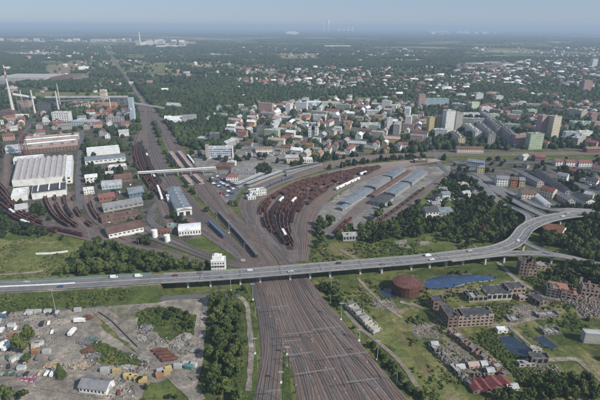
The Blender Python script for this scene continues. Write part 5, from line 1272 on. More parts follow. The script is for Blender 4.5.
ruin('brick_ruin', 'pinkish two storey wing attached to the tall tower ruin', 532, 276.5, 7, 9, 8, -8, 2, 3, BRP, TAR, .5, .4, 10)
ruin('brick_ruin', 'low pinkish brick ruin behind the tall tower ruin', 543, 270, 11, 8, 5, 0, 2, 3, BRP, M_CONC, .7, .3, 11)
ruin('brick_ruin', 'orange roofed ruin with gutted grey left end by the wood', 560, 297.5, 17, 16, 8, -22, 2, 3.2, BR, mat('ruin_orange', (0.30, 0.145, 0.10), .2, .5, stain=(.18, .12, .1), sscale=.3), .8, .1, 12)
ruin('brick_ruin', 'lower orange roofed ruin stepping down from the gutted one', 568, 299.5, 11, 14, 6, -22, 2, 3.2, BRP, MATS['ruin_orange'], 1.0, .15, 13)
ruin('brick_ruin', 'grey gutted shell in front of the orange roofed ruins', 552, 298, 9, 13, 8.5, -22, 3, 3, mat('ruin_grey', (0.19, 0.18, 0.165), .2, .5, stain=(.1, .1, .09), sscale=.3), TAR, .5, .5, 14)
ruin('brick_ruin', 'jagged pinkish ruin at the picture edge behind the rubble field', 591, 297, 15, 12, 8, -15, 2, 3, BRP, M_CONC, .4, .5, 15, jag=2.4)
ruin('concrete_ruin', 'dark concrete pump house straddling the corner of the larger pond', 539, 365.5, 11, 7, 6.5, 2, 1, 3.4, MATS['ruin_grey'], TAR, 1.0, 0, 16, (.7, .6)); ruin('concrete_ruin', 'little pale machine house on top of the pond corner behind the pump house', 536, 357, 6, 5, 6, 2, 2, 3, MATS['ruin_white'], M_CONC, 1.0, .2, 17)
ruin('concrete_ruin', 'low broken concrete frame at the near side of the larger pond', 527.5, 367, 11, 5, 2.6, 6, 1, 3, MATS['ruin_white'], M_CONC, .6, .4, 18)
bld('hut', 'small white hut at the far corner of the larger pond', 'hut', 502.5, 333.5, 7, 3.5, 2.6, 4, 'white', 'white', 'flat', 1, 3, clutter=False)
for k, (px, py, w_) in enumerate([(549, 318, 16), (516, 322.5, 9), (553, 335, 13)]): ruin('foundation', ['grid of low grey foundations by the lone dark shed', 'small low foundation beside the cross path', 'low tangle of walls right of the small pond'][k], px, py, w_, 9, 1.6, 8, 1, 3, MATS['ruin_grey'], M_CONC, .15, .5, 20 + k)
bld('advertising_board', 'plain pale rectangular roofed store standing alone at the picture edge', 'store', 593, 344, 12.5, 5, 7.5, -6, 'concrete', 'pale', 'flat', 0, clutter=False)
# the long gutted halls running down the slope
def shell(p1, p2, w_, h, label, m, n, seed, holes=.25):
    a, b = G(*p1), G(*p2); rz = math.atan2(b.y - a.y, b.x - a.x); L = (b - a).length; root = empty('gutted_hall', (a + b) / 2, rz, label, 'ruin'); rnd = random.Random(seed)
    for s in (-1, 1):
        q = MB(); k = int(L / 3)
        for i in range(k):
            x = -L / 2 + (i + .5) * L / k; hh = h * (rnd.uniform(.75, 1.1) if rnd.random() > .12 else .3); q.box((x - L / k * .32, s * w_ / 2, hh / 2), (L / k * .36, .45, hh)); q.box((x + L / k * .18, s * w_ / 2, hh * .16), (L / k * .64, .4, hh * .32))
            if rnd.random() > holes: q.box((x + L / k * .18, s * w_ / 2, hh * .88), (L / k * .64, .4, hh * .22))
        q.build('wall', m, root)
    q = MB(); 
    for i in range(n):
        x = -L / 2 + (i + .5) * L / n; p = MB(); p.box((x, 0, h * .45), (.5, w_ - .5, h * .9)); p.build('cross_wall', m, root)
        if rnd.random() > holes * 2: p = MB(); p.box((x + L / n * .45, rnd.uniform(-.1, .1) * w_, h * rnd.uniform(.85, 1)), (L / n * .8, w_ * .9, .25), rnd.uniform(-.03, .03)); p.build('roof_slab', M_CONCD if rnd.random() < .6 else M_CONC, root)
    q = MB(); q.box((0, 0, .22), (L, w_ - .6, .12)); q.build('floor', Mrubble, root)
    take_rect((a.x + b.x) / 2, (a.y + b.y) / 2, L, w_, rz)
shell((450, 333), (505, 377), 4.6, 3.6, 'longest gutted hall with empty window openings, a thin line down the slope', BR, 14, 1); shell((430, 347), (470, 386), 3.2, 3.2, 'thin dark wall shell parallel to the longest gutted hall', MATS['ruin_grey'], 10, 2, .4)
shell((472, 377), (489, 377.5), 3, 2.5, 'low end wall shell closing the gutted yard', BR, 5, 3, .5); shell((348, 305), (378, 334), 6.5, 3.8, 'grey roofless row of sheds behind the bushes beside the reddish tracks', MATS['ruin_white'], 12, 4, .3)
for i, (px, py, w_, c, l) in enumerate([(461, 371.5, 7, 'white', 'white gabled hut remains inside the gutted yard'), (474, 369, 9, 'pink', 'pinkish gabled hut remains inside the gutted yard'), (484.5, 368, 5, 'white', 'narrow tall hut remains with a brick chimney stub'), (435, 348, 6, 'white', 'white broken slab hut at the top of the gutted yard'), (513, 391.5, 9, 'white', 'white broken hut at the edge of the bottom trees'), (491, 375, 6, 'cream', 'pale small hut against the end of the longest gutted hall')]):
    bld('hut', l, 'hut', px, py, w_ * .7, 4.2, 2.4, 8, 'concrete', 'pale' if i != 1 else 'rosy', 'gable', 1, 3, rise=1.3, clutter=False)
RED = mat('fallen_red_roof', (0.19, 0.055, 0.055), 0.3, 0.4, stain=(0.11, 0.06, 0.055), sscale=0.3)
for i, (px, py, w_) in enumerate([(475, 389, 9), (483, 388, 8), (493, 386, 12), (504, 385, 9)]):
    p = G(px, py); root = empty('red_roofed_shed', p, R(8), ['leftmost', 'second', 'third', 'rightmost'][i] + ' of four low sheds under one collapsed red roof by the bottom trees', 'shed', 'low sheds with collapsed red roofs'); rb = MB(); gable_roof(rb, 8 + i % 2 * 1.5, w_ * .72, 2.0, 1.9 + i % 3 * .3, .2); rb.build('roof', RED, root, (0, 0, 0), math.pi / 2 + .05 * i); wb = MB(); facade(wb, 7.6, w_ * .7, 2.0, 1, 3, (.4, .5)); gable_ends(wb, 7.6, w_ * .7, 2.0, 1.8); wb.build('wall', [BR, HOLE], root, (0, 0, 0), math.pi / 2); take_rect(p.x, p.y, w_, 10, .1)
# rubble: loose broken masonry nobody could count
def scatter_boxes(name, label, polys, n, cols, smin, smax, kind='stuff', flat=.6):
    V, F, C = [], [], []; base_v = np.array([(x, y, z) for z in (0, 1) for x, y in ((-.5, -.5), (.5, -.5), (.5, .5), (-.5, .5))]); fq = np.array([(4, 5, 6, 7), (0, 1, 5, 4), (1, 2, 6, 5), (2, 3, 7, 6), (3, 0, 4, 7)])
    for poly in polys:
        W = np.array([tuple(G(*p).xy) for p in poly]); k = 0; tries = 0
        while k < n and tries < n * 20:
            tries += 1; x = RNG.uniform(W[:, 0].min(), W[:, 0].max()); y = RNG.uniform(W[:, 1].min(), W[:, 1].max()); qx, qy = proj(x, y)
            if not inpoly(np.array([qx]), np.array([qy]), poly)[0]: continue
            s = RNG.uniform(smin, smax) * np.array([1, RNG.uniform(.4, 1), RNG.uniform(.25, flat)]); a = RNG.uniform(0, 6.28); v = base_v * s; v[:, 2] += RNG.uniform(-.1, .1)
            tl = RNG.normal(0, .2); v[:, 2] += v[:, 0] * tl; r = np.stack([v[:, 0] * math.cos(a) - v[:, 1] * math.sin(a) + x, v[:, 0] * math.sin(a) + v[:, 1] * math.cos(a) + y, v[:, 2] + .3], 1)
            F.append(fq + len(V) * 8); V.append(r); C.append(np.tile(np.array([*cols[RNG.integers(len(cols))], 1.0]) * RNG.uniform(.7, 1.2), (8, 1))); k += 1
    me = np_mesh(name, np.concatenate(V), np.concatenate(F), mat_attr('painted'), {'paint': ('FLOAT_COLOR', np.concatenate(C))}); o = link(name, me); tag(o, label, None, None, kind); return o
STN = [(.22, .20, .17), (.16, .14, .12), (.28, .26, .23), (.15, .10, .085), (.20, .14, .11)]
scatter_boxes('rubble', 'field of broken masonry and slabs at the picture edge', [[(567, 300), (580, 292), (606, 291), (606, 316), (586, 319)]], 800, STN, .4, 1.8, flat=.4)
scatter_boxes('rubble', 'loose masonry strewn through the gutted yard', [[(434, 342), (450, 340), (486, 370), (470, 378), (446, 360)], [(412, 322), (440, 322), (442, 338), (416, 336)], [(368, 298), (395, 300), (402, 309), (376, 310)]], 80, STN, .3, 1.2, flat=.4)
scatter_boxes('rubble', 'broken stones round the ruins and foundations', [[(505, 306), (560, 303), (560, 320), (518, 322)], [(525, 366), (552, 364), (566, 374), (530, 378)], [(540, 300), (575, 298), (575, 304), (548, 304)]], 120, STN, .3, 1.2, flat=.4)

# ================================================================== THE SCRAP YARD (left, below the motorway)
JC = [(.22, .20, .18), (.12, .10, .09), (.17, .09, .06), (.28, .28, .28), (.08, .10, .14), (.15, .12, .10), (.42, .42, .40), (.06, .06, .06), (.14, .13, .12)]
scatter_boxes('debris', 'scrap and junk strewn over the yard', [[(0, 313), (60, 311), (62, 322), (0, 326)], [(0, 326), (62, 322), (58, 345), (0, 350)], [(0, 366), (60, 362), (140, 366), (140, 376), (60, 374), (0, 378)], [(130, 352), (146, 358), (152, 372), (124, 372)], [(95, 380), (135, 376), (140, 398), (105, 398)]], 95, JC, .3, 1.2, flat=.6)
scatter_boxes('debris', 'stone and timber heaps strewn at the far corner of the yard', [[(138, 318), (158, 338), (166, 356), (150, 352), (136, 334)], [(80, 340), (96, 338), (100, 362), (84, 360)], [(156, 338), (190, 338), (198, 350), (176, 360)]], 120, JC, .3, 1.1, flat=.5)
def heap(px, py, r, h, cols, label, seed, n=90, ang=0, asp=1.6):
    rnd = random.Random(seed); V, F, C = [], [], []; mb = MB(); cc = []
    for k in range(n):
        t = rnd.random() * 6.28; q = rnd.random() ** .6; x, y = q * r * asp * math.cos(t), q * r * math.sin(t); z = h * (1 - q) * rnd.uniform(.6, 1); b0 = len(mb.v); s = rnd.uniform(.3, 1.0); mb.box((x, y, z * .7 + .2), (s * 1.6, s, s * .8), rnd.random() * 3); c = rnd.choice(cols); v = rnd.uniform(.7, 1.2); cc += [(c[0] * v, c[1] * v, c[2] * v, 1)] * (len(mb.v) - b0)
    b0 = len(mb.v); m_ = 12; mb.v += [(r * asp * math.cos(6.28 * i / m_), r * math.sin(6.28 * i / m_), 0) for i in range(m_)] + [(r * .4 * asp * math.cos(6.28 * i / m_), r * .4 * math.sin(6.28 * i / m_), h * .75) for i in range(m_)]
    for i in range(m_): j = (i + 1) % m_; mb.f.append((b0 + i, b0 + j, b0 + m_ + j, b0 + m_ + i)); mb.m.append(0)
    mb.f.append(tuple(range(b0 + m_, b0 + 2 * m_))); mb.m.append(0); cc += [(*cols[0], 1)] * (2 * m_)
    me = mb.mesh('scrap_heap', mat_attr('painted')); a = me.attributes.new('paint', 'FLOAT_COLOR', 'POINT'); a.data.foreach_set('color', np.array(cc, np.float32).ravel()); o = link('scrap_heap', me, None, tuple(G(px, py) + Vector((0, 0, .3))), ang); tag(o, label, 'scrap heap')
RST = [(.13, .06, .045), (.09, .05, .04), (.17, .09, .06)]; PAL = [(.25, .24, .215), (.2, .185, .165), (.36, .35, .33)]; GRY = [(.17, .17, .175), (.1, .1, .1), (.26, .26, .27)]
for i, a in enumerate([(88, 318, 3, 2.2, RST, 'rust brown scrap heap next to the white lorry at the yard top', 0, 1.6), (88, 351, 3.5, 2.0, RST, 'rusty scrap spread at the tip of the weedy strip', .3, 1.6), (94, 356, 3, 1.6, GRY, 'grey scrap heap along the weedy strip', .2, 2), (92, 339.5, 3, 2.2, [(.12, .20, .18), (.1, .13, .13)], 'teal sheet metal heap at the top of the weedy strip', .1, 1.6), (83, 342, 3, 1.8, GRY, 'grey blue wire heap left of the teal heap', .1, 1.6),
    (187, 337.5, 4.0, 4.2, PAL, 'tall pale stone heap by the overgrown mound', 1.2, 1), (178, 346, 3, 2, PAL, 'pale rubble heap beside the rusty boilers', 0, 1.6), (195, 351, 2.6, 1.8, PAL, 'pale rubble heap close to the gravel road', 0, 1.6), (147, 328, 4, 2.6, GRY, 'dark pile of stones at the foot of the mound', -.6, 1.8), (142, 339, 3, 2, PAL, 'light pile halfway down the sloping road', -.6, 1.8),
    (144, 359, 3, 1.8, PAL, 'white block pile near the gravel crossing', -.4, 1.8), (126, 368, 3, 2, PAL, 'white block pile at the lower weedy strip', 0, 2), (110, 370, 2.6, 1.8, PAL, 'white block pile by the yellow containers', 0, 1.8), (52, 365.5, 3.4, 1.8, [(.34, .26, .17), (.25, .2, .14)], 'sandy brown heap behind the dark fir', 0, 2), (80, 366.5, 3.6, 2.0, [(.38, .32, .24), (.25, .2, .14)], 'sandy brown heap in the wall line right of the dark fir', 0, 2.4),
    (30, 380, 3.4, 1.6, [(.30, .05, .06), (.2, .2, .3), (.4, .4, .4)], 'red and blue junk heap in the lower road', 0, 2), (40, 343, 2, 1.2, GRY, 'dark junk heap near the leafy tree pair', 0, 1.6), (112, 391, 3, 1.6, PAL, 'pale planks heap beside the white barracks', 0, 2), (13, 336, 2.4, 1.6, [(.34, .15, .07), (.2, .1, .06)], 'orange brown heap at the picture edge of the yard', 0, 1.8)]):
    heap(a[0], a[1], a[2] * .8, a[3] * .7, a[4], a[5], i, 110, a[6], a[7])
# rusty boilers lying side by side
for k in range(4):
    p = G(160 + k * 3.2, 350 + k * 3.0, 1.5); q = MB(); q.bar((-4.6, 0, 0), (4.6, 0, 0), 1.25, n=14); 
    for x in (-4.6, 4.6): q.bar((x, 0, 0), (x * 1.13, 0, 0), 1.25, .5, n=14)
    o = q.build('boiler_tank', RUSTY, None, p, R(6 + k * 3)); f = MB()
    for x in (-3, 3): f.box((x, 0, -1.0), (.5, 2.2, 1.0))
    f.build('cradle', M_CONC, o); tag(o, f"rusty brown boiler tank lying on its side, {ordw(k + 1)} of four from the mound", 'boiler tank', 'rusty boiler tanks lying in a row')
def container(px, py, ang, c, l, w_=4.8, name='container'):
    m = mat('container_' + c.replace(' ', '_'), {'yellow': (.46, .35, .15), 'ochre': (.36, .28, .15), 'white': (.55, .55, .53), 'green': (.08, .20, .165), 'orange': (.30, .16, .09), 'blue': (.09, .13, .20), 'pale': (.42, .42, .40)}[c], .1, .6, .6)
    q = MB(); q.box((0, 0, 1.3), (w_, 2.44, 2.5)); o = q.build(name, m, None, tuple(G(px, py) + Vector((0, 0, .3))), ang)
    for s in (-1, 1):
        r = MB()
        for k in range(int(w_ / .6)): r.box((-w_ / 2 + .3 + k * .6, s * 1.25, 1.3), (.22, .08, 2.3))
        r.build('corrugated_side', m, o)
    for s in (-.6, .6): d = MB(); d.box((w_ / 2 + .03, s, 1.3), (.06, 1.1, 2.3)); d.build('door', m, o)
    f = MB(); f.box((0, 0, 2.6), (w_ + .05, 2.5, .12)); f.build('lid', M_GREYM if c in ('white', 'pale') else m, o); tag(o, l, 'container', 'containers in the scrap yard')
for a in [(128, 378, .1, 'yellow', 'yellow container, leftmost of the yellow row on the lower road'), (133.5, 379, .1, 'yellow', 'yellow container, second in the yellow row on the lower road'), (138.5, 380.5, .15, 'ochre', 'ochre container, third in the yellow row on the lower road'), (143, 382, .15, 'yellow', 'yellow container, last in the yellow row on the lower road'),
    (168, 371, .35, 'yellow', 'yellow container in the tight cluster nearer the rusty boilers'), (166.5, 374.5, .4, 'ochre', 'ochre container in front of the tight yellow cluster'), (160, 376.5, .4, 'orange', 'orange container at the end of the tight yellow cluster'), (161, 373, .4, 'pale', 'pale container squeezed into the tight yellow cluster'),
    (189, 369, -.25, 'green', 'green container standing at the grove side of the yard'), (193, 366.5, -.25, 'white', 'white container behind the green one'), (187, 366, -.2, 'white', 'white container touching the back of the green one'), (178, 368, 0, 'pale', 'grey white container left of the green one'), (117, 373, .2, 'ochre', 'ochre container by the weedy strip end'), (105, 372, .1, 'pale', 'pale container right of the sandy heap'),
    (36, 347, .2, 'white', 'white container in the middle yard by the leafy tree pair'), (40, 345, .25, 'white', 'white container just behind its twin in the middle yard'), (47, 353.5, 0, 'pale', 'grey flat container alone on the middle yard'), (36, 353.5, 0, 'orange', 'orange container beside the leafy tree pair'), (22, 359, .1, 'white', 'white container next to the small round tree'), (12, 327, .1, 'white', 'white container at the far row by the picture edge'),
    (30, 313.5, .05, 'white', 'white container in the long top row of the yard'), (48, 313, .05, 'white', 'white container near the thin mast in the top row'), (38, 313.2, .05, 'pale', 'pale container midway along the top row'), (3, 318, .1, 'blue', 'blue container at the picture edge in the top row'), (78, 311.5, .05, 'pale', 'pale container at the end of the top row'), (22, 370, .1, 'white', 'white container in the low wall line'), (14, 361, 1.2, 'white', 'white container standing endways by the picture edge')]:
    container(*a)
# lorries
def lorry(px, py, ang, c, label, z=.3):
    root = empty('lorry', tuple(G(px, py) + Vector((0, 0, z))), ang, label, 'lorry', 'lorries in the scrap yard'); m = mat('lorry_' + c, {'white': (.68, .69, .68), 'blue': (.08, .16, .33), 'red': (.3, .05, .04)}[c], .06, 1, .4)
    q = MB(); q.box((2.9, 0, 1.6), (1.9, 2.3, 2.2)); q.build('cab', m, root); q = MB(); q.box((-1.0, 0, 2.0), (5.6, 2.4, 2.3)); q.build('cargo_box', M_WHITE, root); q = MB(); q.box((0, 0, .75), (7.4, 1.6, .3)); q.build('chassis', M_DARK, root); q = MB(); q.box((3.86, 0, 2.0), (.04, 2.0, .8)); q.build('windscreen', M_GLASS, root)
    for x in (-2.6, -1.3, 2.7):
        for s in (-1, 1): w_ = MB(); w_.bar((x, s * .9, .5), (x, s * 1.2, .5), .5, n=12); w_.build('wheel', M_DARK, root)
lorry(72.5, 334, 1.5, 'white', 'white lorry standing alone in the middle of the open yard'); lorry(80, 322.5, .1, 'white', 'white lorry by the rust brown heap at the yard top'); lorry(8, 349, 1.3, 'white', 'white lorry parked endways at the picture edge, inner one'); lorry(3, 347, 1.3, 'white', 'white lorry parked endways at the picture edge, outer one')
random.seed(12)
lot([(0, 311), (66, 310), (64, 318), (0, 319)], 34, 'parked in the yard top row', .05, (3.2, 6.0), dens=.6, cols=('white', 'silver', 'grey', 'black', 'beige', 'white', 'dark green'))
lot([(0, 322), (60, 319), (58, 345), (34, 345), (34, 330), (0, 334)], 26, 'parked in the upper scrap yard', .3, (4.2, 8.0), dens=.42, pv=.25, cols=('white', 'silver', 'grey', 'black', 'beige', 'white', 'dark green'))
lot([(2, 351), (20, 352), (30, 368), (2, 370)], 12, 'parked in the lower scrap yard', .6, (4.2, 7.0), dens=.6, pv=.3, cols=('white', 'silver', 'grey', 'black', 'beige', 'white', 'dark green'))
lot([(34, 346), (60, 344), (64, 362), (36, 362)], 14, 'parked in the middle scrap yard', 0, (4.2, 7.0), dens=.45, pv=.2, cols=('white', 'silver', 'grey', 'black', 'beige', 'white', 'dark green'))
lot([(5, 371), (60, 369), (58, 377), (5, 380)], 14, 'parked along the lower yard wall', 0, (4.0, 6.0), dens=.5, cols=('white', 'silver', 'grey', 'black', 'beige', 'white', 'dark green'))
lot([(84, 190), (140, 184), (150, 215), (140, 232), (100, 230)], 34, 'parked about the works yards', .4, (5, 9), dens=.2, pv=.2)
lot([(104, 386), (130, 380), (136, 396), (108, 399)], 12, 'parked by the white barracks', .4, (4.0, 6.5), dens=.6)
bk = bld('barracks', 'long white barracks with a grey gable roof and row of dark windows', 'barracks', 93, 394.5, 17, 9, 4.2, -9, 'white', 'grey', 'gable', 0, rise=2.4, take=True)
for k in range(7): part_box(bk, 'window', (-7.2 + k * 2.3, -4.53, 2.3), (1.1, .1, 1.4), M_GLASS)
part_box(bk, 'gate', (8.55, 0, 1.7), (.1, 2.6, 3.2), M_GREYM)
def wall_line(name, px, h, t, m, label, cat='wall'):
    p = [Vector((q.x, q.y, 0)) for q in smooth(gp(px), 5)]; tag(sweep(name, p, [(-t / 2, .0), (-t / 2, h), (t / 2, h), (t / 2, .0)], m), label, cat); take_line(p, t + 2)
wall_line('yard_wall', [(0, 375), (40, 372), (60, 373), (100, 375), (112, 373)], 1.8, .4, M_CONC, 'low concrete wall dividing the scrap yard from the lower road'); wall_line('yard_wall', [(0, 341), (14, 340), (22, 342)], 1.5, .4, M_CONCD, 'short dark retaining wall at the picture edge of the scrap yard')
wall_line('retaining_wall', [(99, 313), (112, 322), (126, 336), (138, 348)], 1.6, .5, M_CONCD, 'dark retaining wall running down the sloping gravel road')
wall_line('pale_wall', [(36, 254.5), (52, 254), (68, 252)], 1.6, .6, M_WHITE, 'long white low wall alone in the green meadow'); wall_line('pale_wall', [(70, 265), (84, 264.5), (97, 263.5)], 1.6, .6, M_WHITE, 'shorter white wall at the trees edge in the meadow')
wall_line('kerb_wall', [(508, 327), (520, 338), (532, 347), (541, 354)], .8, .5, M_CONC, 'thin concrete wall between the two small ponds'); wall_line('lake_wall', [(455, 287.5), (470, 283.2), (490, 281.2), (497, 278.5)], .6, .6, M_CONC, 'low pale quay edge along the lake')

# ================================================================== MID RISE FLATS
random.seed(40); nfl = 0
for _t in range(900):
    if nfl >= 40: break
    px, py = random.uniform(262, 598), random.uniform(108, 148)
    w_, fl_ = random.choice((22, 28, 36)), random.choice((4, 5, 5, 7)); an = random.choice((-50, -20, 40, 5)) if px > 430 else random.choice((-18, -18, 72)); p = G(px, py)
    if rect_taken(p.x, p.y, w_ + 3, 15, R(an)): continue
    c_ = random.choice(('white', 'cream', 'white', 'concrete', 'pale green', 'pink')); nfl += 1
    o = bld('apartment_block', 'x', 'apartment block', 0, 0, w_, 12, fl_ * 2.9, an, c_, 'pale' if c_ != 'pink' else 'grey', 'flat', fl_, 3.0, anchor=p); later(o, f"{({4: 'four', 5: 'five', 7: 'seven'})[fl_]} storey {c_} block of flats", 'apartment block', 'mid rise flats among the town houses', 'block')

# ================================================================== HOUSES OF THE TOWN
random.seed(21)
WCH = ['white', 'cream', 'white', 'pink', 'yellow', 'white', 'concrete']; RCH = ['red', 'brown', 'grey', 'pale', 'orange', 'pale', 'rosy', 'white']
HM = {}
def house_mesh(wc, rc, sz):
    k = (wc, rc, sz)
    if k not in HM:
        w_, d_, h_, fl = [(10, 8, 5.0, 2), (14, 9, 6.0, 2), (18, 11, 8.5, 3), (30, 11, 8.5, 3)][sz]; mb = MB(); facade(mb, w_, d_, h_, fl, 3.2); gable_ends(mb, w_, d_, h_, d_ * .32); rb = MB(); gable_roof(rb, w_, d_, h_, d_ * .32); rb.box((w_ * .2, d_ * .1, h_ + d_ * .32), (.9, .7, 1.8))
        HM[k] = (mb.mesh('house', [WM(wc), M_GLASS]), rb.mesh('roof', RM(rc)), w_, d_)
    return HM[k]
TOWNS = [  # polygon, spacing, share built, base angle, colours
    ([(228, 150), (232, 118), (262, 108), (300, 101), (420, 104), (432, 128), (430, 149), (345, 157), (300, 160), (262, 146)], 17, .95, -18, WCH, RCH, (1, 2, 2, 3, 3)),
    ([(432, 112), (465, 104), (600, 103), (600, 150), (432, 148)], 22, .7, -50, ['white', 'concrete', 'cream', 'pink'], ['grey', 'dark', 'pale', 'red', 'brown'], (0, 1, 2, 3)),
    ([(447, 160), (600, 157), (600, 200), (560, 206), (500, 196), (462, 186)], 16, .8, -50, ['white', 'cream', 'grey', 'concrete'], ['grey', 'brown', 'dark', 'pale', 'red'], (0, 1, 1, 3)),
    ([(415, 186), (470, 180), (476, 200), (440, 212), (420, 204)], 13, .6, 10, ['grey', 'white', 'concrete'], ['grey', 'pale', 'dark', 'blue grey'], (0, 0)),
    ([(0, 118), (150, 112), (140, 134), (100, 142), (0, 142)], 20, .65, 24, ['white', 'concrete', 'pink', 'grey'], ['red', 'brown', 'grey', 'pale', 'rust'], (1, 2, 2)),
    ([(80, 176), (140, 174), (150, 200), (148, 226), (100, 228), (82, 205)], 20, .5, 24, ['white', 'grey', 'brown'], ['grey', 'brown', 'pale'], (0, 1)),
    ([(200, 112), (262, 104), (262, 112), (236, 120), (205, 122)], 22, .5, 0, ['white', 'concrete', 'pale blue'], ['pale', 'grey', 'brown'], (1, 2))]
FAR = [([(455, 66), (520, 61), (600, 61), (600, 88), (520, 87), (458, 82)], 26, .62), ([(236, 80), (300, 76), (380, 80), (470, 84), (465, 93), (300, 91), (238, 90)], 26, .55), ([(290, 68), (380, 68), (395, 75), (290, 76)], 30, .5), ([(90, 80), (200, 80), (200, 86), (90, 88)], 34, .3),
       ([(244, 66), (276, 66), (276, 71), (244, 71)], 26, .6), ([(365, 50), (440, 49), (440, 57), (368, 58)], 45, .35), ([(20, 46), (110, 45), (110, 60), (20, 60)], 60, .3), ([(470, 48), (600, 47), (600, 60), (480, 60)], 50, .3), ([(0, 60), (300, 50), (600, 52), (600, 100), (300, 100), (0, 100)], 85, .3), ([(140, 52), (300, 45), (300, 60), (140, 62)], 80, .3), ([(380, 78), (470, 76), (480, 84), (400, 84)], 26, .45), ([(300, 92), (470, 93), (600, 90), (600, 102), (300, 103)], 34, .4)]
cand = []
TOWNS = [(wide(t[0]),) + t[1:] for t in TOWNS]; FAR = [(wide(t[0]),) + t[1:] for t in FAR]
for poly, sp, dens, an, wc, rc, szs in TOWNS:
    W = np.array([tuple(G(*p).xy) for p in poly])
    for yy in np.arange(W[:, 1].min(), W[:, 1].max(), sp):
        for xx in np.arange(W[:, 0].min(), W[:, 0].max(), sp):
            if random.random() > dens: continue
            x, y = xx + random.uniform(-.25, .25) * sp, yy + random.uniform(-.25, .25) * sp; qx, qy = proj(x, y)
            if not inpoly(np.array([qx]), np.array([qy]), poly)[0] or not -70 < qx < 670: continue
            cand.append((x, y, R(an + random.choice((0, 90)) + random.uniform(-7, 7)), random.choice(wc), random.choice(rc), random.choice(szs)))
cand.sort(key=lambda c: c[0] ** 2 + c[1] ** 2); nh = 0; REST = []
for x, y, a, wc, rc, sz in cand:
    wm, rm_, w_, d_ = house_mesh(wc, rc, sz)
    if rect_taken(x, y, w_ + 2, d_ + 2, a): continue
    take_rect(x, y, w_, d_, a, .5)
    if nh < 292 and 0 < proj(x, y)[0] < 600:
        o = link('house', wm, None, (x, y, 0), a); link('roof', rm_, o); nh += 1
        if rc == wc: pass
        later(o, f"{['small', 'two storey', 'three storey', 'long'][sz]} {wc} house with {rc.replace('blue grey', 'slate')} gable roof", 'house', 'gabled houses of the town', 'house')
    else: REST.append((x, y, a, wc, rc, w_, d_, (5.0, 6.0, 8.5, 8.5)[sz]))
for poly, sp, dens in FAR:
    W = np.array([tuple(G(*p).xy) for p in poly])
    for yy in np.arange(W[:, 1].min(), W[:, 1].max(), sp):
        for xx in np.arange(W[:, 0].min(), W[:, 0].max(), sp):
            x, y = xx + random.uniform(-.35, .35) * sp, yy + random.uniform(-.35, .35) * sp
            if fnoise(x, y, 220) * .9 + random.random() * .35 < .95 - dens * .72: continue
            qx, qy = proj(x, y)
            if not -70 < qx < 670 or not inpoly(np.array([qx]), np.array([qy]), poly)[0] or taken1(x, y, 5): continue
            big = random.random() < .12; w_ = random.uniform(9, 16) * (1.8 if big else 1); take_disc(x, y, 6)
            REST.append((x, y, random.uniform(-.4, .4) + random.choice((0, 1.57)), random.choice(['white', 'white', 'cream', 'pink', 'concrete']), random.choice(['red', 'brown', 'orange', 'grey', 'pale', 'white']), w_, w_ * .7, random.uniform(5, 7) * (1.8 if big else 1)))
def house_stuff(lst, name, label):
    V, C = [], []; fq, ft = [], []
    bx = np.array([(-.5, -.5, 0), (.5, -.5, 0), (.5, .5, 0), (-.5, .5, 0), (-.5, -.5, 1), (.5, -.5, 1), (.5, .5, 1), (-.5, .5, 1)]); rf = np.array([(-.54, -.56, 1), (.54, -.56, 1), (.54, .56, 1), (-.54, .56, 1), (-.54, 0, 1.0), (.54, 0, 1.0)])
    Q = np.array([(0, 1, 5, 4), (1, 2, 6, 5), (2, 3, 7, 6), (3, 0, 4, 7), (8, 9, 13, 12), (10, 11, 12, 13), (9, 10, 13, 13), (11, 8, 12, 12)])
    for i, (x, y, a, wc, rc, w_, d_, h_) in enumerate(lst):
        v = np.concatenate([bx * (w_, d_, h_), rf * (w_, d_, h_)]); v[12:, 2] += d_ * .34; ca, sa = math.cos(a), math.sin(a)
        V.append(np.stack([v[:, 0] * ca - v[:, 1] * sa + x, v[:, 0] * sa + v[:, 1] * ca + y, v[:, 2]], 1)); k = random.uniform(.8, 1.1)
        C.append(np.array([[c * k for c in WALLC[wc]] + [1]] * 8 + [[c * k for c in ROOFC[rc]] + [1]] * 6)); fq.append(Q + i * 14)
    V = np.concatenate(V); F = np.concatenate(fq); T = []
    T = np.concatenate([F[:, [0, 1, 2]], F[:, [0, 2, 3]]]); T = T[(T[:, 1] != T[:, 2]) & (T[:, 0] != T[:, 2])]
    me = np_mesh(name, V, T, mat_attr('painted'), {'paint': ('FLOAT_COLOR', np.concatenate(C))}); tag(link(name, me), label, None, None, 'stuff')
house_stuff(REST, 'distant_houses', 'thousands of small far houses spread between the woods')
# far strips of tall white housing estates near the horizon
random.seed(31)
def estate(px0, px1, py0, py1, n, cols, hh, where, ww=(30, 90)):
    for i in range(n):
        px, py = random.uniform(px0, px1), random.uniform(py0, py1); p = G(px, py); w_ = random.uniform(*ww); h_ = random.uniform(*hh); c = random.choice(cols); me = MB(); me.box((0, 0, h_ / 2), (w_, 14, h_)); o = me.build('estate_block', WM(c), None, p, random.uniform(-.5, .5)); later(o, f"hazy {c} block {where}", 'estate block', 'far housing estate blocks', 'block')
estate(0, 130, 40.3, 42.6, 60, ['white', 'cream', 'pale blue', 'pink'], (16, 36), 'in the long far strip'); estate(135, 192, 41, 46, 34, ['white', 'cream', 'pink'], (14, 34), 'by the far white works'); estate(428, 500, 31.4, 34.4, 44, ['white', 'pale blue'], (26, 70), 'on the horizon slope', (60, 200)); estate(500, 600, 30.4, 31.8, 16, ['white', 'pale blue'], (26, 50), 'on the right horizon', (80, 240))
estate(470, 520, 64, 72, 14, ['pink', 'white', 'cream'], (14, 22), 'in the suburb'); estate(288, 300, 32, 35, 8, ['white'], (26, 60), 'mid horizon', (80, 200))

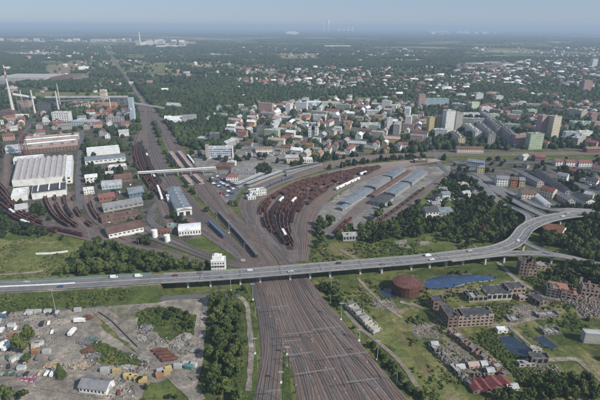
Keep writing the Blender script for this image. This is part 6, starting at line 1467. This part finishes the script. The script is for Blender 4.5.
# ================================================================== TREES
FOL_I = mat_foliage('foliage', (0.034, 0.056, 0.019), (0.104, 0.128, 0.042), False)
FOL_A = mat_foliage('foliage_mass', (0.015, 0.031, 0.014), (0.055, 0.078, 0.026), True)
FOL_Y = mat_foliage('foliage_light', (0.060, 0.095, 0.028), (0.095, 0.125, 0.040), False)
FOL_R = mat_foliage('foliage_bronze', (0.085, 0.062, 0.038), (0.11, 0.08, 0.05), False)
SHR_A = mat_foliage('shrub_mass', (0.035, 0.062, 0.018), (0.105, 0.125, 0.042), True)

def ico(sub):
    bm = bmesh.new(); bmesh.ops.create_icosphere(bm, subdivisions=sub, radius=1.0); V = np.array([v.co[:] for v in bm.verts]); F = np.array([[v.index for v in f.verts] for f in bm.faces]); bm.free(); return V, F
I1, I2 = ico(1), ico(2)
def leaves(rng, lobes, n, sz):
    """many small leaf sprays spread over and through the lobes of one crown"""
    V = []
    for c, r in lobes:
        m = int(n * r * r / sum(q * q for _, q in lobes)) + 1
        d = rng.normal(size=(m, 3)); d[:, 2] = d[:, 2] * .9 + .25; d /= np.linalg.norm(d, axis=1)[:, None]; p = c + d * (r * rng.uniform(.72, 1.08, (m, 1))) * (1, 1, .85)
        nrm = d + rng.normal(0, .45, (m, 3)); nrm /= np.linalg.norm(nrm, axis=1)[:, None]; u = np.cross(nrm, rng.normal(size=(m, 3))); u /= np.linalg.norm(u, axis=1)[:, None]; v = np.cross(nrm, u)
        s = sz * rng.uniform(.6, 1.3, (m, 1)); k = np.stack([p - u * s, p - v * s * .7 + nrm * s * .2, p + u * s, p + v * s * .7 - nrm * s * .15], 1); V.append(k.reshape(-1, 3))
    V = np.concatenate(V); q = np.arange(len(V)).reshape(-1, 4); return V, np.concatenate([q[:, [0, 1, 2]], q[:, [0, 2, 3]]])
def crown(seed, n, sz, nl, tall=1.0, core=.72, sub=I1):
    """unit crown: radius about 1, foot of crown at z 0, top near 1.7 * tall"""
    rng = np.random.default_rng(seed); lobes = [(np.array([0, 0, .85 * tall]), .62)]
    for i in range(nl):
        a = 6.28 * i / nl + rng.uniform(-.4, .4); rr = rng.uniform(.35, .62); lobes.append((np.array([math.cos(a) * rr, math.sin(a) * rr, rng.uniform(.35, 1.25) * tall]), rng.uniform(.32, .52)))
    lobes.append((np.array([rng.uniform(-.2, .2), rng.uniform(-.2, .2), 1.3 * tall]), .42)); Vs, Fs, o = [], [], 0
    if n:
        V, F = leaves(rng, lobes, n, sz); Vs.append(V); Fs.append(F); o += len(V)
    for c, r in lobes:
        V, F = sub; V = V * (r * core) * rng.uniform(.8, 1.2, (len(V), 1)) + c; Vs.append(V); Fs.append(F + o); o += len(V)
    V = np.concatenate(Vs); V[:, 2] = np.maximum(V[:, 2], -.05); return V, np.concatenate(Fs)
def lump(seed, sub, amp=.28, tall=1.0):
    rng = np.random.default_rng(seed); V, F = sub; V = V * (1 + rng.uniform(-amp, amp, (len(V), 1))); V = V * (1, 1, .95 * tall) + (0, 0, .8 * tall); return V, F
NEAR = [crown(s, 620, .13, 6) for s in range(5)] + [crown(s + 9, 620, .12, 6, 1.5) for s in range(3)]
MIDC = [crown(s + 20, 130, .25, 4, 1.0 + .3 * (s % 2), .85, I1) for s in range(6)]
FARC = []
for s in range(6):
    a, fa = lump(s + 40, I2, .2); FARC.append((a, fa))
VFAR = [lump(s + 60, I1, .3) for s in range(6)]
NEAR_ME = []
for i, (V, F) in enumerate(NEAR):
    for fm in (FOL_I, FOL_Y, FOL_R): NEAR_ME.append(np_mesh('crown', V, F, fm))
tk = MB(); tk.bar((0, 0, -.1), (.04, 0, .5), .075, .05, 7); tk.bar((.04, 0, .5), (0, .05, 1.1), .05, .03, 6)
for a in range(4): t = a * 1.7; tk.bar((.03, 0, .4 + .08 * a), (.42 * math.cos(t), .42 * math.sin(t), .85 + .08 * a), .03, .012, 5)
TRUNK = tk.mesh('trunk', M_BARK)
def place_tree(x, y, r, h, kind, text, cat='tree', z=0):
    """h: whole height; crown radius r"""
    i = random.randrange(5) if kind != 'tall' else 5 + random.randrange(3); V = NEAR[i][0]; top = V[:, 2].max(); mi = {'light': 1, 'bronze': 2}.get(kind, 0)
    hc = h * .84; o = link('tree', NEAR_ME[i * 3 + mi], None, (x, y, z + h - hc), random.uniform(0, 6.28), (r, r, hc / top)) if False else None
    root = empty('tree', (x, y, z), random.uniform(0, 6.28)); c = link('crown', NEAR_ME[i * 3 + mi], root, (0, 0, h - hc)); c.scale = (r, r, hc / top)
    t = link('trunk', TRUNK, root); t.scale = (h * .5, h * .5, h * .62); later(root, text, cat, 'trees near the railway and the viaduct', 'tree'); return root

def merge(lst, variants, name, m, label, zoff=.0):
    """lst rows: x, y, z, radius, height, tint"""
    A = np.array(lst); Vs, Fs, Ts, o = [], [], [], 0; kind = RNG.integers(0, len(variants), len(A))
    for k, (V, F) in enumerate(variants):
        B = A[kind == k]
        if not len(B): continue
        a = RNG.uniform(0, 6.28, len(B)); ca, sa = np.cos(a)[:, None], np.sin(a)[:, None]; top = V[:, 2].max()
        X = (V[:, 0] * ca - V[:, 1] * sa) * B[:, 3:4] + B[:, 0:1]; Y = (V[:, 0] * sa + V[:, 1] * ca) * B[:, 3:4] * RNG.uniform(.85, 1.15, (len(B), 1)) + B[:, 1:2]; Zc = V[:, 2] / top * B[:, 4:5] + B[:, 2:3]
        Vs.append(np.stack([X, Y, Zc], 2).reshape(-1, 3)); Fs.append((F[None] + (np.arange(len(B)) * len(V))[:, None, None]).reshape(-1, 3) + o); Ts.append(np.repeat(B[:, 5], len(V))); o += len(B) * len(V)
    me = np_mesh(name, np.concatenate(Vs), np.concatenate(Fs), m, {'tint': ('FLOAT', np.concatenate(Ts))}); ob = link(name, me); tag(ob, label, None, None, 'stuff'); return ob

# wooded places below and around the viaduct: polygon, spacing, crown radius, height, share standing, words
ZN = [([(205, 301), (234, 300), (243, 316), (246, 335), (247, 352), (249, 372), (246, 402), (206, 402), (204, 350)], 5.2, (2.6, 4.4), (7, 12), .8, 'dark dense grove'),
      ([(60, 276), (72, 262), (84, 251), (100, 246), (125, 242), (150, 243), (180, 250), (209, 262), (209, 271), (160, 273), (120, 276), (90, 278)], 5.6, (2.6, 4.3), (7, 12), .82, 'meadow edge grove'),
      ([(0, 212), (22, 224), (60, 234), (85, 240), (60, 241), (20, 238), (0, 238)], 7.5, (1.8, 3.2), (3.5, 6), .6, 'works curve'),
      ([(312, 268), (324, 270), (332, 292), (346, 306), (366, 326), (384, 345), (404, 368), (432, 402), (414, 402), (398, 382), (372, 352), (340, 318), (322, 296)], 3.5, (1.5, 2.9), (3.2, 6.2), .92, 'trackside strip'),
      ([(313, 229), (322, 223), (345, 221), (362, 230), (385, 206), (412, 202), (420, 208), (430, 222), (446, 224), (478, 206), (490, 208), (505, 214), (518, 224), (514, 236), (500, 243), (470, 249), (455, 243), (438, 240), (420, 238), (400, 240), (385, 246), (366, 243), (350, 243), (330, 240), (318, 246), (308, 262), (304, 255)], 6.3, (2.8, 4.8), (7, 13), .66, 'wood behind the viaduct'),
      ([(536, 226), (548, 240), (560, 240), (566, 226), (580, 219), (602, 216), (640, 214), (640, 290), (602, 290), (585, 282), (566, 272), (552, 268), (536, 262), (548, 258), (560, 262), (575, 262), (566, 252), (548, 248), (536, 240)], 6.3, (2.8, 4.8), (8, 13), .9, 'wood beyond the ramps'),
      ([(488, 402), (492, 396), (520, 388), (545, 386), (566, 378), (590, 376), (606, 384), (606, 402)], 5.0, (2.4, 4.0), (6, 10), .85, 'bottom corner wood'),
      ([(0, 386), (12, 392), (30, 398), (45, 402), (0, 402)], 4.6, (2.0, 3.2), (5, 8), .9, 'bottom edge thicket'), ([(0, 293), (60, 292), (70, 296), (60, 300), (0, 303)], 6, (1.4, 2.6), (3, 5), .55, 'embankment foot'), ([(70, 293), (160, 290), (170, 292), (150, 294), (90, 298)], 4.5, (1.4, 2.6), (3, 5.5), .75, 'embankment foot'),
      ([(145, 314), (172, 309), (192, 318), (196, 332), (184, 330), (176, 322), (160, 318)], 5, (1.4, 2.6), (3, 5), .65, 'overgrown mound'), ([(205, 290), (235, 288), (250, 290), (246, 297), (210, 294)], 5, (1.6, 3.0), (4, 7), .5, 'underpass side'), ([(440, 186), (462, 168), (470, 176), (478, 190), (486, 200), (492, 206), (478, 208), (456, 196)], 6.2, (2.6, 4.4), (7, 11), .6, 'wood by the apron'),
      ([(524, 262), (536, 262), (552, 268), (575, 280), (570, 290), (545, 282), (530, 270)], 6.0, (2.0, 3.4), (5, 8), .6, 'ruins wood'), ([(578, 320), (606, 318), (606, 326), (585, 328)], 6, (1.5, 2.8), (3, 5), .4, 'ruins wood'), ([(440, 275), (455, 271), (470, 273), (468, 275), (440, 277)], 4, (1.2, 2.2), (2.5, 4), .6, 'lake shore'), ([(130, 384), (160, 376), (185, 372), (198, 378), (196, 402), (140, 402)], 6.5, (1.5, 2.8), (3, 6), .35, 'gravel yard end'), ([(255, 181), (270, 176), (272, 170), (262, 168), (250, 172)], 6, (3.5, 5), (10, 13), .7, 'station trees')]
CAND = []; random.seed(77)
for poly, sp, rr, hh, dens, wd in ZN:
    W = np.array([tuple(G(*p).xy) for p in poly]); yy = W[:, 1].min(); row = 0
    while yy < W[:, 1].max():
        xx = W[:, 0].min() + (row % 2) * sp / 2
        while xx < W[:, 0].max():
            x, y = xx + random.uniform(-.42, .42) * sp, yy + random.uniform(-.42, .42) * sp; xx += sp
            if random.random() > dens: continue
            qx, qy = proj(x, y)
            if not -14 < qx < 614 or not inpoly(np.array([qx]), np.array([qy]), poly)[0] or taken1(x, y, 1): continue
            q = random.random() ** 1.3; r = rr[0] + (rr[1] - rr[0]) * q; h = hh[0] + (hh[1] - hh[0]) * (q * .8 + random.random() * .2)
            CAND.append((x, y, r * 1.08, h, wd, qx, qy))
        yy += sp * .87; row += 1
for px, py, r, h, k in [(583, 224, 5, 15, ''), (589, 225, 5, 16, ''), (595, 224, 5, 16, ''), (601, 224, 5, 15, ''), (586, 230, 5, 14, ''), (598, 231, 5, 15, ''), (22, 353, 6.2, 15, 'tree'), (30, 345, 5.2, 16, 'tree'), (28, 363, 3.6, 7.5, 'tree'), (265, 160, 6, 12, 'tree'), (259, 172, 5, 11, 'tree'), (297, 150, 6, 12, 'tree'), (276, 146, 6, 10, 'tree'), (288, 147, 5, 9, 'tree')]:
    p = G(px, py); place_tree(p.x, p.y, r, h, 'tree', 'large round single tree standing alone'); take_disc(p.x, p.y, r)
# dark fir in the lower scrap yard
fp = G(61, 377); fir = empty('fir_tree', fp, 0, 'dark pointed fir tree standing alone by the lower yard wall', 'tree'); rng = np.random.default_rng(3); V = []
for k in range(900):
    t = rng.random() ** .8; rad = (1 - t) * 3.6 + .2; a = rng.uniform(0, 6.28); q = rad * rng.uniform(.55, 1.05); c = np.array([q * math.cos(a), q * math.sin(a), .8 + t * 9.6 - q * .18]); u = np.array([-math.sin(a), math.cos(a), 0]); o_ = np.array([math.cos(a), math.sin(a), -.5]); s = .38; V += [c - u * s, c - o_ * s, c + u * s, c + o_ * s * 1.2]
V = np.array(V); q = np.arange(len(V)).reshape(-1, 4); link('crown', np_mesh('crown', V, np.concatenate([q[:, [0, 1, 2]], q[:, [0, 2, 3]]]), FOL_I), fir); t = MB(); t.bar((0, 0, 0), (0, 0, 9.8), .28, .05, 7); t.build('trunk', M_BARK, fir)
CAND.sort(key=lambda c: -c[3] / math.hypot(c[0], c[1], H)); nt_ = 0; REST_T = []
for x, y, r, h, wd, qx, qy in CAND:
    kind = 'bronze' if 476 < qx < 498 and 222 < qy < 240 and random.random() < .8 else ('light' if random.random() < .2 else ('tall' if h > 10 and random.random() < .35 else 'tree'))
    if nt_ < 285:
        tall = 'tall' if kind == 'tall' else ('broad' if r > 3.4 else 'small'); colr = {'light': 'light green', 'bronze': 'bronze brown'}.get(kind, 'dark green')
        place_tree(x, y, r, h, kind, f"{tall} {colr} tree, {wd}"); nt_ += 1
    else: REST_T.append((x, y, 0, r, h, random.random() * (1.0 if kind == 'light' else .7)))
    take_disc(x, y, r * .6)
# the hill of dark woods left of the middle and the general tree cover between houses
OPEN = [[(0, 236), (130, 240), (208, 262), (208, 292), (0, 300)], [(300, 262), (318, 222), (312, 205), (345, 185), (395, 163), (450, 160), (455, 180), (425, 205), (392, 220), (345, 244), (366, 262)], [(196, 165), (262, 160), (300, 170), (232, 206)], [(262, 148), (300, 142), (304, 152), (262, 160)], [(0, 150), (80, 150), (80, 215), (0, 200)]]
def polyset(L, qx, qy):
    r = np.zeros(qx.shape, bool)
    for p in L: r |= inpoly(qx, qy, p)
    return r
FP = [[(103, 46), (108, 46), (121, 66), (150, 104), (141, 104), (115.5, 66)], [(150, 72.5), (195, 73.5), (194, 77), (150, 77)], [(45, 62), (88, 62), (85, 72), (45, 76)], [(0, 75), (90, 73), (90, 80), (0, 84)], [(36, 92), (140, 92), (140, 96), (36, 97)], [(148, 66), (164, 65), (172, 72), (148, 72)], [(243, 59), (258, 59), (256, 62), (243, 62)], [(245, 70.5), (275, 70.5), (275, 74), (248, 74)], [(278, 53), (320, 53), (320, 60), (282, 60)], [(125, 55.5), (146, 55.5), (146, 59), (125, 59)], [(380, 59), (424, 59), (424, 62), (380, 62)]]
def cover(y0, y1, sp):
    n = []; xw = .86 * y1 + 60; X, Y = np.meshgrid(np.arange(-xw, xw, sp), np.arange(y0, y1, sp)); X = X + RNG.uniform(-.42, .42, X.shape) * sp; Y = Y + RNG.uniform(-.42, .42, Y.shape) * sp; X, Y = X.ravel(), Y.ravel()
    qx, qy = proj(X, Y); k = (qx > -85) & (qx < 685) & ((qy < 236) | (qx > 612)); X, Y, qx, qy = X[k], Y[k], qx[k], qy[k]
    p = np.full(X.shape, .95); nz = np.where(Y > 1300, fnoise(X * .55, Y, 330), fnoise(X, Y, 190)); th = np.where(Y > 1300, .535, .40); p = np.where(nz < th, .07, p); p = np.where((nz >= th) & (nz < th + .035), .5, p)
    dark = inpoly(qx, qy, [(105, 102), (120, 96), (150, 90), (190, 82), (240, 78), (300, 88), (330, 94), (300, 103), (240, 108), (228, 118), (230, 146), (205, 136), (196, 122), (165, 112), (155, 103)]); p = np.where(dark, .97, p)
    tw = polyset([t[0] for t in TOWNS], qx, qy); n2 = fnoise(X + 500, Y, 70); p = np.where(tw, np.where(n2 > .6, .75, .13), p)
    east = inpoly(qx, qy, TOWNS[1][0]); p = np.where(east, np.where(n2 > .42, .9, .35), p)
    ind = inpoly(qx, qy, [(0, 104), (148, 104), (150, 150), (140, 190), (170, 238), (130, 246), (50, 232), (0, 212)]); p = np.where(ind, np.where(n2 > .57, .75, .05), p)
    fr = polyset([t[0] for t in FAR[:8]], qx, qy); p = np.where(fr & ~tw, np.where(n2 > .5, .7, .15), p)
    p = np.where(polyset(OPEN, qx, qy), 0.0, p); p = np.where(polyset(FP, qx, qy), .01, p); p = np.where(inpoly(qx, qy, [(425, 150), (680, 149), (680, 158), (425, 160)]), .02, p)
    k = (RNG.random(X.shape) < p) & ~taken(X, Y); return X[k], Y[k], nz[k]
GR = {'mid': REST_T, 'far': [], 'vfar': []}
for y0, y1, sp, g, r_ in [(240, 760, 7.6, 'mid', (2.6, 5.0)), (760, 1400, 8.6, 'far', (3.4, 6.2)), (1400, 3300, 11.5, 'vfar', (5.0, 9.0))]:
    X, Y, nz = cover(y0, y1, sp); r = RNG.uniform(*r_, X.shape); tn = np.clip(fnoise(X, Y, 60) * .9 - .1 + RNG.normal(0, .22, X.shape), 0, 1); GR[g] += [(x, y, -.5, a, min(a * 2.1, 13) * k, t) for x, y, a, k, t in zip(X, Y, r, RNG.uniform(.8, 1.2, X.shape), tn)]
merge(GR['mid'], MIDC, 'woods', FOL_A, 'belts of trees between the rail yard and the town'); merge(GR['far'], FARC, 'woods', FOL_A, 'wooded slopes and garden trees of the town'); merge(GR['vfar'], VFAR, 'woods', FOL_A, 'far woods stretching behind the town')
for y0, y1, sp, rad, hh in [(3300, 6500, 34, (16, 34), (10, 15)), (6500, 16000, 85, (45, 90), (11, 17)), (16000, 42000, 260, (150, 330), (12, 22))]:
    xw = .86 * y1; X, Y = np.meshgrid(np.arange(-xw, xw, sp), np.arange(y0, y1, sp)); X = (X + RNG.uniform(-.5, .5, X.shape) * sp).ravel(); Y = (Y + RNG.uniform(-.5, .5, Y.shape) * sp).ravel(); qx, qy = proj(X, Y); nz = fnoise(X * .6 + 900, Y, sp * 14)
    k = (qx > -85) & (qx < 685) & (nz > .49) & ~polyset(FP, qx, qy) & ~inpoly(qx, qy, [(100, 40), (110, 40), (124, 70), (112, 70)]) & (RNG.random(X.shape) < .85); X, Y = X[k], Y[k]
    merge([(x, y, -3, a, b, t) for x, y, a, b, t in zip(X, Y, RNG.uniform(*rad, X.shape), RNG.uniform(*hh, X.shape), RNG.random(X.shape) * .8)], [lump(s + 80, I1, .3, .9) for s in range(5)], 'woods', FOL_A, 'distant woods fading into the haze')
# scrub and tall weeds on the waste ground
SZN = [([(0, 130), (148, 128), (140, 180), (176, 238), (130, 245), (60, 232), (0, 210)], 1500, (.6, 2.2), .5), ([(150, 195), (200, 235), (240, 262), (170, 245)], 250, (.5, 1.6), .45), ([(312, 284), (350, 280), (430, 275), (606, 262), (606, 402), (425, 402), (400, 390), (365, 348), (334, 304)], 3600, (.5, 1.9), .46), ([(0, 290), (190, 288), (200, 296), (0, 306)], 900, (.5, 1.7), .4), ([(86, 350), (94, 341), (104, 343), (122, 352), (146, 362), (140, 370), (118, 366), (98, 360)], 260, (.5, 1.4), 0), ([(94, 312), (101, 315), (120, 330), (133, 343), (140, 356), (130, 352), (112, 333), (97, 320)], 150, (.4, 1.2), 0), ([(137, 314), (150, 308), (176, 308), (196, 316), (198, 334), (186, 333), (172, 340), (160, 332), (142, 327)], 500, (.6, 1.8), .3),
       ([(203, 292), (250, 288), (258, 330), (252, 372), (250, 404), (196, 404), (203, 350)], 500, (.5, 1.8), .3), ([(0, 236), (125, 242), (150, 262), (100, 276), (0, 280)], 700, (.5, 1.5), .5), ([(304, 262), (318, 236), (400, 236), (480, 246), (440, 256), (366, 262)], 700, (.7, 2.0), .4), ([(466, 334), (496, 331), (520, 356), (545, 376), (556, 392), (524, 386), (496, 358)], 800, (.5, 1.7), .38), ([(282, 340), (290, 402), (282, 402)], 60, (.3, .8), 0), ([(520, 262), (606, 280), (606, 292), (560, 292), (520, 276)], 500, (.8, 2.2), .2), ([(372, 352), (345, 318), (330, 298), (320, 290), (326, 300), (350, 330), (408, 400), (420, 402)], 300, (.4, 1.1), 0)]
SH = []; nearw = polyset
for k in range(1500):      # bushes on both slopes of the motorway embankment
    i = random.randrange(len(ramp_path)); o_ = random.choice((-1, 1)) * random.uniform(10.5, 21); p = ramp_path[i]; q = side(ramp_path)[i]; x, y = p.x + q.x * o_ + random.uniform(-4, 4), p.y + q.y * o_ + random.uniform(-.6, .6)
    if fnoise(x, y, 22) > .5: r = random.uniform(.5, 1.9); SH.append((x, y, max(0, (21 - abs(o_)) / 12.4 * 8.4), r, r * random.uniform(.6, 1.2), random.random()))
for poly in WATER:          # reeds and bushes round the water
    for a, b in zip(poly, poly[1:] + poly[:1]):
        A_, B_ = G(*a), G(*b); cw = sum((G(*q) for q in poly), Vector()) / len(poly)
        for k in range(int((B_ - A_).length * 1.1)):
            p = A_.lerp(B_, random.random()); p = p + (p - cw).normalized() * random.uniform(.2, 2.2); r = random.uniform(.3, 1.1)
            if vnoise(p.x, p.y, 9) > .35: SH.append((p.x, p.y, 0, r, r * random.uniform(.8, 1.5), random.random()))
for k in range(520):        # weeds inside the gutted yard and round the ruins
    px, py = random.choice(((random.uniform(428, 485), random.uniform(338, 384)), (random.uniform(430, 600), random.uniform(285, 330)))); p = G(px, py); r = random.uniform(.4, 1.3)
    if fnoise(p.x, p.y, 12) > .45: SH.append((p.x, p.y, 0, r, r * random.uniform(.6, 1.3), random.random()))
for poly, n, rr, th in SZN:
    W = np.array([tuple(G(*p).xy) for p in poly]); m = n * 4; X = RNG.uniform(W[:, 0].min(), W[:, 0].max(), m); Y = RNG.uniform(W[:, 1].min(), W[:, 1].max(), m); qx, qy = proj(X, Y); k = inpoly(qx, qy, poly) & ~taken(X, Y) & ~polyset(WATER, qx, qy) & (fnoise(X + 40, Y + 70, 26) > th + .04 * (th > 0)); X, Y = X[k][:n], Y[k][:n]
    r = rr[0] + (rr[1] - rr[0]) * RNG.random(X.shape) ** 2; SH += [(x, y, 0, a, a * u, t) for x, y, a, u, t in zip(X, Y, r, RNG.uniform(.6, 1.3, X.shape), np.clip(RNG.normal(.5, .3, X.shape), 0, 1))]
merge(SH, [crown(s + 100, 26, .34, 3, .7, .8, (I1[0], I1[1])) for s in range(4)], 'undergrowth', SHR_A, 'scrub and tall weeds over the waste ground')

# ------------------------------------------------------------------ the air
hb = MB(); hb.box((0, 39000, 116), (126000, 84000, 236))
hm = bpy.data.materials.new('haze_air'); hm.use_nodes = True; hn = hm.node_tree; hn.nodes.clear()
ho = hn.nodes.new('ShaderNodeOutputMaterial'); hv = hn.nodes.new('ShaderNodeVolumePrincipled')
hv.inputs['Color'].default_value = (0.56, 0.70, 0.88, 1); hv.inputs['Density'].default_value = 1.2e-4; hv.inputs['Anisotropy'].default_value = 0.0
hn.links.new(hv.outputs[0], ho.inputs['Volume'])
haze = hb.build('haze', hm); tag(haze, 'pale blue summer haze lying over the whole plain', None, None, 'stuff')
write_labels()
